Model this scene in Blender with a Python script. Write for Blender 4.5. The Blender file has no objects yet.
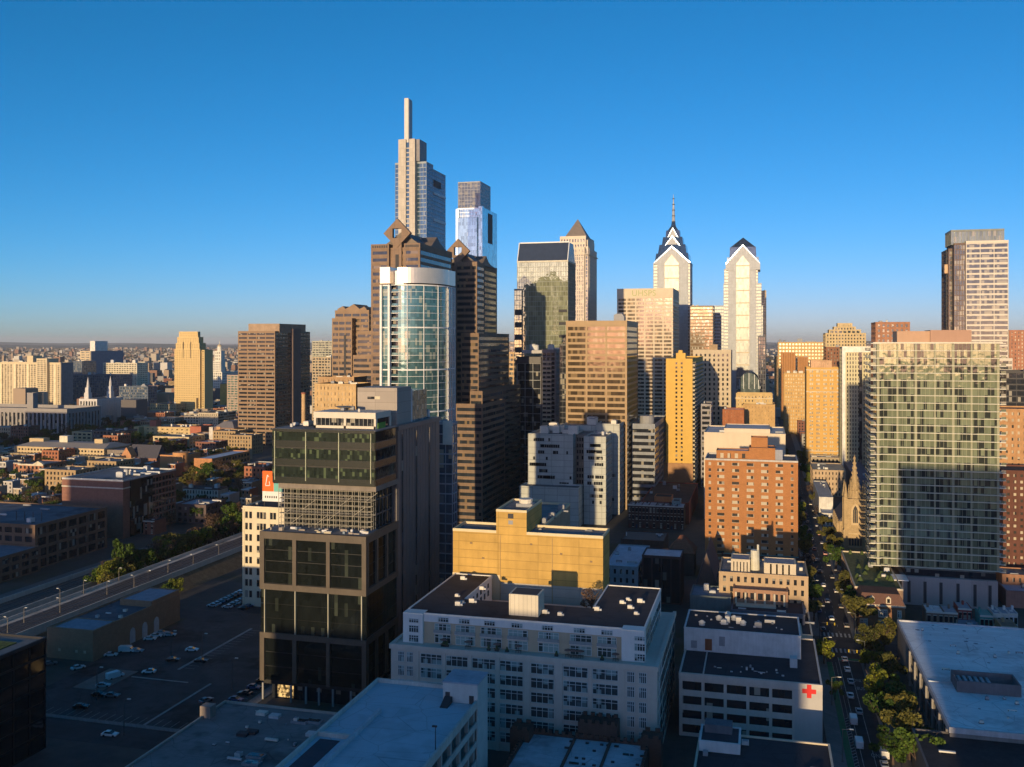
import bpy, bmesh, math, random
from math import radians as RAD, tan, sin, cos, atan, pi, sqrt
random.seed(11)
S = bpy.context.scene
COL = S.collection
# ------------------------------------------------------------------ camera, sky, sun, exposure
F = 948.0; TH = RAD(14.8); H = 110.0; HY = 342.0
cam = bpy.data.objects.new('camera', bpy.data.cameras.new('camera')); COL.objects.link(cam)
cam.location = (0, 0, H); cam.rotation_euler = (RAD(90), 0, TH)
cam.data.sensor_width = 36; cam.data.lens = 36 * F / 1024
cam.data.shift_y = -(383.5 - HY) / 1024
cam.data.clip_start = 1; cam.data.clip_end = 120000
S.camera = cam
SUN_AZ = RAD(3.3); SUN_EL = RAD(5.6)     # light travels towards +Y, turned a little to +X, low evening sun behind the camera
W = bpy.data.worlds.new('World'); S.world = W; W.use_nodes = True
nt = W.node_tree; bg = nt.nodes['Background']
sky = nt.nodes.new('ShaderNodeTexSky'); sky.sky_type = 'NISHITA'; sky.sun_disc = False
sky.sun_elevation = SUN_EL; sky.sun_rotation = pi + SUN_AZ
sky.altitude = 100; sky.air_density = 0.6; sky.dust_density = 0.4; sky.ozone_density = 2.2
sep = nt.nodes.new('ShaderNodeSeparateColor'); cmb = nt.nodes.new('ShaderNodeCombineColor'); nt.links.new(sky.outputs[0], sep.inputs[0])
def wmath(op, a, b):                                      # white balance of the sky: deeper blue overhead, neutral low down
    n = nt.nodes.new('ShaderNodeMath'); n.operation = op
    for i, v in enumerate((a, b)):
        if isinstance(v, float): n.inputs[i].default_value = v
        else: nt.links.new(v, n.inputs[i])
    return n.outputs[0]
R_ = wmath('MULTIPLY', wmath('POWER', wmath('MULTIPLY', sep.outputs[0], 0.15), 2.3), 15.0)
R_ = wmath('MINIMUM', R_, wmath('MULTIPLY', sep.outputs[0], 1.05))
nt.links.new(R_, cmb.inputs[0]); nt.links.new(wmath('MULTIPLY', sep.outputs[1], 0.80), cmb.inputs[1]); nt.links.new(wmath('MULTIPLY', sep.outputs[2], 1.06), cmb.inputs[2])
nt.links.new(cmb.outputs[0], bg.inputs[0]); bg.inputs[1].default_value = 0.12
sun = bpy.data.objects.new('sun', bpy.data.lights.new('sun', 'SUN')); COL.objects.link(sun)
sun.data.energy = 3.4; sun.data.angle = RAD(0.5); sun.data.color = (1.0, 0.73, 0.40)
sun.rotation_euler = (RAD(90) - SUN_EL, 0, -SUN_AZ)
S.view_settings.view_transform = 'Standard'; S.view_settings.look = 'None'
S.view_settings.gamma = 1; S.view_settings.use_curve_mapping = False
S.view_settings.exposure = 0.57
S.cycles.max_bounces = 5; S.cycles.diffuse_bounces = 2; S.cycles.glossy_bounces = 3
S.cycles.volume_bounces = 0; S.cycles.use_denoising = True
# ------------------------------------------------------------------ photograph measurements -> metres
def brg(x): return atan((x - 512) / F) - TH
def PX(x, Y): return Y * tan(brg(x))
def PYs(x, X): return X / tan(brg(x))
def dep(X, Y): return -X * sin(TH) + Y * cos(TH)
def PZ(y, X, Y): return H - (y - HY) * dep(X, Y) / F
def GR(x, y, z=0.0):
    d = (H - z) * F / (y - HY); r = (x - 512) / F * d
    return (-d * sin(TH) + r * cos(TH), d * cos(TH) + r * sin(TH))
# ------------------------------------------------------------------ materials
MATS = {}
def newmat(name):
    m = bpy.data.materials.new(name); m.use_nodes = True
    return m, m.node_tree, m.node_tree.nodes['Principled BSDF']
def c4(c): return (c[0], c[1], c[2], 1)
def node(nt, t, **k):
    n = nt.nodes.new(t)
    for a, v in k.items(): setattr(n, a, v)
    return n
def mix(nt, fac, a, b, bt='MIX'):
    n = node(nt, 'ShaderNodeMix', data_type='RGBA', blend_type=bt)
    for i, v in ((0, fac), (6, a), (7, b)):
        if hasattr(v, 'is_linked'): nt.links.new(v, n.inputs[i])
        else: n.inputs[i].default_value = v
    return n.outputs[2]
def noise(nt, vec, scale, detail=3, rough=.6):
    n = node(nt, 'ShaderNodeTexNoise'); n.inputs['Scale'].default_value = scale; n.inputs['Detail'].default_value = detail
    n.inputs['Roughness'].default_value = rough
    if vec is not None: nt.links.new(vec, n.inputs['Vector'])
    return n.outputs['Fac']
def ramp(nt, fac, stops):
    n = node(nt, 'ShaderNodeValToRGB'); e = n.color_ramp.elements
    while len(e) < len(stops): e.new(.5)
    for q, (p, c) in zip(e, stops): q.position = p; q.color = c4(c) if isinstance(c, tuple) else (c, c, c, 1)
    nt.links.new(fac, n.inputs[0]); return n.outputs[0]
def mapped(nt, sc=(1, 1, 1)):
    g = node(nt, 'ShaderNodeNewGeometry'); m = node(nt, 'ShaderNodeMapping'); m.inputs['Scale'].default_value = sc
    nt.links.new(g.outputs['Position'], m.inputs['Vector']); return m.outputs[0]
def M(col, rough=.85, var=.18, scale=.25, joints=None, spec=.3, metal=0):
    """masonry, concrete, metal panel or roof felt: base colour with weather streaks, patches and optional panel joints"""
    key = ('m', col, rough, var, scale, joints, spec, metal)
    if key in MATS: return MATS[key]
    m, nt, p = newmat('surface_%d' % len(MATS))
    n1 = noise(nt, mapped(nt, (1, 1, 1)), scale, 5, .65)
    n2 = noise(nt, mapped(nt, (1.3, 1.3, .12)), scale * 4, 3, .6)
    a = ramp(nt, n1, ((.3, 1 - var), (.7, 1 + var)))
    b = ramp(nt, n2, ((.3, 1 - var * .6), (.65, 1 + var * .3)))
    c = mix(nt, 1.0, c4(col), a, 'MULTIPLY'); c = mix(nt, 1.0, c, b, 'MULTIPLY')
    if joints:
        g = mapped(nt); s = node(nt, 'ShaderNodeSeparateXYZ'); nt.links.new(g, s.inputs[0])
        ad = node(nt, 'ShaderNodeMath', operation='ADD'); nt.links.new(s.outputs[0], ad.inputs[0]); nt.links.new(s.outputs[1], ad.inputs[1])
        cb = node(nt, 'ShaderNodeCombineXYZ'); nt.links.new(ad.outputs[0], cb.inputs[0]); nt.links.new(s.outputs[2], cb.inputs[1])
        br = node(nt, 'ShaderNodeTexBrick'); br.offset = joints[2] if len(joints) > 2 else 0.0
        br.inputs['Scale'].default_value = 1; br.inputs['Brick Width'].default_value = joints[0]; br.inputs['Row Height'].default_value = joints[1]
        br.inputs['Mortar Size'].default_value = joints[3] if len(joints) > 3 else .06
        br.inputs['Color1'].default_value = (1, 1, 1, 1); br.inputs['Color2'].default_value = (.86, .86, .86, 1); br.inputs['Mortar'].default_value = (.6, .6, .6, 1)
        nt.links.new(cb.outputs[0], br.inputs['Vector'])
        c = mix(nt, 1.0, c, br.outputs['Color'], 'MULTIPLY')
    nt.links.new(c, p.inputs['Base Color'])
    p.inputs['Roughness'].default_value = rough; p.inputs['Specular IOR Level'].default_value = spec; p.inputs['Metallic'].default_value = metal
    MATS[key] = m; return m
def RM(col, rough=.9, seam=(14, 2.2), var=.2, puddle=.45):
    """roof membrane or asphalt seen from above: seams, patches, ponding stains and fine cracks"""
    key = ('r', col, rough, seam, var, puddle)
    if key in MATS: return MATS[key]
    m, nt, p = newmat('roofing_%d' % len(MATS)); v = mapped(nt)
    a = ramp(nt, noise(nt, v, .09, 6, .7), ((.32, 1 - var), (.68, 1 + var))); b = ramp(nt, noise(nt, v, .035, 4, .75), ((.38, 1 - puddle), (.47, 1.0), (.62, 1.0), (.7, 1 + puddle * .5)))
    c = mix(nt, 1.0, c4(col), a, 'MULTIPLY'); c = mix(nt, 1.0, c, b, 'MULTIPLY')
    br = node(nt, 'ShaderNodeTexBrick'); nt.links.new(v, br.inputs['Vector']); br.inputs['Scale'].default_value = 1; br.inputs['Brick Width'].default_value = seam[0]; br.inputs['Row Height'].default_value = seam[1]; br.inputs['Mortar Size'].default_value = .05
    br.inputs['Color1'].default_value = (1, 1, 1, 1); br.inputs['Color2'].default_value = (.88, .88, .88, 1); br.inputs['Mortar'].default_value = (.68, .68, .68, 1); c = mix(nt, 1.0, c, br.outputs['Color'], 'MULTIPLY')
    vo = node(nt, 'ShaderNodeTexVoronoi', feature='DISTANCE_TO_EDGE'); vo.inputs['Scale'].default_value = .11; nt.links.new(v, vo.inputs['Vector']); k = ramp(nt, vo.outputs['Distance'], ((0, .6), (.012, 1.0))); c = mix(nt, 1.0, c, k, 'MULTIPLY')
    nt.links.new(c, p.inputs['Base Color']); p.inputs['Roughness'].default_value = rough; p.inputs['Specular IOR Level'].default_value = .3
    MATS[key] = m; return m
def G(tint=(.05, .07, .08), metal=.35, rough=.06, cell=(1.6, 1.6, 3.4), blinds=.25, bcol=(.32, .30, .25), wav=.02, spec=.8):
    """window glass: dark mirror-like panes, some with pale blinds or curtains behind them"""
    key = ('g', tint, metal, rough, cell, blinds, bcol, wav)
    if key in MATS: return MATS[key]
    m, nt, p = newmat('glass_%d' % len(MATS))
    g = node(nt, 'ShaderNodeNewGeometry')
    v = node(nt, 'ShaderNodeVectorMath', operation='DIVIDE'); nt.links.new(g.outputs['Position'], v.inputs[0]); v.inputs[1].default_value = cell
    v2 = node(nt, 'ShaderNodeVectorMath', operation='ADD'); nt.links.new(v.outputs[0], v2.inputs[0]); v2.inputs[1].default_value = (.37, .41, .13)
    f = node(nt, 'ShaderNodeVectorMath', operation='FLOOR'); nt.links.new(v2.outputs[0], f.inputs[0])
    w = node(nt, 'ShaderNodeTexWhiteNoise', noise_dimensions='3D'); nt.links.new(f.outputs[0], w.inputs['Vector'])
    r = ramp(nt, w.outputs['Value'], ((max(0, 1 - blinds - .02), (0, 0, 0)), (min(1, 1 - blinds + .02), (1, 1, 1))))
    v3 = ramp(nt, w.outputs['Value'], ((0, .7), (1, 1.22)))
    base = mix(nt, 1.0, c4(tint), v3, 'MULTIPLY')
    c = mix(nt, r, base, c4(bcol))
    nt.links.new(c, p.inputs['Base Color'])
    mm = node(nt, 'ShaderNodeMath', operation='MULTIPLY_ADD'); nt.links.new(r, mm.inputs[0]); mm.inputs[1].default_value = -metal * .8; mm.inputs[2].default_value = metal
    nt.links.new(mm.outputs[0], p.inputs['Metallic']); p.inputs['Roughness'].default_value = rough
    p.inputs['Specular IOR Level'].default_value = spec
    if wav:
        bn = node(nt, 'ShaderNodeTexNoise'); bn.inputs['Scale'].default_value = .45; bn.inputs['Detail'].default_value = 1
        nt.links.new(g.outputs['Position'], bn.inputs['Vector'])
        bu = node(nt, 'ShaderNodeBump'); bu.inputs['Strength'].default_value = 1; bu.inputs['Distance'].default_value = wav
        nt.links.new(bn.outputs['Fac'], bu.inputs['Height']); nt.links.new(bu.outputs[0], p.inputs['Normal'])
    MATS[key] = m; return m
# ------------------------------------------------------------------ mesh builder
class MB:
    def __init__(s): s.v = []; s.f = []; s.mi = []; s.m = []
    def mat(s, m):
        if m not in s.m: s.m.append(m)
        return s.m.index(m)
    def poly(s, pts, faces, m):
        b = len(s.v); s.v += [tuple(p) for p in pts]; i = s.mat(m)
        for f in faces: s.f.append(tuple(b + q for q in f)); s.mi.append(i)
    def box(s, x0, y0, z0, x1, y1, z1, m):
        if x0 > x1: x0, x1 = x1, x0
        if y0 > y1: y0, y1 = y1, y0
        if z0 > z1: z0, z1 = z1, z0
        s.poly([(x0, y0, z0), (x1, y0, z0), (x1, y1, z0), (x0, y1, z0), (x0, y0, z1), (x1, y0, z1), (x1, y1, z1), (x0, y1, z1)],
               [(0, 3, 2, 1), (4, 5, 6, 7), (0, 1, 5, 4), (1, 2, 6, 5), (2, 3, 7, 6), (3, 0, 4, 7)], m)
    def prism(s, pts, z0, z1, m, top=None):
        """pts: plan outline counter-clockwise; top: outline at z1 if different"""
        n = len(pts); t = top or pts
        s.poly([(p[0], p[1], z0) for p in pts] + [(p[0], p[1], z1) for p in t],
               [tuple(range(n - 1, -1, -1)), tuple(range(n, 2 * n))] + [(i, (i + 1) % n, n + (i + 1) % n, n + i) for i in range(n)], m)
    def xz(s, pts, y0, y1, m):
        """outline in X-Z counter-clockwise seen from -Y, extruded from y0 to y1"""
        n = len(pts)
        s.poly([(p[0], y0, p[1]) for p in pts] + [(p[0], y1, p[1]) for p in pts],
               [tuple(range(n)), tuple(range(2 * n - 1, n - 1, -1))] + [(i, n + i, n + (i + 1) % n, (i + 1) % n) for i in range(n)], m)
    def yz(s, pts, x0, x1, m):
        n = len(pts)
        s.poly([(x0, p[0], p[1]) for p in pts] + [(x1, p[0], p[1]) for p in pts],
               [tuple(range(n)), tuple(range(2 * n - 1, n - 1, -1))] + [(i, n + i, n + (i + 1) % n, (i + 1) % n) for i in range(n)], m)
    def cone(s, x, y, z0, z1, r0, r1, m, n=12, ph=0):
        p = [(x + r0 * cos(2 * pi * i / n + ph), y + r0 * sin(2 * pi * i / n + ph)) for i in range(n)]
        t = [(x + r1 * cos(2 * pi * i / n + ph), y + r1 * sin(2 * pi * i / n + ph)) for i in range(n)]
        s.prism(p, z0, z1, m, t)
    def bar(s, a, b, w, m):
        """square bar from a to b"""
        from mathutils import Vector
        a = Vector(a); b = Vector(b); d = (b - a).normalized()
        u = d.cross(Vector((0, 0, 1)) if abs(d.z) < .9 else Vector((1, 0, 0))).normalized() * w / 2; v = d.cross(u).normalized() * w / 2
        s.poly([a - u - v, a + u - v, a + u + v, a - u + v, b - u - v, b + u - v, b + u + v, b - u + v],
               [(0, 3, 2, 1), (4, 5, 6, 7), (0, 1, 5, 4), (1, 2, 6, 5), (2, 3, 7, 6), (3, 0, 4, 7)], m)
    def mesh(s, name, fix=True):
        me = bpy.data.meshes.new(name); me.from_pydata(s.v, [], s.f)
        for m in s.m: me.materials.append(m)
        me.polygons.foreach_set('material_index', s.mi)
        if fix and len(s.f) < 60000:
            bm = bmesh.new(); bm.from_mesh(me); bmesh.ops.recalc_face_normals(bm, faces=bm.faces); bm.to_mesh(me); bm.free()
        me.update(); return me
    def build(s, name, parent=None, loc=None, fix=True):
        o = bpy.data.objects.new(name, s.mesh(name, fix)); COL.objects.link(o)
        if parent: o.parent = parent
        if loc: o.location = loc
        return o
def tag(o, label=None, cat=None, group=None, kind=None):
    for k, v in (('label', label), ('category', cat), ('group', group), ('kind', kind)):
        if v: o[k] = v
    return o
def empty(name, loc, label=None, cat=None, group=None):
    o = bpy.data.objects.new(name, None); COL.objects.link(o); o.location = loc; o.empty_display_size = 1
    return tag(o, label, cat, group)
def copy_tree(o, loc=None, rz=None, label=None, parent=None):
    c = o.copy(); COL.objects.link(c)
    if parent: c.parent = parent
    if loc: c.location = loc
    if rz is not None: c.rotation_euler = (0, 0, rz)
    if label: c['label'] = label
    for ch in list(o.children): copy_tree(ch, parent=c)
    return c
FOOT = []      # footprints already built on: x0, y0, x1, y1
# ------------------------------------------------------------------ a building
WMESH = {}
class Bld:
    """world-space building: an Empty at its base with wall, roof, window ... children"""
    def __init__(s, name, label, cat, X, Y, group=None):
        s.o = (X, Y); s.root = empty(name, (X, Y, 0), label, cat, group); s.wall = MB(); s.roof = MB(); s.win = []; s.parts = {}
        s.foot = []; s.wname = 'window'
    def part(s, name):
        if name not in s.parts: s.parts[name] = MB()
        return s.parts[name]
    def piece(s, name):
        if not hasattr(s, 'pcs'): s.pcs = []
        mb = MB(); s.pcs.append((name, mb)); return mb
    def face(s, side, x0, y0, x1, y1, z0, z1, spec, wall, glass, t=.35):
        """lattice of piers and spandrels standing t proud of the core, panes set back between them"""
        if not spec: return
        cols, fh, pw, sh = spec[:4]
        L = (x1 - x0) if side in 'fb' else (y1 - y0 - t)
        if cols <= 0: cols = max(1, int(round(L / (-cols if cols else 4))))
        rows = max(1, int(round((z1 - z0) / fh))); fh = (z1 - z0) / rows; cw = (L - pw) / cols if cols else L
        def put(u0, u1, za, zb, d0, d1, mb, m):
            if side == 'f': mb.box(x0 + u0, y0 + t - d1, za, x0 + u1, y0 + t - d0, zb, m)
            elif side == 'b': mb.box(x0 + u0, y1 - t + d0, za, x0 + u1, y1 - t + d1, zb, m)
            elif side == 'r': mb.box(x1 - t + d0, y0 + t + u0, za, x1 - t + d1, y0 + t + u1, zb, m)
            else: mb.box(x0 + t - d1, y0 + t + u0, za, x0 + t - d0, y0 + t + u1, zb, m)
        pier = spec[4] if len(spec) > 4 and spec[4] else wall
        span = spec[5] if len(spec) > 5 and spec[5] else wall
        if pw > 0:
            for c in range(cols + 1): put(c * cw, c * cw + pw, z0, z1, -.02, t, s.wall, pier)
        for r in range(rows + 1):
            za = z0 + r * fh - sh / 2; zb = za + sh
            if r == 0: za = z0
            if r == rows: zb = z1 - .01
            if zb > za + .02: put(.02, L - .02, za, zb, -.01, t - .04, s.wall, span)
        for r in range(rows):
            za = z0 + r * fh + (sh / 2 if r else sh / 2); zb = z0 + (r + 1) * fh - sh / 2
            for c in range(cols):
                s.win.append((side, x0, y0, x1, y1, t, c * cw + pw, (c + 1) * cw, za, zb, glass))
    def block(s, x0, x1, y0, y1, z0, z1, wall, glass, front=None, right=None, left=None, back=None, roof=None, par=.9, t=.35, core=None, pm=None):
        if x0 > x1: x0, x1 = x1, x0
        a0 = x0 + (t if left else 0); a1 = x1 - (t if right else 0); b0 = y0 + (t if front else 0); b1 = y1 - (t if back else 0)
        core = core or wall; zt = z1
        s.wall.box(a0, b0, z0, a1, b1, zt - par - .02, core)
        fz = zt - par - .03
        if front: s.face('f', x0, y0, x1, y1, z0, fz, front, wall, glass, t)
        if back: s.face('b', x0, y0, x1, y1, z0, fz, back, wall, glass, t)
        if right: s.face('r', x0, y0, x1, y1, z0, fz, right, wall, glass, t)
        if left: s.face('l', x0, y0, x1, y1, z0, fz, left, wall, glass, t)
        e = .06; w = .45; p = pm or wall
        s.wall.box(x0 - e, y0 - e, zt - par, x1 + e, y0 + w, zt, p); s.wall.box(x0 - e, y1 - w, zt - par, x1 + e, y1 + e, zt, p)
        s.wall.box(x0 - e, y0 + w, zt - par, x0 + w, y1 - w, zt - .01, p); s.wall.box(x1 - w, y0 + w, zt - par, x1 + e, y1 - w, zt - .01, p)
        s.roof.box(x0 + w - .01, y0 + w - .01, zt - par - .01, x1 - w + .01, y1 - w + .01, zt - par + .12, roof or ROOF)
        if z0 < 3: FOOT.append((x0, y0, x1, y1))
    def clutter(s, x0, x1, y0, y1, z, n, big=3.0, mat=None):
        """rooftop machines, ducts and hatches"""
        for i in range(n):
            w = random.uniform(.5, 1) * big; d = random.uniform(.5, 1) * big; h = random.uniform(.35, .9) * big
            x = random.uniform(x0 + 1, max(x0 + 1.1, x1 - w - 1)); y = random.uniform(y0 + 1, max(y0 + 1.1, y1 - d - 1))
            m = mat or random.choice([EQUIP, EQUIP2, EQUIP3])
            k = random.random(); mb = MB()
            if k < .6:
                mb.box(x, y, z, x + w, y + d, z + h, m)
                mb.box(x + w * .15, y + d * .15, z + h, x + w * .85, y + d * .85, z + h + .25 * big * .3, EQUIP2)
                mb.box(x - .1, y - .03, z, x + w + .1, y + d * .9, z + .18, DARKM)
            elif k < .8:
                mb.cone(x, y, z, z + h, w * .3, w * .3, m, 10); mb.cone(x, y, z + h, z + h * 1.15, w * .38, w * .2, EQUIP2, 10)
            else:
                mb.box(x, y, z + .3, x + w * 2.2, y + d * .35, z + .3 + h * .4, m)
                for q in (0.1, .9): mb.box(x + w * 2.2 * q - .1, y + .1, z, x + w * 2.2 * q + .1, y + d * .3, z + .32, DARKM)
            s.gear.append(mb) if hasattr(s, 'gear') else setattr(s, 'gear', [mb])
    def finish(s, frames=False, minpx=5.0, cap=100):
        X, Y = s.o
        def put(mb, name):
            if not mb.f: return None
            mb.v = [(a - X, b - Y, c) for a, b, c in mb.v]
            return mb.build(name, s.root)
        put(s.wall, 'wall'); rf = put(s.roof, 'roof')
        for k, mb in s.parts.items():
            o = put(mb, k)
            if o and k in ('scaffold_tubes',): o['kind'] = 'stuff'
        for mb in getattr(s, 'gear', []):
            o = put(mb, 'roof_unit')
            if o and rf: o.parent = rf
        for (nm, mb) in getattr(s, 'pcs', []): put(mb, nm)
        L = []
        for (side, x0, y0, x1, y1, t, u0, u1, za, zb, g) in s.win:
            if u1 - u0 < .05 or zb - za < .05: continue
            if side == 'f': p = (x0 + (u0 + u1) / 2, y0 + t); rz = 0
            elif side == 'b': p = (x0 + (u0 + u1) / 2, y1 - t); rz = pi
            elif side == 'r': p = (x1 - t, y0 + t + (u0 + u1) / 2); rz = pi / 2
            else: p = (x0 + t, y0 + t + (u0 + u1) / 2); rz = -pi / 2
            d = max(20, dep(*p)); fore = abs(p[1]) / math.hypot(*p) if side in 'fb' else abs(p[0]) / math.hypot(*p)
            if side == 'b': fore = 0
            L.append(((u1 - u0) * (zb - za) * (F / d) ** 2 * fore, p, rz, u1 - u0, zb - za, za, g))
        L.sort(key=lambda q: -q[0])
        small = [q for i, q in enumerate(L) if q[0] < minpx or i >= cap]; bigs = [q for i, q in enumerate(L) if q[0] >= minpx and i < cap]
        for (a, p, rz, w, h, za, g) in bigs:
            key = (round(w, 2), round(h, 2), g.name, frames)
            if key not in WMESH:
                mb = MB(); mb.box(-w / 2 - .02, -.08, -.02, w / 2 + .02, .03, h + .02, g)
                if frames:
                    fm, nm, th = frames
                    for i in range(nm + 1):
                        x = -w / 2 + w * i / nm; mb.box(x - th / 2, -.13, 0, x + th / 2, -.05, h, fm)
                    for z in (0.03, h * .68, h - .03): mb.box(-w / 2, -.125, z - th / 2, w / 2, -.05, z + th / 2, fm)
                WMESH[key] = mb.mesh('window')
            o = bpy.data.objects.new(s.wname, WMESH[key]); COL.objects.link(o); o.parent = s.root
            o.location = (p[0] - X, p[1] - Y, za); o.rotation_euler = (0, 0, rz)
        if small:
            mb = MB()
            for (a, p, rz, w, h, za, g) in small:
                cx, sx = round(cos(rz)), round(sin(rz)); pts = []
                for (u, v) in ((-w / 2 - .02, -.08), (w / 2 + .02, .03)): pts.append((p[0] - X + u * cx - v * sx, p[1] - Y + u * sx + v * cx))
                mb.box(pts[0][0], pts[0][1], za - .02, pts[1][0], pts[1][1], za + h + .02, g)
            o = mb.build(s.wname, s.root); o['kind'] = 'stuff'
        return s.root
# shared palette
ROOF = RM((.055, .05, .055)); ROOFG = RM((.22, .22, .23)); ROOFW = RM((.62, .64, .66), var=.1, puddle=.25); ROOFT = RM((.30, .24, .18))
EQUIP = M((.55, .56, .56), .6, .1, .6); EQUIP2 = M((.28, .29, .31), .6, .1, .6); EQUIP3 = M((.70, .66, .58), .7, .1, .6); DARKM = M((.05, .05, .055), .7, .1)
GD = G(); GDARK = G((.03, .035, .045), .3, .06, blinds=.1); BLACKG = G((.014, .018, .017), .3, .05, (1.1, 1.1, 4), .04, (.05, .06, .045))
CREAM = (.62, .52, .36); WHITE = (.78, .76, .72); TAN = (.45, .34, .22); BRICK = (.36, .15, .07); BRICKD = (.22, .09, .06); STONE = (.50, .42, .30)
# ------------------------------------------------------------------ towers, placed from measured edges
class Box: pass
def mk(name, label, cat, xl, xr, yt, d=None, Y=None, xs=None, D=30, zt=None, group=None):
    """front between pixel columns xl and xr, top at row yt, at depth d (metres); xs: column of the far end of the visible side"""
    mid = (xl + xr) / 2
    if Y is None: Y = d * cos(brg(mid)) / cos(atan((mid - 512) / F))
    b = Bld(name, label, cat, (PX(xl, Y) + PX(xr, Y)) / 2, Y, group)
    b.X0 = PX(xl, Y); b.X1 = PX(xr, Y); b.Y0 = Y
    near = b.X1 if b.X1 < 20 else b.X0
    if xs is not None: b.Y1 = PYs(xs, near)
    else: b.Y1 = Y + D
    b.z = zt if zt is not None else PZ(yt, near, Y)
    return b
def simple(name, label, cat, xl, xr, yt, d=None, Y=None, xs=None, D=30, wall=None, glass=None, front=None, side=None, roof=None, n=3, group=None, par=.9, z0=0, done=True, zt=None, big=3.5, frames=False, minpx=5):
    b = mk(name, label, cat, xl, xr, yt, d, Y, xs, D, zt, group)
    sd = side or front
    r = sd if b.X1 < 20 else None; l = sd if b.X1 >= 20 else None
    b.block(b.X0, b.X1, b.Y0, b.Y1, z0, b.z, wall, glass or GD, front, r, l, None, roof, par)
    if n: b.clutter(b.X0, b.X1, b.Y0, b.Y1, b.z - par + .1, n, big)
    if done: b.finish(frames, minpx=minpx)
    return b
def rim(b, y, X=None, Y=None): return PZ(y, b.X1 if X is None else X, b.Y0 if Y is None else Y)
# --- tall stone and glass tower with a slab spire
BG = G((.10, .19, .27), .6, .05, (1.6, 1.6, 4.2), .04, (.3, .35, .38), .012); 
b = mk('skyscraper', 'tallest tower, pale stone shaft rising to a square spire beside blue glass', 'skyscraper', 399.5, 425.4, 160, d=903, xs=446, zt=282)
Y = b.Y0; st = M((.50, .46, .40), .6, .08, .1, (3, 4.2)); 
xa, xb_, xc, xd, xe = PX(395.5, Y + 4), PX(399.5, Y), PX(409.5, Y), PX(416, Y), b.X1
b.block(xa, xe, Y + 3, Y + 22, 0, 282, M((.25, .3, .34), .4), BG, (-3.2, 4.2, .25, .7), (-3.2, 4.2, .25, .7), (-3.2, 4.2, .25, .7), par=1.5)
b.block(xa + 2, xe - .5, Y + 22, b.Y1, 0, PZ(169, xe, Y + 24), M((.25, .3, .34), .4), BG, None, (-3.2, 4.2, .2, .6), (-3.2, 4.2, .2, .6), par=1.5)
for k in range(5):
    zz = 150 + k * 26; b.wall.box(xe - .55, Y + 24, zz, xe + .25, b.Y1 - 1, zz + 2.2, M((.5, .55, .6), .4))
b.part('louvre_band').box(xe - .6, Y + 26, 262, xe + .2, b.Y1 - 16, 268, DARKM)
b.wall.box(xb_, Y - 3, 0, xc - 2.6, Y + 20, 303, st); b.wall.box(xc + .8, Y - 3, 0, xd, Y + 20, 303, st)
b.wall.box(xc - 2.6, Y - 1.6, 0, xc + .8, Y + 20, 300, BG)
for k in range(70): b.wall.box(xc - 2.62, Y - 2.2, 4 + k * 4.2, xc + .82, Y - 1.5, 5.1 + k * 4.2, st)
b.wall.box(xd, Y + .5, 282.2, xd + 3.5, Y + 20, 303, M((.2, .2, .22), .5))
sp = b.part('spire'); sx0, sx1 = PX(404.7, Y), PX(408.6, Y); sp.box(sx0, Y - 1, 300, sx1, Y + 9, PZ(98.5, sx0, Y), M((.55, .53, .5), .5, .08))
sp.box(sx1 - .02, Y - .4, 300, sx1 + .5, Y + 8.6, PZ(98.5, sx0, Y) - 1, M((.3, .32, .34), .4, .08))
b.finish(); FOOT.append((xa, Y, xe, b.Y1))
# --- crystal tower
PG = G((.38, .54, .56), .75, .07, (1.5, 1.5, 4.1), .03, (.5, .5, .5), .008); GG = G((.16, .19, .20), .55, .08, (3, 3, 4.1), .25, (.22, .22, .20), .02)
b = mk('skyscraper', 'silvery glass tower with a notched crown, second tallest beside the stone shaft', 'skyscraper', 455, 482, 206, d=1101, xs=497, zt=0)
Y = b.Y0; z1 = PZ(206, b.X1, Y); z2 = PZ(181, b.X1, Y + 8); fr = M((.55, .62, .70), .25, .05, .1, None, .8, .5)
b.block(b.X0 + 1.5, b.X1 - .5, Y + 5, b.Y1 - 2, 0, z1 - 1, fr, PG, (-3, 4.1, .2, .5), None, par=1)
b.wall.box(b.X0, Y + 3, 0, b.X0 + 3.5, b.Y1 - 3, z1 - 2, fr)
b.wall.box(b.X1 - 4.5, Y + 1, 0, b.X1, Y + 8, z1, PG); b.wall.box(b.X1 - .3, Y + 8, 0, b.X1 + .05, b.Y1, z1 - 1, PG)
b.wall.box(PX(457.7, Y), Y, 0, PX(476.8, Y), Y + 5, PZ(217, b.X1, Y), PG)
b.block(PX(458, Y + 8), PX(480.5, Y + 8), Y + 8, b.Y1 - 14, z1 - 12, z2, M((.3, .3, .3), .4), GG, (-4, 4.1, .35, .5), (-4, 4.1, .35, .5), par=1)
for k in range(6): b.wall.box(PX(458, Y), Y + 4.2, z1 - 14 - k * 4.1, PX(476.8, Y), Y + 4.9, z1 - 12 - k * 4.1, M((.3, .3, .28), .5))
b.part('crown_opening').box(b.X1 - .2, Y + 24, PZ(243, b.X1, Y + 24), b.X1 + .12, Y + 44, PZ(213, b.X1, Y + 24), DARKM)
b.finish()
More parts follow.
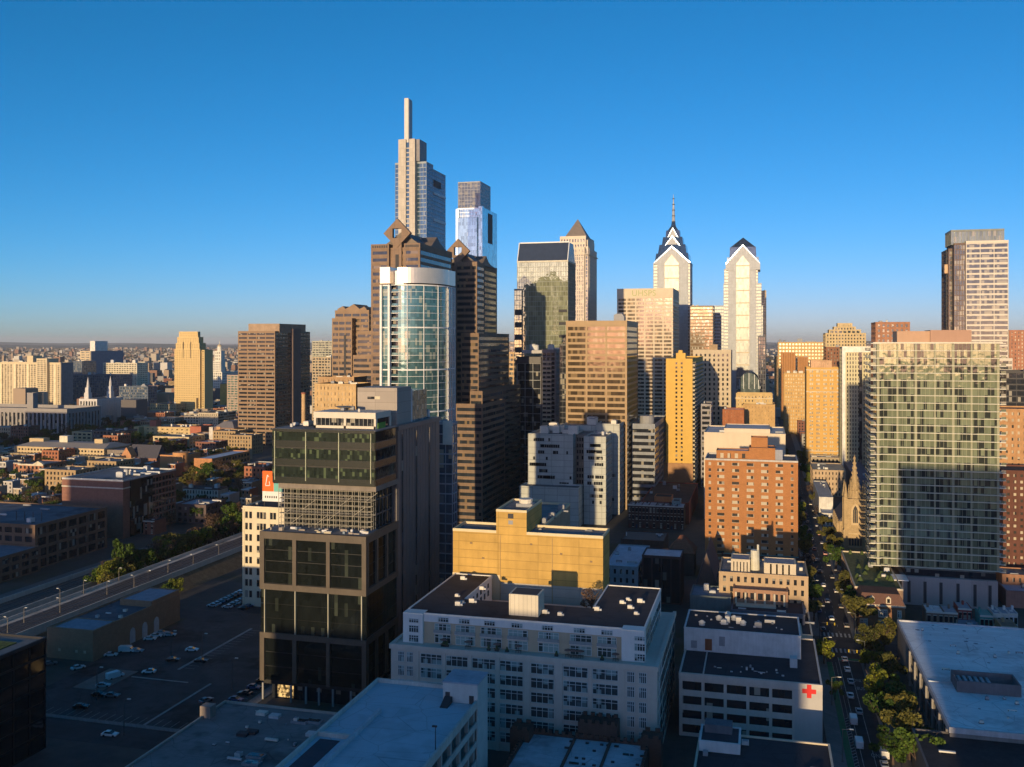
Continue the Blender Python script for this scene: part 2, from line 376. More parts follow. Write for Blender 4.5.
# --- pair of brown banded towers with diamond gables
BS = M((.24, .165, .115), .7, .12, .2, (2.5, 3.95)); BW = G((.05, .06, .075), .35, .06, (1.5, 1.5, 3.95), .12, (.22, .16, .10), .015); copper = M((.16, .13, .11), .6)
def diamond(mb, x, y, z, r, d, m, dk):
    """square standing on its corner with a square hole"""
    q = r * .30
    for s1 in (-1, 1):
        mb.xz([(x, z - r), (x + s1 * r, z), (x, z + r), (x, z + q), (x + s1 * q, z + q * .0 + q * 0), (x, z - q)] if s1 > 0 else [(x, z + r), (x - r, z), (x, z - r), (x, z - q), (x - q, z), (x, z + q)], y, y + d, m)
def commerce(label, xl, xr, xs, Y, ytop, xdi, ydi, neck):
    b = mk('office_tower', label, 'office tower', xl, xr, ytop, Y=Y, xs=xs, group='brown banded towers with diamond gables')
    z = b.z; X0, X1, Y0, Y1 = b.X0, b.X1, b.Y0, b.Y1
    xm = PX(xdi, Y); w = 4.6
    zs = z - 9
    b.block(X0, xm - w, Y0, Y1, 0, z, BS, BW, (-11, 3.95, 1.1, 2.2), None, (-60, 3.95, .6, 2.0), par=3, roof=copper)
    b.block(xm + w, X1, Y0, Y1, 0, z, BS, BW, (-11, 3.95, 1.1, 2.2), (-60, 3.95, .6, 1.7), par=3, roof=copper)
    b.block(xm - w, xm + w, Y0 + 2.2, Y1, 0, z - 2, BS, BW, (1, 3.95, 1.6, 2.4), par=1, roof=copper)
    for q in range(7):
        for (u, v) in ((X0 + .6, xm - w - .6), (xm + w + .6, X1 - .6)):
            x = u + (v - u) * (q + .5) / 7; b.wall.box(x - .45, Y0 - .1, z - 2.2, x + .45, Y0 + .5, z + .02 - .8, DARKM)
    # cross gable roof with its ridge running back, and the diamond on its face
    zr = z + 7.5
    g = b.part('gable_roof'); g.xz([(xm - 11, z - 1), (xm + 13, z - 1), (xm + 1, zr)], Y0 + 6, Y1 - 6, copper)
    g.yz([(Y0 + 18, z - 1), (Y1 - 14, z - 1), ((Y0 + Y1) / 2 + 2, zr - 1)], X1 - 11, X1 - .5, copper)
    g.xz([(X1 - 9, z - 1), (X1 - .2, z - 1), (X1 - 4.5, z + 4.5)], Y1 - 26, Y1 - 8, BS)
    zd = PZ(ydi, xm, Y); dm = b.part('diamond_gable')
    b.wall.box(xm - 2.6, Y0 + 1, z - 40, xm + 2.6, Y0 + 4, zd - 5.0, BS)
    b.wall.box(xm - 1.0, Y0 + .8, z - 60, xm + 1.0, Y0 + 1.1, zd - 12.0, DARKM)
    for s1 in (-1, 1):
        r = 8.2; q = 2.7
        dm.xz(([(xm, zd - r), (xm + r, zd), (xm, zd + r), (xm, zd + q), (xm + q, zd + q), (xm + q, zd - q), (xm, zd - q)] if s1 > 0 else
               [(xm, zd + r), (xm - r, zd), (xm, zd - r), (xm, zd - q), (xm - q, zd - q), (xm - q, zd + q), (xm, zd + q)]), Y0 + .6, Y0 + 3.2, BS)
    return b
b = commerce('brown banded tower with diamond gable, directly behind the curved glass tower', 371, 420, 452, 500, 243, 396.5, 233, 8)
b.finish()
b2 = commerce('brown banded tower with diamond gable, the one behind and right of its twin', 436, 474.5, 497, 600, 262, 457.5, 251, 8)
X = b2.X1
b2.block(X - 9, PX(477, 588), 588, 606, 0, PZ(262, X, 590), BS, BW, (1, 3.95, .8, 1.8), (-60, 3.95, .6, 1.9), par=2)
def wing(xr, Y0, Y1, yt, xl):
    x1 = PX(xr, Y1); z = PZ(yt, x1, Y0); b2.block(PX(xl, Y0), x1, Y0, Y1, 0, z, BS, BW, (-60, 3.95, .6, 1.9), (-60, 3.95, .6, 1.9), par=1.5)
wing(509, 580, 655, 333, 461); wing(520.5, 566, 662, 391, 470); wing(505, 548, 600, 404, 456); wing(527, 560, 700, 470, 450)
for xx in (500.5, 504.5):
    y_ = 660; b2.part('banner').box(PX(xx, 700) + 12, 561, 22, PX(xx, 700) + 12.9, 561.3 + .1, 36, M((.45, .2, .25), .8))
b2.finish()
b = mk('office_tower', 'brown banded tower with stepped gabled crown, left of the curved glass tower', 'office tower', 332, 361, 318, d=672, xs=380, group='brown banded towers with diamond gables')
Y = b.Y0; z = b.z; m = M((.27, .185, .12), .7, .12, .2)
S1 = (-3.4, 4.0, 1.0, 1.9); S2 = (-60, 4.0, .5, 1.8)
b.block(b.X0, PX(352, Y), Y, Y + 30, 0, z, m, BW, (-6, 4, .8, 2), (-60, 4, .5, 1.8), par=1.5)
b.block(PX(335, Y + 6), PX(369, Y + 6), Y + 6, Y + 34, 0, PZ(310, PX(369, Y + 6), Y + 6), m, BW, (-6, 4, .8, 2), S2, par=1.5)
b.block(PX(357, Y + 3), PX(381, Y + 3), Y + 3, Y + 30, 0, PZ(331, b.X1, Y), m, BW, (-40, 4, .6, 1.9), S2, par=1.5)
b.block(PX(353, Y - 8), PX(383, Y - 8), Y - 8, Y + 20, 0, PZ(355, b.X1, Y), m, BW, (-40, 4, .6, 1.9), S2, par=1.5)
for (u, v) in ((338, 346), (346, 360), (360, 367)):
    xa, xb_ = PX(u, Y + 8), PX(v, Y + 8); zz = PZ(309, xa, Y + 8)
    b.part('gable_roof').xz([(xa, zz - 3), (xb_, zz - 3), (xb_, zz), ((xa + xb_) / 2 + 1, zz + (xb_ - xa) * .32), (xa, zz)], Y + 7, Y + 30, m)
b.part('dark_slot').box(PX(345, Y) - .8, Y - .12, 0, PX(345, Y) + .8, Y + .4, z - 12, DARKM); 
b.finish()
# --- curved glass apartment tower
CG = G((.10, .22, .24), .5, .05, (1.5, 1.5, 3.3), .12, (.26, .30, .26), .02); wh = M((.70, .72, .72), .5, .05); silver = M((.72, .66, .58), .35, .05, .3, None, .6, .6)
b = mk('apartment_tower', 'curved glass apartment tower with white grid and silver crown band', 'apartment tower', 381, 441, 283, d=440, xs=452)
Y = b.Y0; zt = PZ(267, PX(415, Y), Y); zb = PZ(284, PX(415, Y), Y)
cx, cy, a_, b_ = PX(413, Y + 20), Y + 20, 0, 0
rx = PX(447, Y + 20) - cx; ry = 20
def arc(r=0, n=22, a0=-100, a1=10): return [(cx + (rx + r) * cos(RAD(a0 + (a1 - a0) * i / n)), cy + (ry + r) * sin(RAD(a0 + (a1 - a0) * i / n))) for i in range(n + 1)]
xl0 = PX(381, Y + 2); xl1 = PX(390, Y + 2); xl2 = PX(401, Y + 2)
def outline(r=0): return [(xl2, Y + 1 - r)] + arc(r)[2:] + [(cx + rx + r, cy + 12), (cx + rx * .6, cy + 22), (xl2, cy + 22)]
tw = b.part('glass_wall'); tw.prism(outline(-.35), 0, zb, CG); tw.box(xl0, Y + 2, 0, xl1, cy + 20, zb, CG); tw.box(xl1, Y + 4.5, 0, xl2 + .5, cy + 20, zb, GDARK)
fl = b.part('floor_edges'); n = int(zb / 3.3)
for k in range(n + 1):
    big = (k % 6 == 0); h = .6 if big else .16; zz = zb - k * 3.3
    fl.prism(outline(.12 if big else -.1), zz - h, zz, wh); fl.box(xl0 - .1, Y + 1.7, zz - h - .01, xl1, Y + 8, zz - .01, wh)
    fl.box(xl1, Y + 2.2, zz - .3, xl2, Y + 6, zz, wh)
col = b.part('columns')
for x in (xl0 - .1, xl1 - .6, xl2 - .5): col.box(x, Y + .6, 0, x + 1.0, Y + 3, zb, wh)
for i, p in enumerate(arc(.1, 22)[2:]):
    if i % 5 == 3: col.box(p[0] - .14, p[1] - .14, 0, p[0] + .14, p[1] + .14, zb, wh)
for q in range(4): col.box(cx + rx - .2, cy + 2 + q * 3.2, 0, cx + rx + .35, cy + 2.5 + q * 3.2, zb, wh)
for k in range(n):
    zz = zb - k * 3.3; b.piece('balcony_rail').box(xl1 + .8, Y + 2.1, zz + .0 - 3.2, xl2 - .6, Y + 2.25, zz - 2.2, CG)
cr = b.part('crown_band'); cr.prism(outline(.3), zb + .6, zt, silver); cr.box(xl0 - .3, Y + 1.4, zb + .6, xl1 + .2, cy + 16, zt + .4, silver); cr.box(xl1 + .2, Y + 7, zb, xl2, cy + 16, zt - 1, silver)
b.finish(); FOOT.append((xl0, Y, cx + rx, cy + 22))
# --- glass tower with sloped dark roof
LG = G((.40, .43, .28), .5, .04, (1.5, 1.5, 4), .03, (.4, .42, .34), .03); sl = M((.04, .055, .09), .25, .1, .2, None, .8)
b = mk('office_tower', 'pale green mirror glass tower with sloping dark blue roof', 'office tower', 517, 568, 258, d=768, xs=575.5)
Y, X0, X1, Y1 = b.Y0, b.X0, b.X1, b.Y1; z = PZ(260, X1, Y); zt = PZ(242, X1, Y + 4)
b.block(X0, X1, Y, Y1, 0, z, M((.25, .27, .24), .5), LG, (-1.9, 4.0, .12, .35), (-1.9, 4.0, .12, .35), par=1.2, pm=M((.55, .52, .42), .5))
b.block(PX(514.5, Y - 1), PX(522, Y - 1), Y - 2, Y + 20, 0, PZ(289, X0, Y), M((.25, .27, .24), .5), LG, (-1.9, 4.0, .12, .35), par=1.2)
for k in range(9):
    zz = PZ(315 + 12.5 * k, X0, Y); b.wall.box(PX(515.5, Y), Y - 2.4, zz, PX(522, Y), Y - 1.9, zz + 4.4, DARKM); b.wall.box(PX(559, Y), Y - .4, zz + 2, PX(567, Y), Y + .1, zz + 4.2, DARKM)
ins = 3.0; sr = b.part('roof_slope')
sr.yz([(Y, z), (Y1, z), (Y1 - 8, zt), (Y + 7, zt)], X0 + .3, X1 - .3, sl)
for s in (X0, X1 - .6): sr.yz([(Y - .2, z), (Y + 1.2, z), (Y + 7.6, zt + .4), (Y + 6.6, zt + .8)], s, s + .6, wh)
sr.box(X0 + 1, Y + 6.6, zt, X1 - .6, Y + 7.6, zt + .9, wh)
b.finish()
# --- stone tower with pyramid roof
ST = M((.62, .54, .44), .6, .06, .2); SG = G((.10, .11, .12), .5, .08, (1.5, 1.5, 4), .2, (.5, .45, .36))
b = mk('skyscraper', 'pale stone tower under a grey lattice pyramid roof', 'skyscraper', 556, 588, 246, d=1014, xs=598)
Y, X0, X1, Y1 = b.Y0, b.X0, b.X1, b.Y1; z = b.z; sp_ = (-2.0, 4.0, 1.1, .9)
b.block(X0 + 3, X1 - 4, Y, Y1, 0, z - 1, ST, SG, sp_, None, par=2); b.block(X0, X1, Y + 8, Y1 - 8, 0, z - 1.5, ST, SG, None, sp_, par=2)
b.block(X1 - 4, X1 - .5, Y + 4, Y + 9, 0, z, ST, SG, (1, 4, .8, .7), (1, 4, .8, .7), par=2)
b.wall.box(X0 - .8, Y - .8, z - 9, X1 + .2, Y - .1, z - 8, ST); b.wall.box(X1 + .1, Y + 2, z - 9, X1 + .9, Y1 - 5, z - 8, ST)
for i in range(9): b.wall.box(X0 + 3 + i * 3.4, Y - .5, z - 8, X0 + 4 + i * 3.4, Y - .05, z, ST)
zu = PZ(235, X1, Y); b.block(X0 + 3, X1 - 3.5, Y + 6, Y1 - 6, z - 2, zu, ST, SG, (-3, 5, 1.4, 2.5), (-3, 5, 1.4, 2.5), par=2)
b.block(X1 - 8, X1 - 2, Y + 10, Y1 - 12, z - 2, zu - 4, ST, SG, (2, 6, 1, 3), par=1)
xa, xb_ = PX(564.5, Y + 10), PX(587, Y + 10); py = b.part('pyramid_roof'); zp = zu - 1
py.prism([(xa, Y + 10), (xb_, Y + 10), (xb_, Y + 34), (xa, Y + 34)], zp, PZ(219, xb_, Y + 22), M((.22, .19, .17), .5, .1, .4, (1.6, 1.6)), [(((xa + xb_) / 2 + q), Y + 22 + w) for q, w in ((-.2, -.2), (.2, -.2), (.2, .2), (-.2, .2))])
b.finish()
# --- two spired towers with stepped gables
LW = M((.44, .47, .50), .6, .05, .2, (2, 4)); LGL = G((.15, .16, .16), .1, .32, (1.5, 1.5, 3.9), .15, (.10, .12, .14), .01, .4); BL = G((.06, .10, .17), .5, .08, (2, 2, 2), 0, (.1, .1, .1), .01)
def liberty(label, xl, xr, xs, Y, ysh, tiers, steps, xc, apex, spire):
    b = mk('skyscraper', label, 'skyscraper', xl, xr, ysh, Y=Y, xs=xs, group='twin gabled spire towers')
    X0, X1 = b.X0, b.X1; D = (X1 - X0); b.Y1 = Y + D; xm = PX(xc, Y); yc = Y + D / 2; zs = b.z
    b.block(X0, X1, Y + 3, Y + D - 3, 0, zs, LW, LGL, (-D / 8.0, 3.9, .55, 1.5), None, par=1); b.block(X0 + 5, X1 - 5, Y + .2, Y + 3, 0, zs - 2, LW, LGL, (-3.2, 3.9, .5, 1.2), par=1)
    b.block(X0 + 5, X1 - 2.5, Y + .4, Y + D - .4, 0, zs - .6, LW, LGL, None, (-3.5, 3.9, .5, 1.3), par=1)
    cw = (X1 - X0) * .19; zc = PZ(263, xm, Y)
    b.wall.xz([(xm - cw - .7, 0), (xm + cw + .7, 0), (xm + cw + .7, zc), (xm, zc + cw * 1.25 + 2), (xm - cw - .7, zc)], Y - .5, Y + 1, M((.42, .42, .42), .5))
    b.wall.xz([(xm - cw, 0), (xm + cw, 0), (xm + cw, zc - .8), (xm, zc + cw * 1.2), (xm - cw, zc - .8)], Y - .9, Y + 1, LGL)
    for k in range(14): b.wall.box(xm - cw - .1, Y - 1.1, zc - 4 - k * 15, xm + cw + .1, Y - .85, zc - 2.6 - k * 15, M((.5, .42, .3), .5))
    gb = b.part('gables'); gl = b.part('glass_crown')
    R = D / 2
    for i, (ya, yl, wf) in enumerate(tiers):
        # ya: apex row, yl: row of the eaves, wf: half width as share
        w = R * wf; za = PZ(ya, xm, Y); ze = PZ(yl, xm, Y); zlow = zs - 2 if i == 0 else PZ(tiers[i - 1][1], xm, Y) - 6; k = 1.3 - i * .25
        o5 = lambda c: [(c - w, zlow), (c + w, zlow), (c + w, ze), (c, za), (c - w, ze)]
        gb.xz(o5(xm), yc - w - .6, yc - w + 2, LW); gb.xz(o5(xm), yc + w - 2, yc + w + .6, LW)
        gb.yz([(yc - w, zlow), (yc + w, zlow), (yc + w, ze), (yc - w, ze)], xm + w - 2, xm + w + .3, LW); gb.yz([(yc - w, zlow), (yc + w, zlow), (yc + w, ze), (yc - w, ze)], xm - w - .3, xm - w + 2, LW)
        gl.xz([(xm - w, ze), (xm - w, ze - k), (xm, za - k), (xm + w, ze - k), (xm + w, ze), (xm, za + .2)], yc - w - 1.0, yc - w - .55, BL)
    for (ya, wa, yb_, wb) in steps:
        za, zb_ = PZ(ya, xm, Y), PZ(yb_, xm, Y); wa *= R; wb *= R
        gl.prism([(xm - wa, yc - wa), (xm + wa, yc - wa), (xm + wa, yc + wa), (xm - wa, yc + wa)], za, zb_, BL, [(xm - wb, yc - wb), (xm + wb, yc - wb), (xm + wb, yc + wb), (xm - wb, yc + wb)])
    zt = PZ(apex, xm, Y)
    if spire:
        s = b.part('spire'); z0 = PZ(spire[0], xm, yc); s.cone(xm, yc, z0 - 12, z0, 4, 2.2, BL, 8); s.cone(xm, yc, z0, z0 + 18, 2.0, 1.2, M((.35, .37, .4), .4), 8)
        for k in range(5): s.cone(xm, yc, z0 + k * 7, z0 + k * 7 + .8, 2.3 - k * .2, 2.3 - k * .2, DARKM, 8)
        s.cone(xm, yc, z0 + 18, PZ(spire[1], xm, yc), 1.1, .15, M((.35, .37, .4), .4), 6)
    return b
b = liberty('taller spired tower with stacked white gables and dark blue glass crown', 653, 690, 692, 1150, 262, [(246, 262, .97), (235, 251, .66), (226.5, 240, .40)], [(264, .955, 253, .86), (256, .80, 244, .70), (248, .62, 236, .52), (240, .42, 229, .36), (230, .33, 222, .05)], 671.8, 226, (222, 194))
b.block(b.X0 - .5, b.X1 + .5, b.Y0 + 10, b.Y0 + 34, 0, PZ(279, b.X1, b.Y0), LW, LGL, (-4, 3.9, .5, 1.5), (-4, 3.9, .5, 1.5), par=1)
b.finish()
b = liberty('shorter gabled twin tower with a wide tan central bay and no spire', 724, 758, 761, 1180, 268, [(244.5, 263, 1.0)], [(270, .96, 257, .93), (258, .80, 246.5, .76), (247, .76, 236, .02)], 742.8, 236, None)
b.block(PX(712, b.Y0 + 4), b.X1 + 6, b.Y0 + 4, b.Y0 + 40, 0, PZ(305, b.X1, b.Y0), LW, LGL, (-5.5, 3.9, .4, 1.7), (-4, 3.9, .5, 1.5), par=1)
b.block(PX(723.5, b.Y0 + 2), PX(761.5, b.Y0 + 2), b.Y0 + 2, b.Y0 + 40, 0, PZ(283, b.X1, b.Y0), LW, LGL, (-5.5, 3.9, .4, 1.7), (-4, 3.9, .5, 1.5), par=1)
b.finish()
# --- masonry and glass slabs between them
GOLD = M((.32, .21, .10), .55, .1, .15, None, .5); GW = G((.14, .10, .06), .5, .08, (1.5, 1.5, 3.9), .18, (.24, .17, .09), .02)
b = simple('office_tower', 'bronze gold office slab with three bays of ribbon windows', 'office tower', 566, 627, 320.5, d=627, xs=638, wall=GOLD, glass=GW, front=(3, 3.9, 1.3, 1.5), side=(-60, 3.9, .6, 1.4), roof=ROOFG, n=0, par=3.2, done=False)
b.clutter(b.X0 + 22, b.X1, b.Y0 + 6, b.Y1, b.z - 3, 3, 9, EQUIP2); b.finish()
b = simple('office_tower', 'cream office slab with a letter sign above six bays of windows', 'office tower', 617, 673, 288, d=973, xs=679, wall=M((.60, .51, .38), .7, .06, .2), glass=G((.13, .10, .08), .5, .08, (1.6, 1.6, 3.8), .25, (.35, .25, .16)), front=(6, 3.85, 1.5, 1.6), side=(8, 3.85, 1.2, 1.6), roof=ROOFG, n=3, par=9.5, done=False, big=8)
b.finish(); ub = b
cu = bpy.data.curves.new('sign', 'FONT'); cu.body = 'UHSPS'; cu.size = 8.4; cu.extrude = .15; cu.align_x = 'CENTER'; cu.space_character = 1.05; cu.materials.append(M((.26, .30, .10), .4, .05))
so = bpy.data.objects.new('sign_letters', cu); COL.objects.link(so); bpy.context.view_layer.update(); me_ = bpy.data.meshes.new_from_object(so); bpy.data.objects.remove(so); so = bpy.data.objects.new('sign_letters', me_); COL.objects.link(so); so.parent = ub.root; so.rotation_euler = (pi / 2, 0, 0); so.location = (-1, -.5, ub.z - 7.6)
b = simple('office_tower', 'low dark glass slab left of the shorter gabled tower with its right bay lit gold', 'office tower', 690, 713, 305.5, Y=1090, D=40, wall=M((.20, .15, .10), .5), glass=G((.14, .09, .05), .5, .08), front=(-60, 3.8, .6, 1.3), n=2)
b = simple('apartment_tower', 'narrow golden slab edge just right of the shorter gabled tower', 'apartment tower', 761.5, 766.3, 290.5, Y=1330, D=40, wall=M((.50, .36, .2), .7), glass=GD, front=(2, 3.6, 1.2, 1.3), n=1)
simple('office_tower', 'thin dark blue tower at the street canyon, right of the golden slab edge', 'office tower', 758, 765.8, 336, Y=1000, D=36, wall=M((.05, .06, .09), .5), glass=GDARK, front=(3, 3.8, .8, .8), n=1)
YEL = M((.62, .40, .10), .8, .05, .2)
b = simple('apartment_tower', 'narrow bright yellow apartment tower with two window columns', 'apartment tower', 666, 692.5, 358.6, d=690, xs=703, wall=YEL, glass=GDARK, n=0, done=False, par=1.2)
w = (b.X1 - b.X0)
for k in range(30):
    zz = b.z - 4.2 - k * 3.05
    if zz < 8: break
    for u in (.36, .56): b.win.append(('f', b.X0, b.Y0, b.X1, b.Y1, -.02, w * u, w * u + 1.3, zz, zz + 1.5, GDARK))
    b.part('balconies').box(b.X1, b.Y0 + 1, zz - 1.2, b.X1 + 1.6, b.Y0 + 9, zz + .1, M((.5, .44, .3), .7)); b.part('balconies').box(b.X1, b.Y0 + 14, zz - 1.2, b.X1 + 1.6, b.Y1 - 2, zz + .1, M((.4, .36, .3), .7))
    for u in range(4): b.win.append(('r', b.X0, b.Y0, b.X1, b.Y1, -.02, 2 + u * 9, 6 + u * 9, zz - .6, zz + 1.5, GDARK))
    if k % 1 == 0: b.wall.box(b.X0 - .25, b.Y0 + .4, zz - 1, b.X0 + .2, b.Y0 + 4, zz, YEL)
b.wall.box(b.X0 + w * .36, b.Y0 + 4, b.z - 1, b.X0 + w * .72, b.Y0 + 14, b.z + 4, YEL); b.wall.box(b.X0 + w * .45, b.Y0 + 5, b.z + 4, b.X0 + w * .6, b.Y0 + 12, b.z + 6, YEL)
b.finish()
b = simple('office_tower', 'tan concrete grid tower with deep square windows and a small penthouse', 'office tower', 693, 731, 350, d=855, D=36, wall=M((.52, .44, .32), .75, .06), glass=GDARK, front=(8, 4.3, 2.3, 1.9), side=(6, 4.3, 2, 1.9), n=0, done=False, par=2.5)
b.wall.box(b.X0 + 14, b.Y0 + 4, b.z - 2, b.X1 - 12, b.Y0 + 20, b.z + 5, M((.36, .26, .16), .7)); b.finish()
simple('office_tower', 'plain grey slab edge between the yellow tower and the tan grid tower', 'office tower', 701, 711, 404, d=720, D=30, wall=M((.30, .29, .31), .7), glass=GDARK, front=(-60, 3.8, .8, 1.6), n=1)
BRK = M((.45, .20, .075), .85, .08, .3, (.9, .35, .5, .03)); WG = G((.10, .09, .08), .35, .1, (1.2, 1.2, 2.9), .5, (.55, .48, .36))
# --- orange brick apartment block beside the street
b = mk('apartment_block', 'orange brick apartment block with rows of wide white windows by the tree lined street', 'apartment block', 705, 798, 461, d=440, D=22)
X0, X1, Y, z = b.X0, b.X1, b.Y0, b.z
b.block(X0, X1, Y, Y + 24, 0, z, BRK, WG, None, roof=ROOFG, par=.8, pm=M((.5, .48, .45), .7))
n = int((z - 3) / 2.95); W_ = X1 - X0
for k in range(n):
    zz = z - 3.0 - k * 2.95
    for u, ww in ((.04, 1.1), (.135, 3.2), (.295, 3.2), (.455, 3.2), (.61, 3.2), (.765, 3.2), (.925, 1.1)):
        b.win.append(('f', X0, Y, X1, Y + 24, -.02, W_ * u, W_ * u + ww, zz, zz + 1.25, WG)); b.wall.box(X0 + W_ * u - .1, Y - .12, zz - .14, X0 + W_ * u + ww + .1, Y + .05, zz - .02, M((.55, .48, .38), .7))
b.block(X0 + W_ * .12, X0 + W_ * .48, Y + 5, Y + 15, z - 1, z + 3.4, BRK, WG, (4, 3.0, 1.8, 1.6), roof=ROOFW, par=.5)
b.block(X0 + W_ * .48, X0 + W_ * .76, Y + 3, Y + 16, z - 1, z + 5.2, BRK, WG, None, roof=ROOFG, par=.5)
b.block(X0 + W_ * .50, X0 + W_ * .68, Y + 9, Y + 17, z + 4, z + 9.5, BRK, WG, None, roof=ROOFG, par=.5)
b.part('stair_hood').box(X0 + W_ * .76, Y + 4, z - .5, X0 + W_ * .84, Y + 14, z + 4.4, M((.28, .30, .36), .6))
b.clutter(X0, X1, Y + 12, Y + 23, z - .7, 4, 1.6); b.wname = 'window'; b.finish()
b = simple('blank_wall_building', 'broad windowless cream building with a stepped top behind the orange brick block', 'theatre building', 704, 785.5, 434, Y=600, D=50, wall=M((.66, .56, .42), .85, .05, .1), front=None, n=3, roof=ROOFW, done=False, par=.8)
b.block(b.X0 + 12, b.X1 - 9, b.Y0 + 6, b.Y0 + 40, b.z - 1, PZ(429, 0, b.Y0 + 6), M((.66, .56, .42), .85, .05, .1), GD, roof=ROOFW, par=.5); b.finish()
TW = (-3.2, 3.4, 1.7, 1.7)
simple('apartment_block', 'small dark red brick block with pale window dots beside the tan brick hotel', 'apartment block', 722.5, 744, 409.5, d=740, D=20, wall=M((.34, .13, .06), .85), glass=WG, front=(6, 3.2, 2.2, 1.5), n=1, roof=ROOFW)
b = simple('hotel', 'tan brick hotel stub with cornice bands in front of the greenish arched roof', 'hotel', 743, 775, 404.5, d=790, D=30, wall=M((.50, .33, .15), .85), glass=WG, front=(9, 3.3, 2.4, 1.9), n=3, done=False)
b.block(PX(736, b.Y0 + 16), PX(772.5, b.Y0 + 16), b.Y0 + 16, b.Y0 + 34, 0, PZ(393.5, 0, b.Y0 + 16), M((.55, .40, .19), .85), WG, (10, 3.2, 1.9, 1.7), par=1.5); b.wall.box(PX(735, b.Y0 + 15), b.Y0 + 15, PZ(399, 0, b.Y0 + 15), PX(773, b.Y0 + 15), b.Y0 + 16, PZ(398, 0, b.Y0 + 15), M((.6, .5, .33), .8)); b.finish()
b = mk('atrium_hall', 'low grey green arched glass hall below the shorter gabled tower', 'hall', 738, 760, 384, Y=980, D=60)
X0, X1, Y = b.X0, b.X1, b.Y0; zc = PZ(386, X1, Y); pts = [(X0, 0), (X1, 0)] + [((X0 + X1) / 2 + (X1 - X0) / 2 * cos(RAD(a)), zc + 13 * sin(RAD(a))) for a in range(0, 181, 15)]
b.part('glass_vault').xz(pts, Y, Y + 60, G((.07, .10, .10), 0.0, .6, (2, 2, 2), .2, (.12, .15, .14), 0.0, .2));
for i in range(7):
    a = RAD(i * 30); x = (X0 + X1) / 2 + (X1 - X0) / 2 * cos(a); b.wall.bar((x, Y - .2, zc - 3), (x, Y - .2, zc + 13 * sin(a)), .5, wh)
b.finish()
OR1 = M((.56, .36, .15), .85, .07, .2); OR2 = M((.44, .22, .09), .85, .07, .2)
simple('hotel', 'large orange stone hotel with a row of bright arched windows under its roofline', 'hotel', 778, 825, 342, Y=1500, D=50, wall=M((.54, .36, .17), .85), glass=G((.5, .42, .28), .2, .2, blinds=.6, bcol=(.7, .6, .4)), front=(14, 5.2, 2.1, 2.8), n=5, big=8, roof=OR1)
simple('apartment_tower', 'plain reddish brown brick tower at the left of the orange towers', 'apartment tower', 781, 795.5, 352.5, Y=1400, D=30, wall=OR2, front=(5, 3.6, 3.6, 2.2), n=1)
simple('apartment_tower', 'squat reddish brick tower between the plain brown tower and the yellow hotel', 'apartment tower', 798, 808, 357, Y=1390, D=30, wall=OR2, front=(4, 3.6, 3.0, 2.2), n=1)
simple('apartment_block', 'tan office block with two rows of arched windows above a plain brick wall', 'office block', 784, 806, 373, Y=1180, D=40, wall=OR1, glass=G((.3, .25, .18), .3, .15, blinds=.6, bcol=(.6, .52, .36)), front=(8, 4.2, 1.9, 2.0), n=4, big=5)
simple('apartment_block', 'thin tan corner block lining the right side of the street canyon', 'apartment block', 774.5, 783, 356, Y=1560, D=40, wall=M((.5, .34, .18), .85), front=(4, 3.8, 1.9, 1.9), n=1)
b = simple('hotel', 'tall yellow brick hotel with paired windows above the gothic church', 'hotel', 806.5, 842, 367.5, Y=890, D=34, wall=M((.62, .38, .12), .85, .06, .2), glass=G((.45, .42, .36), .3, .12, (1.2, 1.2, 3.6), .5, (.62, .56, .42)), front=None, n=0, done=False, roof=OR1)
X0, X1, Y, z = b.X0, b.X1, b.Y0, b.z
for k in range(24):
    zz = z - 4.5 - k * 3.7
    if zz < 3: break
    for u in (.09, .145, .28, .335, .48, .535, .66, .72, .86, .92): b.win.append(('f', X0, Y, X1, b.Y1, -.02, (X1 - X0) * u, (X1 - X0) * u + 1.15, zz, zz + 1.9, G((.45, .42, .36), .3, .12, (1.2, 1.2, 3.6), .5, (.62, .56, .42))))
for zz in (z - 2.5, z - 22, 12): b.wall.box(X0 - .3, Y - .35, zz, X1 + .3, Y - .02, zz + .9, M((.6, .5, .36), .8))
b.block(X0 + 4, X1 - 8, Y + 8, Y + 24, z - 1, PZ(360.5, X0, Y + 8), M((.56, .36, .22), .85), WG, (4, 6, 3.5, 3), par=.8); b.finish()
b = simple('hotel', 'stepped beige masonry hotel with a railed cupola, highest behind the yellow brick hotel', 'hotel', 825.5, 866, 333, Y=1120, D=45, wall=M((.55, .43, .24), .85), glass=GD, front=(13, 3.6, 1.7, 1.8), n=2, done=False)
for (a, c, y) in ((829, 861, 329.5), (834, 856, 326.5), (838, 853, 323)):
    b.block(PX(a, b.Y0 + 6), PX(c, b.Y0 + 6), b.Y0 + 6 + (329.5 - y), b.Y0 + 30, b.z - 1, PZ(y, b.X0, b.Y0), M((.55, .43, .24), .85), GD, (7, 3.4, 1.6, 1.6), par=.6)
b.finish()
simple('apartment_block', 'dark brown brick block tucked between yellow hotel and white framed tower', 'apartment block', 826, 843, 347, Y=980, D=30, wall=M((.25, .12, .07), .85), front=(5, 3.4, 1.8, 1.6), n=1)
b = simple('apartment_tower', 'white framed apartment tower with dark window columns beside the green glass tower', 'apartment tower', 842.5, 872, 347, Y=800, D=30, wall=M((.58, .54, .36), .8, .05), glass=GDARK, front=(10, 3.3, 1.3, 1.2), n=1, done=False, par=1)
b.part('white_frame').box(b.X0 - .3, b.Y0 - 1.2, 0, b.X0 + 2.2, b.Y0 + 2, b.z + .5, M(WHITE)); b.part('white_frame').box(b.X0 + 2.2, b.Y0 - 1.2, b.z - 4.2, b.X1, b.Y0 - .05, b.z + .5, M(WHITE))
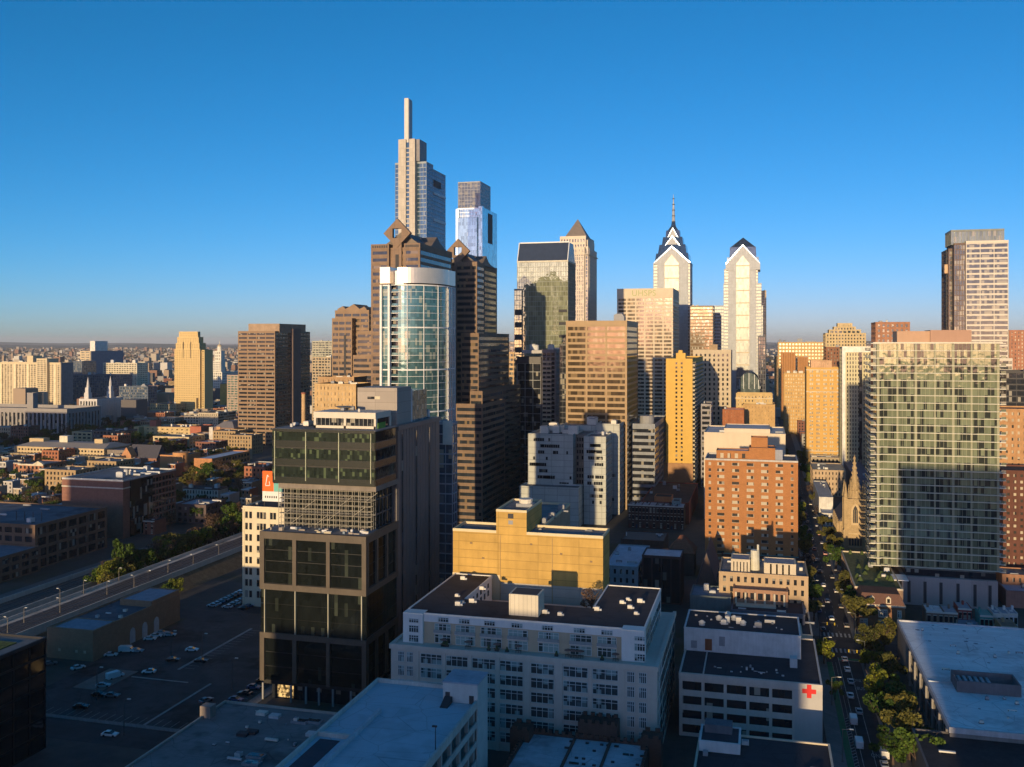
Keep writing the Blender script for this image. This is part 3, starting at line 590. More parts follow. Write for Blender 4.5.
b.part('dark_slot').box(b.X0 + 12.3, b.Y0 - .5, 0, b.X0 + 14.8, b.Y0 - .05, b.z - 4.3, GDARK); b.finish()
simple('apartment_tower', 'reddish brick tower top with arched loggia above the green glass tower', 'apartment tower', 875.5, 910, 322, Y=760, D=30, wall=M((.36, .18, .11), .85), glass=GD, front=(7, 3.8, 1.7, 1.6), n=2, zt=None)
simple('office_block', 'small dark block far off, left of the reddish brick tower top', 'office block', 866, 877, 341, Y=1300, D=30, wall=M((.12, .12, .15)), front=(4, 3.6, 1, 1.4), n=1)
# --- tall banded tower on the right
b = mk('apartment_tower', 'tall beige banded tower with a recessed glass crown on the right', 'apartment tower', 966, 1008.5, 241, d=620, D=30)
X0, X1, Y, z = b.X0, b.X1, b.Y0, b.z; BND = M((.60, .55, .47), .6, .05); TG = G((.12, .13, .13), .5, .07, (1.5, 1.5, 3.35), .3, (.30, .28, .22), .02); br = M((.17, .12, .10), .7)
b.block(X0, X1, Y, Y + 26, 0, z, BND, TG, (3, 3.35, .45, 1.15), None, None, par=1.5)
b.block(PX(954, Y + 2), X0, Y + 2, Y + 28, 0, z - 1, br, TG, (4, 3.35, .35, .5), None, None, par=1)
b.block(PX(948.5, Y + 8), PX(954.2, Y + 8), Y + 8, Y + 34, 0, z - 4, br, TG, (1, 3.35, .6, 1.0), None, (-4, 3.35, 1.5, 1.2), par=1)
b.block(PX(951, Y + 3), PX(1004.5, Y + 3), Y + 3.5, Y + 24, z - 2, PZ(229, X0, Y), M((.2, .22, .2), .5), G((.25, .28, .22), .6, .06), (-2.2, 6, .25, .4), None, (-2.2, 6, .25, .4), par=1)
b.block(X1 - 8, PX(1012.5, Y - 3), Y - 3, Y + 20, 0, PZ(358, X0, Y), BND, TG, (1, 3.35, .5, 1.4), None, None, par=1)
h = b.part('hoist_cab'); xh = PX(946.5, Y + 12); zz = PZ(269, xh, Y + 12); h.box(xh - 1.4, Y + 11, zz - 3, xh + 1.8, Y + 15, zz + 3, M((.6, .4, .25), .7)); h.box(xh, Y + 14, 0, xh + .6, Y + 14.6, z - 4, DARKM)
b.finish()
simple('apartment_tower', 'red brown brick tower cut by the right edge behind the banded tower', 'apartment tower', 1009, 1060, 330, d=900, D=40, wall=M((.38, .18, .11), .85), glass=WG, front=(14, 3.4, 2.1, 1.6), n=2)
simple('office_block', 'black glass block with a red stripe at the right edge', 'office block', 1006, 1070, 371, d=560, D=30, wall=M((.03, .03, .035), .4), glass=GDARK, front=(-6, 3.6, .3, .8), n=1)
simple('apartment_block', 'orange brick block with dark window rows right of the green glass tower', 'apartment block', 996, 1060, 408.5, d=470, D=24, wall=M((.44, .25, .12), .85), glass=WG, front=(10, 3.1, 1.7, 1.7), n=2, minpx=3)
simple('apartment_block', 'dark brick block with white lintels lowest at the right edge', 'apartment block', 1003, 1075, 470, d=425, D=22, wall=M((.13, .055, .04), .85), glass=WG, front=(10, 2.9, 1.6, 1.6), n=2, minpx=3)
# --- green glass balcony tower
PGN = M((.32, .32, .22), .7, .05); GRN = G((.27, .31, .20), .35, .05, (1.3, 1.3, 3.15), .30, (.03, .035, .03), .03)
b = mk('apartment_tower', 'broad green glass apartment tower with white floor edges and balconies', 'apartment tower', 877, 1000, 343, d=398, D=30)
X0, X1, Y, z = b.X0, b.X1, b.Y0, b.z; Y1 = Y + 27; zb = 15; W_ = X1 - X0; wl = M((.66, .64, .54), .6, .04)
b.wall.box(X0 + 1.2, Y + 1.6, zb, X1 - 1.2, Y1, z - 1, M((.2, .2, .16), .6)); nf = int((z - zb) / 3.15); fh = (z - zb) / nf
fe = b.part('floor_edges'); pr = b.part('piers')
for k in range(nf + 1):
    zz = zb + k * fh; fe.box(X0 - 1.2, Y - .05, zz - .24, X1 + .6, Y + 1.8, zz, wl); fe.box(X0 - 2.6, Y - .6, zz - .3, X0 + 1.6, Y + 9, zz - .01, wl); fe.box(X0 - 2.4, Y + 14, zz - .3, X0 + 1.5, Y1 - 2, zz - .01, wl)
    fe.box(X1 - .2, Y - .6, zz - .3, X1 + 2.2, Y + 7, zz - .01, wl)
    if k < nf:
        ra = b.piece('balcony_rail')
        for (p, q, r, s) in ((X0 - 2.6, Y - .55, X0 - .5, Y - .45), (X0 - 2.6, Y - .5, X0 - 2.5, Y + 9), (X0 - 2.4, Y + 14, X0 - 2.3, Y1 - 2), (X1 + .3, Y - .55, X1 + 2.2, Y - .45)): ra.box(p, q, zz, r, s, zz + 1.05, G((.25, .28, .2), .3, .1, wav=0))
        for (u, v) in ((.022, .165), (.18, .315), (.335, .475), (.488, .62), (.64, .77), (.785, .98)):
            b.win.append(('f', X0, Y, X1, Y1, 1.2, W_ * u, W_ * v, zz + .0, zz + fh - .3, GRN))
            for q in range(1, 4): pr.box(X0 + W_ * (u + (v - u) * q / 4) - .05, Y + .98, zz, X0 + W_ * (u + (v - u) * q / 4) + .05, Y + 1.12, zz + fh - .3, PGN)
        for v in range(4): b.win.append(('l', X0 + 1.2, Y, X1, Y1, -.05, 1 + v * 6, 6 + v * 6, zz + .1, zz + fh - .4, GRN))
for u, v in ((0, .022), (.165, .18), (.315, .335), (.475, .488), (.62, .64), (.77, .785), (.98, 1)): pr.box(X0 + W_ * u, Y + .7, zb, X0 + W_ * v, Y + 1.7, z - .5, PGN)
b.roof.box(X0 - 1.5, Y - .3, z - .05, X1 + 1, Y1, z + .35, wl)
pb = M((.46, .30, .20), .8, .05); b.wall.box(PX(897, Y + 6), Y + 6, z + .3, PX(931, Y + 6), Y + 20, z + 5.1, pb); b.wall.box(PX(930, Y + 6), Y + 5, z + .3, PX(971, Y + 6), Y + 20, z + 5.5, M((.40, .25, .18), .8, .05))
# podium
pd = M((.44, .38, .36), .8, .06, .2, (6, 12)); b.wall.box(PX(902, Y - 4), Y - 4, 0, PX(998, Y - 4), Y1 + 4, zb - 3.2, pd); b.part('podium_glass').box(PX(905, Y - 2), Y - 2, zb - 3.2, PX(996, Y - 2), Y1, zb - .4, GDARK)
for u in (909, 925, 941, 958, 975, 990): b.piece('slot_window').box(PX(u, Y - 4) - .6, Y - 4.1, 1, PX(u, Y - 4) + .6, Y - 3.9, zb - 5, DARKM)
b.part('terrace_canopy').box(PX(893, Y - 12), Y - 14, 12, PX(908, Y - 12), Y - 4, 12.4, M(WHITE)); b.finish(minpx=9); FOOT.append((X0 - 3, Y - 5, X1 + 3, Y1 + 4))
# ------------------------------------------------------------------ foreground and middle buildings
FRAME = M((.55, .60, .60), .5, .05); BRZ = M((.105, .085, .065), .6, .12, .3)
LOBBY, _nt, _p = newmat('lit_lobby'); _w = node(_nt, 'ShaderNodeTexNoise'); _w.inputs['Scale'].default_value = 1.1; _nt.links.new(mapped(_nt), _w.inputs['Vector']); _r = ramp(_nt, _w.outputs['Fac'], ((.4, (.05, .03, .01)), (.62, (1.0, .62, .22)))); _nt.links.new(_r, _p.inputs['Emission Color']); _p.inputs['Emission Strength'].default_value = .8; _p.inputs['Base Color'].default_value = (.1, .07, .04, 1)
# --- dark glass office building with bronze frames and a scaffolded recess
b = mk('office_building', 'dark glass office building with bronze frames, scaffolded recess and grey lift core', 'office building', 260, 366, 537, Y=262, D=26)
X0, X1, Y = b.X0, b.X1, 262.0; Z = lambda y: PZ(y, X1, Y)
zA, zB, zC, zD = Z(537), Z(594), Z(641), Z(691)
b.wall.box(X0 + .8, Y + .8, 5.0, X1 - .8, Y + 26, zA - 1.0, M((.03, .03, .03), .5))
cols = [(259.6, 264), (292.2, 296), (326, 329.6), (361.6, 366)]
fr = b.part('bronze_frame')
def frame(z0, z1, band):
    for i, (u, v) in enumerate(cols): fr.box(PX(u, Y), Y, z0, PX(v, Y), Y + 1.0, z1 - band, BRZ)
    fr.box(X0 - .1, Y - .05, z1 - band, X1 + .02, Y + 1.0, z1, BRZ)
    ys = [Y + .9, Y + 8.2, Y + 16.2, Y + 24.4]
    for q in ys: fr.box(X1 - 1.0, q, z0, X1, q + 1.3, z1 - band - .01, BRZ)
    fr.box(X1 - 1.0, Y + 1.0, z1 - band, X1 + .03, Y + 26, z1 - .01, BRZ)
frame(zB + 1.0, zA, 2.2); fr.box(X0 - .1, Y - .06, zB - .8, X1 + .03, Y + 1.0, zB + 1.0, BRZ); fr.box(X1 - 1.0, Y + 1.0, zB - .8, X1 + .03, Y + 26, zB + .99, BRZ)
frame(zD, zC, 1.7)
def bays(z0, z1, rows):
    for i in range(3):
        u, v = PX(cols[i][1], Y), PX(cols[i + 1][0], Y)
        for r in range(rows):
            for q in range(3): b.win.append(('f', 0, Y, 0, 0, .75, u - 0 + (v - u) * q / 3 + .04, u + (v - u) * (q + 1) / 3 - .04, z0 + (z1 - z0) * r / rows + .12, z0 + (z1 - z0) * (r + 1) / rows - .12, BLACKG))
bays(zD + .1, zC - 1.7, 3); bays(zB + 1, zA - 2.2, 4)
for r in range(3):
    for i in range(10):
        u = X0 + (X1 - X0) * i / 10; h = (zB - .8 - zC) / 3; b.win.append(('f', 0, Y, 0, 0, .6, u + .04, u + (X1 - X0) / 10 - .04, zC + h * r + .05, zC + h * (r + 1) - .1, BLACKG))
fins = b.part('glass_fins')
for u in (264.5, 295, 328, 361.5): fins.box(PX(u, Y) - .14, Y - .05, zC, PX(u, Y) + .14, Y + .6, zB - .8, M((.42, .40, .30), .4))
for (z0, z1, rows) in ((zD, zC - 1.7, 3), (zC, zB - .8, 3), (zB + 1, zA - 2.2, 4)):
    for r in range(rows):
        for q in range(9):
            u = 1.2 + q * 2.75; b.win.append(('r', 0, Y, X1, 0, .7, u, u + 2.6, z0 + (z1 - z0) * r / rows + .12, z0 + (z1 - z0) * (r + 1) / rows - .12, BLACKG))
b.roof.box(X0 - .1, Y + 1.0, zA - .3, X1 - 1.0, Y + 12, zA - .1, ROOFG)
# ground floor
b.wall.box(X0 + 2.5, Y + 3, 0, X1 - 2, Y + 26, 5.0, GDARK)
for u in (262, 290, 305, 318, 332, 350, 363): b.wall.box(PX(u, Y) - .25, Y + .4, 0, PX(u, Y) + .25, Y + .9, 5.2, M((.3, .3, .3), .5))
b.part('lobby_window').box(PX(273, Y), Y + 2.9, .4, PX(289, Y), Y + 2.98, 4.4, LOBBY)
# recess with scaffold
rx0, rx1 = PX(284, Y + 12), X1 - 2.0; Zr = lambda y: PZ(y, X1, Y + 7); zE = Zr(487)
b.block(rx0, rx1, Y + 12, Y + 26, zA - .3, zE, M((.1, .1, .1), .5), BLACKG, (-2.6, 4.6, .15, .4), (-2.6, 4.6, .15, .4), par=.3)
sc = b.part('scaffold_tubes'); sm = M((.36, .33, .26), .5, .05); nx = 15
for L_ in (0, 1.6):
    for i in range(nx + 1):
        x = rx0 + (rx1 - rx0) * i / nx; sc.box(x - .07, Y + 8.5 + L_, zA - .1, x + .07, Y + 8.64 + L_, zE, sm)
    for k in range(9):
        z = zA + 1 + k * 1.55; sc.box(rx0, Y + 8.5 + L_, z, rx1, Y + 8.62 + L_, z + .12, sm)
for i in range(0, nx, 2):
    x = rx0 + (rx1 - rx0) * i / nx; w = (rx1 - rx0) / nx; z = zA + 1 + random.randint(0, 5) * 1.55; sc.bar((x, Y + 8.45, z), (x + w * 2, Y + 8.45, z + 3.1), .12, sm)
for k in (2, 5): sc.box(rx0, Y + 8.6, zA + 1 + k * 1.55, rx1, Y + 10.1, zA + 1.1 + k * 1.55, M((.35, .28, .18), .8))
for i in range(26):
    x = random.uniform(rx0 - 1, rx1); y = random.uniform(Y + 2, Y + 8); b.piece('site_material').box(x, y, zA - .1, x + random.uniform(.4, 2.4), y + random.uniform(.3, .9), zA + random.uniform(.1, .9), random.choice([M((.5, .44, .32)), M((.35, .3, .25)), M((.6, .6, .6)), M((.2, .25, .3))]))
# upper glass block
ux0 = PX(272, Y + 7); zF = Zr(431)
b.wall.box(ux0 + .3, Y + 7.4, zE, X1 - .3, Y + 26, zF - .2, M((.03, .03, .03), .5)); b.roof.box(ux0, Y + 7, zF - .25, X1, Y + 26, zF, ROOFG)
b.part('soffit').box(ux0 + 2, Y + 7.6, zE - 1.6, X1, Y + 26, zE, M((.20, .17, .14), .6))
SPN = M((.018, .022, .016), .25, .1, .3, None, .7); H3 = (zF - zE) / 3
for r in range(3):
    for i in range(12):
        u = ux0 + (X1 - ux0) * i / 12; w = (X1 - ux0) / 12; z = zE + H3 * r
        b.win.append(('f', 0, Y + 6.7, 0, 0, .5, u + .04, u + w - .04, z + H3 * .36, z + H3 * .92, G((.03, .04, .03), .2, .05, (.8, .8, 1.3), .14, (.09, .12, .065))))
    b.wall.box(ux0 + .2, Y + 6.9, zE + H3 * r + .01, X1 - .2, Y + 7.35, zE + H3 * r + H3 * .36, SPN); b.wall.box(X1 - .4, Y + 7.4, zE + H3 * r + .01, X1 - .05, Y + 24, zE + H3 * r + H3 * .36, SPN)
    for q in range(6): b.win.append(('r', 0, Y + 7, X1, 0, .3, .6 + q * 2.7, 3.2 + q * 2.7, zE + H3 * r + H3 * .36, zE + H3 * r + H3 * .92, BLACKG))
b.wall.box(ux0 + .2, Y + 6.9, zF - .9, X1 - .2, Y + 7.3, zF - .02, SPN)
for u in (275, 306, 339, 371): b.part('glass_fins').box(PX(u, Y + 7) - .12, Y + 6.7, zE + 1, PX(u, Y + 7) + .12, Y + 7.4, zF - .8, M((.42, .44, .30), .4))
# white penthouse
PW = M((.62, .56, .46), .6, .05); px0, px1 = PX(314, Y + 13), PX(376, Y + 13); zP = PZ(413, X1, Y + 13)
b.wall.box(px0 + .5, Y + 13.4, zF, px1 - .4, Y + 25, zP - .4, GDARK); b.wall.box(px0, Y + 12.6, zP - 1.9, px1, Y + 25.2, zP, PW)
for u in (314, 344, 374): b.wall.box(PX(u, Y + 13), Y + 12.8, zF, PX(u + 2.2, Y + 13), Y + 14, zP - 1.8, PW)
b.wall.box(px0, Y + 12.8, zF, px1, Y + 13.9, zF + .8, PW); b.wall.box(px1 - .5, Y + 24.6, zF, px1, Y + 25.6, zP - 1.8, PW)
for i in range(14): x = px0 + 1 + i * (px1 - px0 - 1) / 14; b.part('window_mullions').box(x - .05, Y + 13.1, zF + .8, x + .05, Y + 13.3, zP - 1.9, M((.4, .4, .36), .5))
b.part('garden_wall').box(px1 + .1, Y + 14, zF, px1 + .3, Y + 20, zF + 1.8, M((.16, .32, .05), .8, .4, 2))
# grey core and slab
gy = M((.36, .32, .28), .7, .05, .1, (7, 3.6)); cx0, cx1 = PX(357.5, 292), PX(397, 292); zc = PZ(388, cx1, 292)
b.wall.box(cx0, 292, zF - 5, cx1, 305, zc, gy); b.part('core_window').box(PX(367.5, 292), 291.9, PZ(399.5, cx1, 292), PX(374.5, 292), 292.2, PZ(397, cx1, 292), GDARK)
b.part('core_window').box(PX(375, 292), 291.93, PZ(399.5, cx1, 292), PX(380, 292), 292.2, PZ(396.6, cx1, 292), M((.6, .55, .4)))
b.wall.box(cx1 - 3, 305, zF - 5, cx1 - .3, 307, PZ(389, cx1, 305), M((.6, .6, .6), .5)); b.part('plant_screen').box(cx1 - 16, 307, zF - 5, cx1 - .5, 322, PZ(391, cx1, 307), G((.16, .22, .22), .4, .1, (1.4, 1.4, 1.8), .2, (.3, .33, .3)))
slabm = M((.15, .135, .13), .5, .1, .2, None, .5); sx0, sx1 = X1 - 34, X1 - .6; zs = PZ(427, X1, 286); Ye = PYs(441, X1)
b.wall.box(sx0, Y + 26.05, 0, sx1, Ye, zs, slabm)
for i in range(15):
    y = Y + 27 + i * (Ye - Y - 29) / 15; b.wall.box(sx1 - .05, y, .5, sx1 + .12, y + .2, zs - .5, slabm)
    if i % 5 == 1: b.part('dark_glazing_strips').box(sx1 - .05, y + .9, 1, sx1 + .12, y + 1.8, zs - 3, GDARK)
b.wall.box(sx1 - .5, Y + 26.2, zs - 1.4, sx1 + .6, Ye + .1, zs + .01, slabm)
b.part('rooftop_dish').cone(PX(345, 284), 284, zP, zP + 1.2, .3, 3.2, M((.3, .28, .24)), 14)
b.clutter(px0 - 12, px0 - 1, Y + 12, Y + 24, zF, 6, 2.0); b.clutter(px0 + 2, px1 - 2, Y + 14, Y + 24, zP, 3, 1.4); b.clutter(sx0 + 2, sx1, 324, Ye, zs, 3, 3)
b.wname = 'window'; b.finish(minpx=20); FOOT.append((X0, Y, X1, Ye))
# antenna mast and chimney behind it
b = mk('office_building', 'blue glass office building close behind the dark slab with bronze frames', 'office building', 425, 452.5, 422, Y=352, D=40)
b.block(b.X0, b.X1, 352, 358, 0, b.z, M((.3, .32, .36), .5), G((.12, .17, .24), .5, .06, (2, 2, 3.6), .1), (-3.2, 3.8, .25, .5), (-3.2, 3.8, .25, .5)); b.clutter(b.X0, b.X1, 352, 358, b.z - .8, 3, 3)
b.part('mesh_screen').box(PX(443, 351.5), 351.2, PZ(445, b.X1, 351), PX(452, 351), 351.6, b.z + .5, M((.62, .56, .48), .4, .1)); b.finish()
# --- cream building with billboard
CRM = M((.66, .58, .42), .85, .07); b = mk('office_building', 'narrow cream masonry building with dark paired windows left of the dark glass office', 'office building', 243, 288, 508, Y=354, xs=None, D=26)
X0, X1, Y, z = b.X0, b.X1, b.Y0, b.z
b.block(X0, X1, Y, Y + 26, 0, z, CRM, GDARK, roof=ROOF, par=.8)
for k in range(8):
    zz = z - 5.0 - k * 4.7
    for u in (1.1, 3.0, 6.5, 8.0, 9.5, 12.6, 14.1): b.win.append(('f', X0, Y, X1, 0, -.02, u, u + 1.15, zz, zz + 2.7, GDARK))
    b.wall.box(X0 - .1, Y - .12, zz - .4, X1, Y + .02, zz - .15, CRM)
b.wall.box(X0 - .4, Y - .4, z - 1.3, X1 + .2, Y + .02, z - .7, CRM); b.wall.box(X0 - .15, Y - .2, 0, X0 + .6, Y + .02, z - 1.3, CRM); b.clutter(X0, X1, Y + 2, Y + 25, z - .7, 5, 2); b.finish(minpx=6)
t = empty('billboard', (PX(268, 352), 356, z), 'orange and white billboard standing on the cream building roof', 'billboard')
mb = MB(); w0, w1 = PX(262.5, 356) - PX(268, 352), PX(282, 356) - PX(268, 352); wo = PX(271, 356) - PX(268, 352)
mb.box(w0, 0, 6.2, wo + 1.2, .5, 14.6, M((.85, .14, .02), .5, .05)); mb.build('orange_panel', t)
mb = MB(); mb.box(wo + 1.2, 0, 6.2, w1, .5, 9.6, M((.16, .45, .40), .5, .05)); mb.build('teal_panel', t)
mb = MB(); mb.box(w0, -.05, 2.0, w1, .5, 6.15, M((.72, .72, .70), .5, .05)); mb.build('white_panel', t)
mb = MB(); q = wo - 2.4
mb.bar((q, -.1, 8.5), (q + .9, -.1, 13), .35, M(WHITE)); mb.bar((q + .9, -.1, 13), (q + 1.5, -.1, 12.2), .3, M(WHITE)); mb.bar((q, -.1, 8.5), (q + 2.0, -.1, 8.7), .35, M(WHITE)); mb.bar((q + 2, -.1, 8.7), (q + 1.7, -.1, 10.3), .3, M(WHITE)); mb.build('emblem', t)
mb = MB(); 
for i in range(6): mb.box(w0 + 1.2 + i * 1.0, -.12, 3.4, w0 + 1.7 + i * 1.0, -.06, 4.3, DARKM)
for x in (w0 + .5, w1 - .7): mb.box(x, .5, 0, x + .25, .8, 9, DARKM)
mb.build('posts', t)
# --- white loft building with a penthouse terrace
LF = M((.58, .52, .45), .85, .08, .25); LFW = M((.76, .74, .70), .7, .06); BEI = M((.50, .41, .29), .85, .06)
LG1 = G((.05, .07, .08), .2, .08, (1.3, 1.3, 3.9), .3, (.24, .34, .34))
b = Bld('loft_building', 'long grey white loft building with penthouse terrace and dark U shaped roof', 'apartment building', -60, 246)
Y = 246.; X0, X1 = PX(391, Y), PX(657, Y); zt = 25.8; W_ = X1 - X0; zr = 33.8
b.wall.box(X0, Y, 0, X1, Y + 52, zt, LF); FOOT.append((X0, Y, X1, Y + 60))
b.wall.box(X0 - .4, Y - .4, zt - .8, X1 + .4, Y + .6, zt + .5, LF); b.wall.box(X1 - .6, Y + .6, zt - .8, X1 + .4, Y + 52, zt + .49, LF); b.wall.box(X0 - .4, Y + .6, zt - .8, X0 + .6, Y + 52, zt + .49, LF)
fx = lambda q: X0 + W_ * (q - 38) / 907.
WBAYS = [(147, 222), (238, 314), (330, 410), (426, 505), (532, 610), (641, 722), (738, 820)]; PAV = [(65, 86), (97, 118), (850, 873), (888, 911)]
frl = []
for k in range(6):
    zz = zt - 4.2 - k * 3.85
    for (u, v) in WBAYS: b.win.append(('f', 0, Y, 0, 0, -.04, fx(u), fx(v), zz, zz + 2.75, LG1))
    for (u, v) in PAV: b.win.append(('f', 0, Y, 0, 0, -.04, fx(u), fx(v), zz, zz + 2.75, LG1))
    b.wall.box(X0 + .1, Y - .1, zz - .35, X1 - .1, Y + .05, zz - .12, LF)
    for q in range(9): b.win.append(('r', 0, Y, X1, 0, -.04, 3 + q * 5.3, 6.6 + q * 5.3, zz, zz + 2.6, LG1))
for q in [(128, 140), (224, 236), (316, 328), (412, 424), (508, 529), (613, 638), (725, 736), (822, 840)]: b.wall.box(fx(q[0]), Y - .25, 0, fx(q[1]), Y + .05, zt - .8, LF)
# penthouse storeys
Yp = Y + 4.5; P0, P1 = PX(405, Yp), PX(644, Yp); pw = P1 - P0
b.wall.box(P0, Yp, zt, P1, Yp + 17, zr - .02, BEI); b.wall.box(P0, Yp + 17, zt, P0 + 12.5, Yp + 45, zr - .02, LFW); b.wall.box(P1 - 16.5, Yp + 17, zt, P1, Yp + 43, zr - .02, LFW)
for (u, v) in ((P0 - .2, PX(424, Yp)), (PX(622, Yp), P1 + .2)): b.wall.box(u, Yp - 1.0, zt - .4, v, Yp + 3, zr + .3, LFW)
b.wall.box(PX(424, Yp), Yp - .2, zr - 2.0, PX(622, Yp), Yp + .3, zr + .35, LFW)
b.roof.box(P0 + .3, Yp + .3, zr, P1 - .3, Yp + 17, zr + .2, ROOF); b.roof.box(P0 + .3, Yp + 17, zr, P0 + 12.2, Yp + 45, zr + .19, ROOF); b.roof.box(P1 - 16.2, Yp + 17, zr, P1 - .3, Yp + 43, zr + .19, ROOF)
for (x0_, y0_, x1_, y1_) in ((P0 - .1, Yp + 3, P0 + .3, Yp + 45), (P1 - .3, Yp + 3, P1 + .1, Yp + 43), (P0 + 12.2, Yp + 17, P0 + 12.6, Yp + 45), (P1 - 16.6, Yp + 17, P1 - 16.2, Yp + 43), (P0, Yp + 45, P0 + 12.6, Yp + 45.4), (P1 - 16.6, Yp + 43, P1, Yp + 43.4)): b.wall.box(x0_, y0_, zr - .5, x1_, y1_, zr + .45, LFW)
for (u, v) in [(178, 235), (254, 322), (344, 416), (440, 507), (545, 614), (653, 724), (745, 806)]:
    for r in (0, 1): b.win.append(('f', 0, Yp, 0, 0, -.04, fx(u), fx(v), zt + .3 + r * 2.95, zt + 2.7 + r * 2.95, G((.06, .09, .09), .2, .08, (1.1, 1.1, 2.9), .5, (.28, .40, .38))))
    b.win.append(('f', 0, Yp - .22, 0, 0, -.03, fx(u) + 1, fx(u) + 4.0, zr - 1.75, zr - .5, G((.04, .05, .05), .2, .08, (3.3, 3.3, 9), .45, (.26, .36, .36))))
    ra = b.piece('balcony_rail'); ra.box(fx(u) - .2, Yp - .75, zt + 3.2, fx(v) + .2, Yp - .68, zt + 4.1, M((.3, .33, .33), .5)); ra.box(fx(u) - .2, Yp - .7, zt + 3.05, fx(v) + .2, Yp, zt + 3.18, LFW)
for u in (88, 868):
    for r in (0, 1, 2): b.win.append(('f', 0, Yp - 1.02, 0, 0, -.03, fx(u), fx(u + 34), zt + .3 + r * 2.7, zt + 2.2 + r * 2.7 - (.8 if r == 2 else 0), LG1))
for q in range(9):
    for r in (0, 1): b.win.append(('r', 0, Yp, P1, 0, -.04, 4 + q * 4.2, 7 + q * 4.2, zt + .4 + r * 2.9, zt + 2.5 + r * 2.9, LG1))
for q in range(6): b.win.append(('r', 0, Yp + 17, P0 + 12.5, 0, -.04, 3 + q * 4, 4.4 + q * 4, zr - 5, zr - 3.3, GDARK)); b.win.append(('r', 0, Yp + 17, P0 + 12.5, 0, -.04, 3 + q * 4, 4.4 + q * 4, zr - 2.4, zr - 1.1, GDARK))
b.part('roof_box').box(PX(509, 255), 255, zr + .1, PX(538.2, 255), 262.5, 39.9, M((.66, .60, .48), .7, .05, .2, (1.2, 20)))
b.part('roof_box').box(PX(509, 255) + .5, 255.5, 39.9, PX(538.2, 255) - .5, 262, 39.93, DARKM)
for (x, y) in [(457, 594), (463, 577), (482, 587), (597, 608), (622, 601), (630, 606), (628, 598), (560, 613), (527, 575 + 20), (472, 600), (636, 612), (462, 601), (458, 603), (545, 611), (640, 600)]:
    gx, gy_ = GR(x, y + 3, zr)
    mb = MB(); s_ = random.uniform(.7, 1.2)
    mb.box(gx - s_ * .7, gy_ - .5, zr + .2, gx + s_ * .7, gy_ + .5, zr + .2 + s_, EQUIP3); mb.cone(gx, gy_, zr + .2 + s_, zr + .35 + s_, s_ * .5, s_ * .4, EQUIP2, 10); mb.box(gx + s_ * .75, gy_ - .3, zr + .19, gx + s_ * 1.3, gy_ + .3, zr + .2 + s_ * .5, EQUIP)
    if not hasattr(b, 'gear'): b.gear = []
    b.gear.append(mb)
b.finish(frames=(FRAME, 4, .14), minpx=4)
for i in range(16):      # terrace furniture and planters
    x = random.uniform(PX(430, 249), PX(618, 249)); mb = MB(); k = i % 2
    if k: mb.box(-.5, -.3, 0, .5, .3, .5, DARKM); mb.cone(0, 0, .5, 1.2 + random.random() * .5, .45, .2, M((.05, .08, .03), .9, .4, 2), 7)
    else:
        mb.box(-.8, -.5, .65, .8, .5, .72, M((.2, .16, .12)))
        for sx in (-.7, .65):
            for sy in (-.45, .4): mb.box(sx, sy, 0, sx + .06, sy + .06, .65, DARKM)
        mb.cone(0, 0, 0, 2.0, .05, .05, DARKM, 6); mb.cone(0, 0, 1.9, 2.3, 1.1, .05, M((.2, .12, .1)), 8)
    o = mb.build('planter' if k else 'patio_table', None, (x, 248.6, zt)); tag(o, ('potted shrub on the long penthouse terrace of the grey white loft building' if k else 'patio table with parasol on the long terrace of the grey white loft building'), 'planter' if k else 'table', 'planters along the loft terrace' if k else 'tables along the loft terrace')
# --- yellow windowless building
YW = M((.55, .35, .10), .85, .15, .12, (13.5, 2.75, 0, .09)); YP = M((.66, .56, .36), .8, .06); b = mk('telephone_exchange', 'big windowless golden yellow building with raised stair block on its roof', 'building', 453, 603, 536, Y=300, D=11)
X0, X1, Y = b.X0, b.X1, 300.; z = PZ(536, X1, Y); b.Y1 = 313
b.block(X0, X1, Y, 313, 0, z, YW, None, roof=ROOFG, par=.9, pm=YP); q0, q1 = PX(496.3, Y), PX(526.6, Y)
b.block(q0, q1, Y - .08, 322, z - 1, PZ(514, X1, Y), YW, None, roof=ROOFG, par=.8, pm=YP); b.part('louvre').box(PX(508, Y), Y - .2, PZ(523, X1, Y), PX(513.5, Y), Y - .05, PZ(518, X1, Y), DARKM); b.part('louvre').box(PX(508.5, Y), Y - .2, PZ(529, X1, Y), PX(513, Y), Y - .05, PZ(525, X1, Y), EQUIP2)
b.block(q0 - 2, -71.5, 313.1, 358, 0, z, M((.40, .30, .2), .85), None, roof=ROOFG, par=.9, pm=YP)
b.wall.box(X0 - .08, Y - .12, 0, PX(500, Y), Y + .1, PZ(572, X0, Y), YP); b.wall.box(X0 + 1, Y - .1, 0, X1 - .2, Y + .1, PZ(589, X1, Y), M((.50, .47, .40), .85, .06, .2, (13.5, 2.75)))
mb = b.part('cooling_tower'); tx, ty = q0 + 7, 312; mb.cone(tx, ty, PZ(514, X1, Y) - .7, PZ(514, X1, Y) + 1.8, 2.0, 2.4, EQUIP3, 12); mb.box(tx - 2.8, ty - 2.4, PZ(514, X1, Y) - .7, tx + 2.8, ty + 2.4, PZ(514, X1, Y) + .4, EQUIP2)
for (u, y_) in ((482, 565), (530, 548), (560, 556), (470, 550), (590, 562)): b.piece('wall_vent').box(PX(u, Y), Y - .18, PZ(y_ + 1.2, X1, Y), PX(u + 2.4, Y), Y - .02, PZ(y_ - .6, X1, Y), M((.26, .18, .10)))
for u in (500, 552): b.piece('downpipe').box(PX(u, Y), Y - .2, 22, PX(u, Y) + .2, Y - .02, z - 1.5, M((.42, .30, .14)))
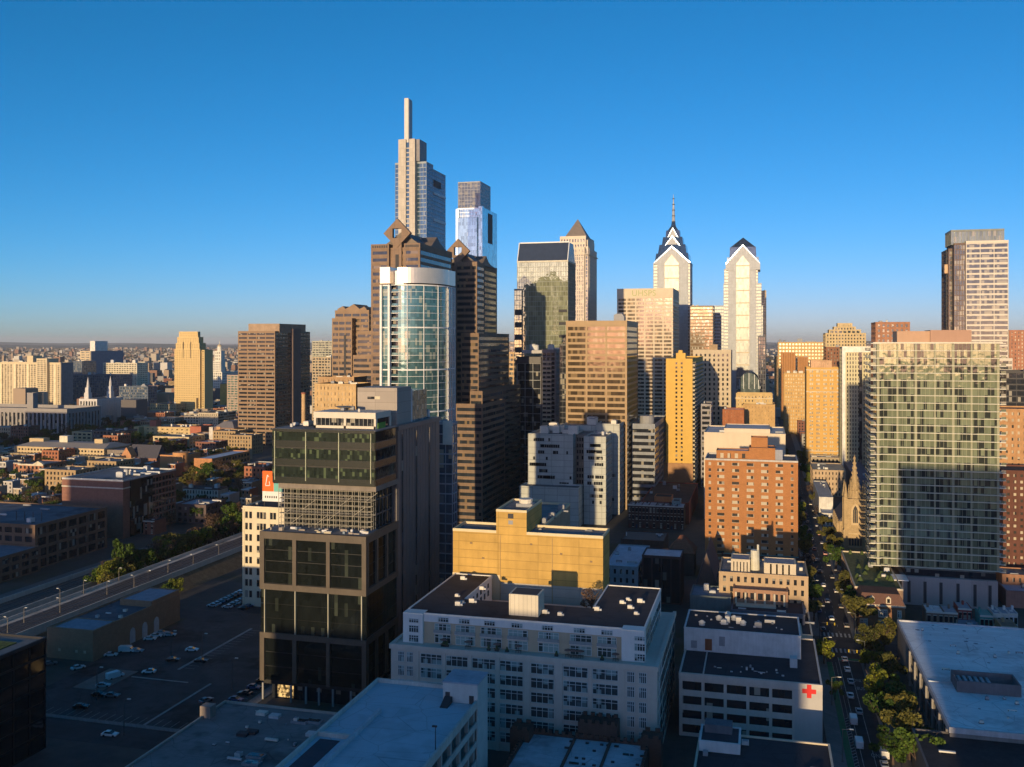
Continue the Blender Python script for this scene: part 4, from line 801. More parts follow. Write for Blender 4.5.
b.clutter(q0 + 10, -72, 314, 356, z - .8, 5, 2.5); b.clutter(-75, X1, 301, 312, z - .8, 3, 1.2); b.finish()
# --- pale lab building with scattered dark windows
LB = M((.50, .52, .48), .7, .08, .15, (7.6, 3.8, 0, .16)); LW2 = GDARK
b = Bld('laboratory_building', 'pale grey tower pair with scattered slot windows behind the yellow building', 'laboratory building', -110, 565)
def slots(x0, x1, y, z0, z1, n, side='f', X=None):
    for k in range(n):
        zz = z0 + int(random.random() * (z1 - z0 - 4) / 3.8) * 3.8 + .8; m_ = random.choice((1, 1, 2, 3, 4, 5)); u = random.uniform(x0 + .8, max(x0 + .9, x1 - m_ * 1.35 - .5))
        for q in range(m_):
            if u + q * 1.35 + 1.1 < x1: b.win.append(('f', 0, y, 0, 0, -.05, u + q * 1.35, u + q * 1.35 + 1.15, zz, zz + 1.9, LW2))
Y = 565.; a0, a1 = PX(528, Y), PX(573, Y); zL = PZ(434.5, a1, Y)
b.block(a0, a1, Y, Y + 34, 0, zL, LB, GDARK, par=1, roof=ROOFG); slots(a0, a1, Y, 22, zL, 22)
b.block(a1 + .1, PX(584, Y) - .1, Y + 9, Y + 34, 0, zL - 1, M((.2, .19, .17)), GDARK, (4, 3.8, .5, 1.4), par=1, roof=ROOFG)
r0, r1 = PX(584, Y), PX(606, Y); zR = PZ(436.6, r1, Y)
b.block(r0, r1, Y - .5, PYs(612, r1), 0, zR, LB, GDARK, None, (5, 3.8, .7, 1.2), par=1, roof=ROOFG); slots(r0, r1, Y - .5, 8, zR, 22)
p0, p1 = PX(519.5, Y - 14), PX(578.5, Y - 14); zP_ = PZ(488, p1, Y - 14); b.block(p0, p1, Y - 14, Y - .1, 0, zP_, LB, GDARK, par=1, roof=ROOFG); slots(p0, p1, Y - 14, 2, zP_, 7)
c0, c1 = PX(596, Y + 36), PX(619.5, Y + 36); b.block(c0, c1, Y + 36, PYs(625, c1), 0, PZ(424, c1, Y + 36), LB, GDARK, None, (5, 3.8, .6, 1.4), par=1, roof=ROOFG); slots(c0, c1, Y + 36, 8, 52, 12)
b.block(PX(560, Y + 34), c0 - .1, Y + 35, Y + 60, 0, PZ(426, c1, Y + 36), LB, GDARK, par=1, roof=ROOFG)
b.clutter(a0, a1 + 4, Y + 3, Y + 33, zL - .8, 9, 6.5, EQUIP3); b.clutter(r0, r1, Y + 2, Y + 30, zR - .8, 4, 3); b.clutter(a1, c1, Y + 36, Y + 58, PZ(426, c1, Y + 36), 4, 6, EQUIP3); b.finish(minpx=2.5, cap=99)
# --- dark balcony tower and glass slabs between
b = mk('apartment_tower', 'dark glass apartment tower with white grid and stacked corner balconies', 'apartment tower', 517, 555, 349.5, Y=690, xs=560)
X0, X1, Y, z = b.X0, b.X1, b.Y0, b.z; g1 = PX(541, Y); wg = M((.34, .36, .38), .5)
b.block(X0, g1, Y, Y + 30, 0, z - 5.5, M((.05, .06, .08), .4), GDARK, (3, 6.2, .35, .35, wg, wg), None, par=5, pm=M((.06, .06, .07), .4))
b.block(g1 + .1, X1, Y + 2, PYs(560, X1), 0, z, M((.28, .26, .26), .7), GDARK, (3, 3.3, .8, 1.0), (5, 3.3, 1.2, 1.4), par=2)
for k in range(27): b.part('balconies').box(g1 + 1, Y + .2, z - 10 - k * 3.3, PX(551, Y), Y + 2.1, z - 8.7 - k * 3.3, M((.66, .58, .44), .6)); 
b.wall.box(PX(520, Y), Y + 6, z - 3, PX(553, Y), Y + 24, z - .6, M((.45, .45, .46), .6)); b.clutter(X0 + 4, X1 - 2, Y + 4, Y + 28, z - .5, 5, 6, EQUIP); b.finish()
simple('office_tower', 'black glass slab squeezed between balcony tower and bronze gold slab', 'office tower', 559.5, 566, 344, Y=640, D=40, wall=M((.03, .035, .05), .4), glass=GDARK, front=(2, 3.8, .2, .6), n=1)
simple('office_block', 'narrow sunlit tan striped building between the brown tower wing and the balcony tower', 'office block', 508.5, 518, 352, Y=900, D=40, wall=M((.55, .38, .2), .8), front=(2, 4.6, .8, 1.9), n=1)
simple('office_block', 'bluish low block behind the tan striped building', 'office block', 508, 524, 341, Y=1000, D=30, wall=M((.2, .24, .3)), front=(3, 3.8, .3, .6), n=3)
b = simple('office_building', 'dark office building with pale horizontal bands below the bronze gold slab', 'office building', 632, 655, 424, Y=640, xs=666, wall=M((.26, .28, .31), .7), glass=GDARK, front=(1, 4.4, .3, 2.0), side=(8, 4.4, .5, 1.4), n=0, done=False, par=2.5)
b.part('plant_room').cone((b.X0 + b.X1) / 2, b.Y0 + 20, b.z - 2, b.z + 4, 5, 5, EQUIP2, 16); b.finish()
# --- striped brown tower far left of the centre
ST2 = M((.28, .19, .12), .8, .05, .2); b = mk('office_tower', 'brown and cream striped tower with dark right side standing apart on the left', 'office tower', 238, 275, 331, d=1000, xs=310)
X0, X1, Y, z = b.X0, b.X1, b.Y0, b.z; Y1 = b.Y1
b.block(X0, X1, Y, Y1, 0, z, ST2, GDARK, (4, 4.2, .9, 2.2), (10, 4.2, .9, 2.0), par=1); b.block(PX(246, Y + 3), X1 + .8, Y + 8, Y1 - 12, z - 2, PZ(323.5, X1, Y), M((.36, .26, .18), .8), GDARK, None, par=1)
b.block(X1 + .02, X1 + 3, Y + 34, Y + 52, 0, z + 3, M((.20, .15, .13)), GDARK, par=.5); b.finish()
simple('hotel', 'beige masonry block with grid of pale windows left of the curved glass tower', 'hotel', 314.5, 356, 384, d=560, D=24, wall=M((.52, .36, .18), .85), glass=WG, front=(11, 3.4, 1.8, 1.6), n=4, group=None)
simple('hotel', 'brown upper block set back behind the beige masonry hotel block', 'hotel', 318, 354, 377, d=600, D=20, wall=M((.40, .26, .14), .85), glass=WG, front=(12, 3.4, 1.6, 1.6), n=2)
simple('office_block', 'pale green far block left of the stepped brown tower', 'office block', 312, 332, 341, d=1500, D=40, wall=M((.42, .42, .32)), front=(6, 3.8, 1, 1.6), n=3)
simple('apartment_block', 'tan far block with white edge below the pale green block', 'apartment block', 312, 331, 357, d=1250, D=40, wall=M((.45, .36, .24)), front=(6, 3.8, 1.2, 1.6), n=2)
b = mk('chimney_stack', 'slim tan chimney rising in front of the striped brown tower', 'chimney', 301.5, 305.5, 394, d=470); b.part('shaft').cone((b.X0 + b.X1) / 2, b.Y0, 0, b.z, 1.2, .95, M((.5, .34, .18)), 12); b.part('cap').cone((b.X0 + b.X1) / 2, b.Y0, b.z, b.z + .8, 1.15, 1.15, M((.3, .12, .08)), 12); b.finish()
# ------------------------------------------------------------------ lower buildings, placed by their roof edges
def low(name, label, cat, xl, xr, yt, z, yb=None, D=12, wall=None, glass=None, front=None, side=None, roof=None, n=2, par=.6, done=True, group=None, big=2.0, minpx=5, edge=None, frames=False):
    """roof front edge between columns xl, xr at row yt, roof height z, back edge at row yb"""
    m = (xl + xr) / 2; Y = GR(m, yt, z)[1]
    if yb: D = GR(m, yb, z)[1] - Y
    b = Bld(name, label, cat, (PX(xl, Y) + PX(xr, Y)) / 2, Y, group); b.X0, b.X1, b.Y0, b.Y1, b.z = PX(xl, Y), PX(xr, Y), Y, Y + D, z
    if edge: b.X1 = edge
    s_ = side or front
    b.block(b.X0, b.X1, Y, Y + D, 0, z, wall, glass or GDARK, front, s_ if b.X1 < 10 else None, s_ if b.X0 > 10 else None, None, roof, par)
    if n: b.clutter(b.X0, b.X1, b.Y0, b.Y1, z - par + .1, n, big)
    if done: b.finish(frames, minpx=minpx)
    return b
GRYC = M((.54, .49, .44), .85, .1, .3); CR2 = M((.58, .50, .38), .85, .08); DKB = M((.10, .065, .055), .9, .15, .4, (.8, .3, .5, .03)); RB = M((.34, .12, .07), .9, .12, .4, (.8, .3, .5, .03)); BLUR = M((.30, .33, .38), .7, .12, .2)
SLATE = M((.10, .09, .10), .85, .15, .5); TEAL = M((.10, .30, .28), .7, .1)
# red cross building and the low block in front of it
b = low('clinic_building', 'grey concrete building with dark window bays and a red cross on its corner', 'clinic', 679, 822, 678.5, 17.5, yb=634, wall=GRYC, roof=RM((.04, .04, .05)), n=0, done=False, edge=15.6, par=.5)
X0, X1, Y, z, Y1 = b.X0, b.X1, b.Y0, b.z, b.Y1
for k in range(4):
    zz = z - 4.6 - k * 3.95
    for q in range(5):
        u = X0 + 1.0 + q * 6.05; b.win.append(('f', 0, Y, 0, 0, -.03, u, u + 5.3, zz, zz + 2.3, GDARK)); b.wall.box(u - .3, Y - .25, zz - 1.7, u + 5.6, Y + .05, zz - .02, GRYC)
    for q in range(7): b.win.append(('r', 0, Y, X1, 0, -.05, 2 + q * 4.5, 4.6 + q * 4.5, zz + .3, zz + 2, GDARK))
for q in range(6): b.wall.box(X0 + q * 6.05 + .15, Y - .35, 0, X0 + q * 6.05 + .85, Y + .05, z - 1.6, GRYC)
b.wall.box(X0 - .05, Y - .4, z - 1.7, X1 + .05, Y + .05, z + .02, GRYC); b.wall.box(X0 + 31, Y - .38, 0, X1 + .04, Y + .05, z - 1.7, M((.46, .44, .42), .85, .06))
cxx = X1 - 3.4; rc = M((.62, .02, .02), .5, .03); cz = PZ(692, X1, Y)
mb = b.part('red_cross'); mb.box(cxx - .6, Y - .5, cz - 1.8, cxx + .6, Y - .36, cz + 1.8, rc); mb.box(cxx - 1.8, Y - .5, cz - .6, cxx - .6, Y - .37, cz + .6, rc); mb.box(cxx + .6, Y - .5, cz - .6, cxx + 1.8, Y - .37, cz + .6, rc)
b.part('roof_stair').box(X1 - 8, Y + 13, z - .4, X1 - 6, Y + 16, z + 2.2, EQUIP); b.part('roof_seam').box(X0 + 6.4, Y + .5, z - .4, X0 + 6.8, Y1 - 1, z - .2, GRYC); b.clutter(X0 + 12, X1 - 8, Y + 4, Y + 12, z - .5, 4, 1.0); b.clutter(X0 + 1, X1 - 2, Y + 2, Y + 12, z - .45, 12, .7)
b.finish(minpx=8)
b = low('warehouse_block', 'white painted windowless block with a dark roof of fans right behind the red cross building', 'warehouse', 684, 801, 631.5, 24, yb=613, wall=M((.60, .60, .60), .8, .14, .3), roof=RM((.04, .04, .05)), n=0, done=False, par=.4)
b.part('doors').box(PX(705, b.Y0), b.Y0 - .1, 17.6, PX(712, b.Y0), b.Y0 + .05, 21, M((.22, .08, .04))); b.part('louvre').box(PX(691, b.Y0), b.Y0 - .1, 18, PX(697, b.Y0), b.Y0 + .05, 20.2, EQUIP2); b.part('louvre').box(PX(719, b.Y0), b.Y0 - .1, 19.2, PX(725, b.Y0), b.Y0 + .05, 22, EQUIP2)
for (x, y) in ((702, 624), (719, 619), (734, 619), (743, 624), (728, 615)): gx, gy_ = GR(x, y, 24); b.part('roof_fans').cone(gx, gy_, 23.7, 24.6, .9, .9, EQUIP, 12); b.part('roof_fans').cone(gx, gy_, 24.6, 25.2, 1.1, .3, EQUIP3, 12)
b.clutter(b.X0 + 6, b.X1 - 2, b.Y0 + 2, b.Y1, 23.7, 5, 2.4); b.clutter(b.X0 + 1, b.X1 - 2, b.Y0 + 1, b.Y1 - 1, 23.7, 12, .8); b.finish()
low('brick_building', 'cream edged flat block between the windowless white block and the street', 'building', 801, 821, 635, 17, yb=606, wall=CR2, roof=ROOF, n=2, edge=15.4)
b = low('commercial_building', 'dark roofed block with white front corner lowest at the bottom beside the street', 'building', 690, 838, 800, 13.5, yb=737, wall=CR2, roof=RM((.04, .04, .05)), n=6, done=False, edge=15.6, par=.5, big=1.8)
Y = b.Y1 - 6; b.block(b.X0 + .5, b.X0 + 10, Y - 5, Y + 5, 12, 15.6, M((.62, .62, .62), .8, .1), GDARK, roof=M((.04, .045, .06), .9), par=.3); b.part('roof_stair').box(b.X0 + 1.5, Y + .5, 12, b.X0 + 8, Y + 4.5, 17.4, M((.12, .13, .15))); b.finish()
# stack of roofs between there and the orange brick block
low('commercial_building', 'slate grey box building with white roof hatch, left of the beige terraces', 'building', 690, 731, 596, 22, yb=585.5, wall=M((.14, .17, .17), .8), roof=M((.2, .22, .26), .9), n=4, big=2.6)
low('commercial_building', 'black roofed slab between the slate grey box and the street', 'building', 731, 805, 612, 20, yb=597, wall=M((.13, .14, .17), .8), front=(-3, 3.6, .8, 1.6), roof=RM((.04, .04, .05)), n=5)
b = low('apartment_house', 'brown brick apartment house with arched loggia and cream balconies below the beige terraces', 'apartment house', 733, 788, 590, 25, yb=574, wall=M((.34, .20, .13), .85), front=(7, 3.4, .8, 1.2), roof=M((.3, .2, .15), .9), n=0, done=False)
b.part('balcony_front').box(PX(736, b.Y0), b.Y0 - 2.5, 18, PX(776, b.Y0), b.Y0 - .1, 20.3, CR2)
for i in range(6): xx = b.X0 + 1 + i * 3.2; b.part('loggia').cone(xx, b.Y0 - .4, 20, 24, .35, .35, CR2, 8)
b.finish()
low('corner_building', 'orange brick corner building facing the street trees', 'building', 790, 811, 587, 24, yb=566, wall=M((.46, .16, .08), .85, .1, .4), roof=ROOFG, n=2, edge=15.5)
b = low('apartment_house', 'beige terraced apartment house with roof pavilions below the orange brick block', 'apartment house', 719, 811, 574, 29, yb=559, wall=M((.44, .32, .20), .85, .1), roof=ROOFG, front=(12, 3.4, 1.4, 1.6), n=0, done=False, edge=15.3)
Y = b.Y0; b.block(PX(731, Y + 3), PX(750, Y + 3), Y + 3, Y + 12, 28, 33, CR2, GDARK, (5, 4, .8, 1.2), roof=M((.28, .28, .32), .8), par=.3); b.block(PX(764, Y + 1.5), PX(796, Y + 1.5), Y + 1.5, Y + 11, 28, 32.6, CR2, GDARK, (4, 4, 2.6, 1.6), roof=M((.28, .28, .32), .8), par=.3)
b.part('silo').cone(PX(755, Y + 8), Y + 8, 28, 35.5, 1.7, 1.5, M((.62, .60, .50), .6), 12); b.part('silo').cone(PX(758, Y + 8), Y + 8, 35.5, 37.5, .4, .4, M((.62, .60, .50), .6), 8)
b.clutter(b.X0, b.X1, Y + 1, b.Y1, 28.5, 7, 1.6); b.finish()
low('brick_building', 'low dark brick building with long teal roof lantern below the orange brick block', 'building', 722, 800, 556, 12, yb=548, wall=DKB, roof=TEAL, n=2, front=(12, 3.6, 1.2, 1.6))
# small church with gable and turret
b = Bld('stone_chapel', 'small dark stone chapel with steep gable left of the beige terraces', 'chapel', PX(708, 400), 398)
Y = 392.; xa, xb_ = PX(697, Y), PX(716, Y); st_ = M((.16, .11, .09), .9, .15, .6); b.wall.xz([(xa, 0), (xb_, 0), (xb_, 12), ((xa + xb_) / 2, 24), (xa, 12)], Y, Y + 34, st_); xm = (xa + xb_) / 2
b.part('gable_roof').xz([(xa - .5, 11.6), (xa - .1, 11.4), (xm, 23.6), (xb_ + .1, 11.4), (xb_ + .5, 11.6), (xm, 24.6)], Y - .3, Y + 34.3, SLATE)
b.part('turret').cone(xb_ + 1.5, Y + 1, 0, 15, 1.2, 1.1, M((.35, .26, .18)), 8); b.part('turret').cone(xb_ + 1.5, Y + 1, 15, 21, 1.3, .05, SLATE, 8); b.part('window').cone(xm, Y - .1, 11, 13, .1, .1, GDARK, 6); b.finish()
# blocks between the yellow building and the orange block
low('rowhouse', 'white roofed low building right of the golden yellow building', 'building', 604, 638, 566, 15, yb=544, wall=M((.34, .36, .38), .85), roof=M((.5, .56, .64), .8), n=4, front=(5, 3.8, 1.6, 1.6))
low('hall', 'tall dark brick hall with a pale metal roof strip below the red brick gable', 'hall', 642, 681, 556, 20, yb=548, wall=M((.07, .05, .05), .9), roof=M((.5, .54, .6), .6), n=0, front=(-4, 18, .6, 1))
low('shop_building', 'low shop with long dark teal roof before the dark brick rowhouses', 'shop', 621, 664, 540, 9, yb=531, wall=DKB, roof=M((.04, .09, .10), .7), n=3)
b = Bld('brick_church', 'red brick hall with pyramid tile roof near the foot of the orange brick block', 'hall', PX(680, 452), 452); Y = 452.; xa, xb_ = PX(668, Y), PX(694, Y); b.wall.box(xa, Y, 0, xb_, Y + 16, 10.5, DKB)
b.part('tile_roof').prism([(xa - .5, Y - .5), (xb_ + .5, Y - .5), (xb_ + .5, Y + 16.5), (xa - .5, Y + 16.5)], 10.5, 17.5, M((.30, .12, .07), .85, .15, 1.0, (1, .6)), [(xa + 5, Y + 7.5), (xa + 7, Y + 7.5), (xa + 7, Y + 8.5), (xa + 5, Y + 8.5)]); b.finish()
b = low('hall', 'dark red brick theatre hall with curved parapet behind the brick rowhouses', 'hall', 641, 689, 502, 13, yb=482, wall=M((.26, .07, .05), .9, .1), roof=ROOF, n=5, big=3, done=False); b.block(PX(655, b.Y0 + 4), PX(672, b.Y0 + 4), b.Y0 + 1, b.Y0 + 12, 12, 16, M((.5, .19, .08)), GDARK, roof=ROOF, par=.3); b.finish()
b = low('warehouse', 'brown brick warehouse with cream roof edge under the narrow yellow tower', 'warehouse', 655, 693, 463, 22, yb=456.5, wall=M((.36, .21, .11), .85, .1), roof=M((.6, .52, .4), .9), n=4, big=4); 
low('podium_building', 'flat cream podium building at the base of the narrow yellow tower', 'building', 664, 712, 458.5, 18, yb=453, wall=CR2, roof=M((.6, .54, .42), .9), n=3, big=4)
simple('row_block', 'small teal grey gabled block at the corner beside the dark brick rowhouses', 'building', 672, 680, 501, d=560, D=10, wall=M((.25, .33, .33)), glass=GDARK, front=(2, 3.4, 1.2, 1.6), n=0)
# dark brick rowhouses with white windows
RH = M((.085, .05, .042), .9, .15, .5, (.6, .25, .5, .03))
def townhouse(label, x0, w, Y, D, z, wall, roofm, group, cols=2, rows=3, tr=None, cat='rowhouse', name='rowhouse', ml=None):
    b = Bld(name, label, cat, x0 + w / 2, Y, group); tr = tr or M((.6, .58, .52), .7, .05)
    b.wall.box(x0, Y, 0, x0 + w - .04, Y + D, z - .4, wall); b.wall.box(x0 - .02, Y - .35, z - .75, x0 + w - .06, Y + .1, z - .15, tr); b.roof.box(x0 + .2, Y + .2, z - .42, x0 + w - .25, Y + D - .2, z - .2, roofm)
    for e in (x0, x0 + w - .28): b.wall.box(e, Y + .1, z - .4, e + .24, Y + D, z, wall)
    fh = (z - .8) / rows
    for k in range(rows):
        for q in range(cols):
            u = w * (q + .5) / cols - .5; zz = .9 + k * fh
            if k == 0 and q == 0: b.part('door').box(x0 + u, Y - .1, .1, x0 + u + 1, Y + .03, 2.3, random.choice([M((.1, .03, .02)), M((.02, .04, .08)), M((.05, .05, .05))])); continue
            b.win.append(('f', x0, Y, 0, 0, -.03, u, u + 1.0, zz, zz + fh * .55, GDARK)); b.wall.box(x0 + u - .12, Y - .05, zz + fh * .55, x0 + u + 1.12, Y + .02, zz + fh * .55 + .2, tr); b.wall.box(x0 + u - .12, Y - .1, zz - .2, x0 + u + 1.12, Y + .02, zz, tr)
    if random.random() < .8: cx_ = x0 + w * random.uniform(.15, .8); b.part('chimney').box(cx_, Y + D * .6, z - .4, cx_ + .7, Y + D * .6 + 1.2, z + 1.2, wall)
    if random.random() < .5: cx_ = x0 + w * random.uniform(.2, .6); b.part('skylight').box(cx_, Y + D * .3, z - .22, cx_ + 1.1, Y + D * .3 + 1.4, z + .1, EQUIP)
    r = b.finish(minpx=3); FOOT.append((x0, Y, x0 + w, Y + D)); return r
Yr = GR(650, 505, 14)[1]; x = PX(628, Yr)
for i in range(8): townhouse('dark brick rowhouse with white window surrounds, in the row behind the long teal roof', x, 4.1, Yr, 11, 14, RH, random.choice([BLUR, ROOFG, ROOF]), 'dark brick rowhouses behind the teal roof'); x += 4.1
# --- gothic church on the street
GS = M((.50, .37, .21), .85, .12, .4, (1.2, .5, .5, .04)); b = mk('gothic_church', 'tan gothic church with pinnacled bell tower and spire beside the green glass tower', 'church', 844, 867, 497, d=500, D=9)
X0, X1, Y = b.X0, b.X1, b.Y0; w = X1 - X0; xm = (X0 + X1) / 2; zt = b.z; yc = Y + w / 2
b.wall.box(X0 + .6, Y + .6, 0, X1 - .6, Y + w - .6, zt - 1, GS); FOOT.append((X0, Y, X1, Y + 50))
for sx in (X0, X1 - 1.8):
    for sy in (Y, Y + w - 1.8):
        b.part('buttress').box(sx, sy, 0, sx + 1.8, sy + 1.8, zt, GS); b.part('buttress').box(sx - .35, sy - .35, 0, sx + 2.15, sy + 2.15, zt * .38, GS); p = b.part('pinnacle'); p.cone(sx + .9, sy + .9, zt, zt + 8.0, 1.1, .05, GS, 8)
        p.cone(sx + .9, sy + .9, zt - .6, zt, 1.3, 1.3, GS, 8)
sp = b.part('spire'); zs = PZ(455, xm, yc); sp.cone(xm, yc, zt - 1.2, zt + 3, 3.6, 3.1, GS, 8, pi / 8); sp.cone(xm, yc, zt + 3, zs, 2.25, .12, GS, 8, pi / 8); 
for a in range(8):
    sp.cone(xm + 2.9 * cos(a * pi / 4), yc + 2.9 * sin(a * pi / 4), zt, zt + (9 if a % 2 else 6), .55, .05, GS, 6)
    for q in range(7): sp.cone(xm + (2.4 - q * .32) * cos(a * pi / 4 + pi / 8), yc + (2.4 - q * .32) * sin(a * pi / 4 + pi / 8), zt + 4 + q * 2.6, zt + 5.2 + q * 2.6, .28, .02, GS, 5)
b.part('finial').box(xm - .08, yc - .08, zs - .5, xm + .08, yc + .08, zs + 1.2, DARKM); b.part('finial').box(xm - .5, yc - .07, zs + .5, xm + .5, yc + .07, zs + .65, DARKM)
def lancet(mb, x, y, z, w_, h, m, d=.1): mb.xz([(x - w_ / 2, z), (x + w_ / 2, z), (x + w_ / 2, z + h * .7), (x + w_ * .3, z + h * .9), (x, z + h), (x - w_ * .3, z + h * .9), (x - w_ / 2, z + h * .7)], y, y + d, m)
zl = PZ(523, xm, Y); lancet(b.part('belfry_surround'), xm, Y + .2, zl - 1.2, 4.2, 11.5, M((.56, .43, .26)), .5); lancet(b.part('belfry_window'), xm, Y + .12, zl, 2.4, 9.0, DARKM, .2)
for q in (-.5, .5): b.part('belfry_tracery').box(xm + q - .08, Y + .02, zl, xm + q + .08, Y + .2, zl + 7, GS)
for zz in (zl - 6, zl - 13): b.part('string_course').box(X0 + .5, Y + .1, zz, X1 - .5, Y + .7, zz + .6, M((.56, .43, .26)))
for q in range(5): lancet(b.part('arcade'), X0 + 3 + q * (w - 6) / 4, Y + .35, zl - 12, .8, 4, DARKM, .3)
nv = b.part('nave'); nv.box(X0 - 1.5, Y + w, 0, X0 + 10, Y + 46, 13, GS); nv.xz([(X0 - 2, 13), (X0 + 10.5, 13), (X0 + 4.3, 21)], Y + w, Y + 46, SLATE)
for q in range(6): nv.box(X0 - 2.6, Y + w + 2 + q * 6, 0, X0 - 1.5, Y + w + 3.4 + q * 6, 11, GS); nv.cone(X0 - 2, Y + w + 2.7 + q * 6, 11, 14, .8, .05, GS, 6)
b.finish()
# church neighbours
low('townhouse_block', 'white classical house with blank side wall left of the gothic church', 'house', 819, 833, 497, 15, yb=481, wall=M((.62, .60, .56), .8), roof=M((.5, .45, .4), .8), n=4, big=1.5)
low('row_block', 'brick and cream low block below the tall yellow brick hotel', 'building', 813, 846, 470, 19, yb=463, wall=M((.48, .36, .24), .85), front=(9, 3.6, 1.6, 1.8), roof=M((.5, .42, .3), .9), n=6, big=2.5)
low('row_block', 'grey roofed low block between gothic spire and green glass tower', 'building', 848, 872, 452, 20, yb=446, wall=M((.3, .3, .33), .85), roof=M((.4, .4, .45), .9), n=3, front=(5, 3.6, 1.6, 1.8))
low('garage', 'dark grey lower annex behind the gothic spire', 'building', 855, 874, 478, 16, yb=462, wall=M((.2, .19, .22), .85), roof=M((.16, .16, .2), .9), n=3)
low('row_block', 'small white porch building directly below the white classical house', 'building', 822, 834, 513, 8, yb=505, wall=M((.6, .58, .54), .8), roof=ROOFW, n=0, front=(3, 3.4, 1.2, 1.2))
# mansard house and roof garden block right of the street
b = Bld('roof_garden_block', 'long block with green roof garden and pilastered street wall behind the mansard brick house', 'building', 46, 425); gx0 = PX(858, 388); Y0_, Y1_ = 392., 468.
b.block(gx0, gx0 + 18, Y0_ + 9, Y1_, 0, 12.5, M((.30, .20, .14), .85), GDARK, None, None, (13, 3.8, 1.4, 1.2), roof=M((.14, .15, .06), .9, .4, .6), par=.7, pm=CR2); b.clutter(gx0 + 1, gx0 + 18, Y0_ + 11, Y1_ - 3, 12, 6, 2.4)
for i in range(14): x, y = random.uniform(gx0 + 1.5, gx0 + 17), random.uniform(Y0_ + 12, Y1_ - 3); b.part('roof_garden_shrubs').cone(x, y, 12, 13 + random.random(), random.uniform(.8, 1.8), .3, M((.07, .10, .03), .9, .5, 2), 7)
b.finish()
b = Bld('mansard_house', 'brown brick mansard roofed house with cream windows on the street corner', 'house', 46, 388); Y = 386.; x0_, x1_ = PX(858, Y), PX(905, Y); br2 = M((.30, .15, .08), .85, .1, .4, (.8, .3, .5, .03))
b.wall.box(x0_, Y, 0, x1_, Y + 14, 9.0, br2); b.wall.box(x0_ - .3, Y - .3, 9.0, x1_ + .3, Y + 14.3, 9.7, CR2); b.part('mansard_roof').prism([(x0_, Y), (x1_, Y), (x1_, Y + 14), (x0_, Y + 14)], 9.7, 13.6, M((.17, .09, .07), .85, .1, 1, (.6, .4)), [(x0_ + 1.6, Y + 1.6), (x1_ - 1.6, Y + 1.6), (x1_ - 1.6, Y + 12.5), (x0_ + 1.6, Y + 12.5)])
for u in (.05, .13, .45, .55, .85): 
    for k in (0, 1): b.win.append(('f', x0_, Y, 0, 0, -.05, (x1_ - x0_) * u, (x1_ - x0_) * u + 1.1, 1.4 + k * 3.9, 3.6 + k * 3.9, LG1)); b.wall.box(x0_ + (x1_ - x0_) * u - .25, Y - .12, .9 + k * 3.9, x0_ + (x1_ - x0_) * u + 1.35, Y + .03, 4.1 + k * 3.9, CR2)
for u in (.25, .6): xx = x0_ + (x1_ - x0_) * u; b.part('dormer').xz([(xx, 10.2), (xx + 1.8, 10.2), (xx + 1.8, 12.2), (xx + .9, 13), (xx, 12.2)], Y + .2, Y + 3, CR2); b.part('dormer').box(xx + .4, Y + .1, 10.5, xx + 1.4, Y + .3, 12, GDARK)
b.win = [(s, a, c, d_, e, -.18, f, g, h, i, j) for (s, a, c, d_, e, t, f, g, h, i, j) in b.win]; b.finish(frames=(M(WHITE), 2, .1)); FOOT.append((x0_, Y, x1_, Y + 14))
# big white roof
b = Bld('market_hall', 'wide low hall with huge pale blue white roof and open plant well', 'hall', 70, 290); q0 = GR(897.5, 621, 12); q1 = GR(950, 729, 12); xl = (q0[0] + q1[0]) / 2; xr = GR(993, 626, 12)[0]
zz = 12; b.wall.box(xl, q1[1], 0, xr + 26, q0[1], zz - .6, M((.26, .24, .23), .85)); FOOT.append((xl, q1[1], xr + 26, q0[1])); wr = RM((.80, .84, .86), .75, (20, 3), .08, .3)
b.roof.box(xl + .3, q1[1] + .3, zz - .6, xr + 25.7, q0[1] - .3, zz, wr)
for (a, c, d_, e) in ((xl - .2, q1[1] - .2, xl + .3, q0[1] + .2), (xl + .3, q1[1] - .2, xr + 26, q1[1] + .3), (xl + .3, q0[1] - .3, xr + 26, q0[1] + .2), (xr + 25.7, q1[1] + .3, xr + 26.2, q0[1] - .3)): b.wall.box(a, c, zz - .9, d_, e, zz + .5, M((.5, .5, .52), .8))
b.roof.box(xl + .3, q1[1] + 35, zz + .001, xr + 25, q1[1] + 35.4, zz + .25, wr); 
w0 = GR(957, 692, 12); w1 = GR(1000, 668, 12); wl_ = M((.16, .15, .16), .8); pw_ = b.part('plant_well')
for (a, c, d_, e) in ((w0[0], w0[1], w1[0], w0[1] + .4), (w0[0], w0[1] + 9, w1[0], w0[1] + 9.4), (w0[0], w0[1] + .4, w0[0] + .4, w0[1] + 9), (w1[0] - .4, w0[1] + .4, w1[0], w0[1] + 9)): pw_.box(a, c, zz - .05, d_, e, zz + 3.2, wl_)
for i in range(6): x = w0[0] + 1.2 + i * 1.5; b.part('plant_units').box(x, w0[1] + 1.2, zz + .05, x + .8, w0[1] + 8, zz + 2.2, M((.35, .36, .38)))
rp = M((.2, .22, .26), .8)
for i in range(34): x, y = random.uniform(xl + 3, xr + 20), random.uniform(q1[1] + 2, q0[1] - 2); b.part('roof_patches').cone(x, y, zz - .02, zz + .02 + i * .0006, random.uniform(.2, 1.3), random.uniform(.1, .7), rp, 7, random.random() * 3)
b.clutter(xl + 4, xr + 20, q1[1] + 2, q0[1] - 3, zz, 26, 1.1)
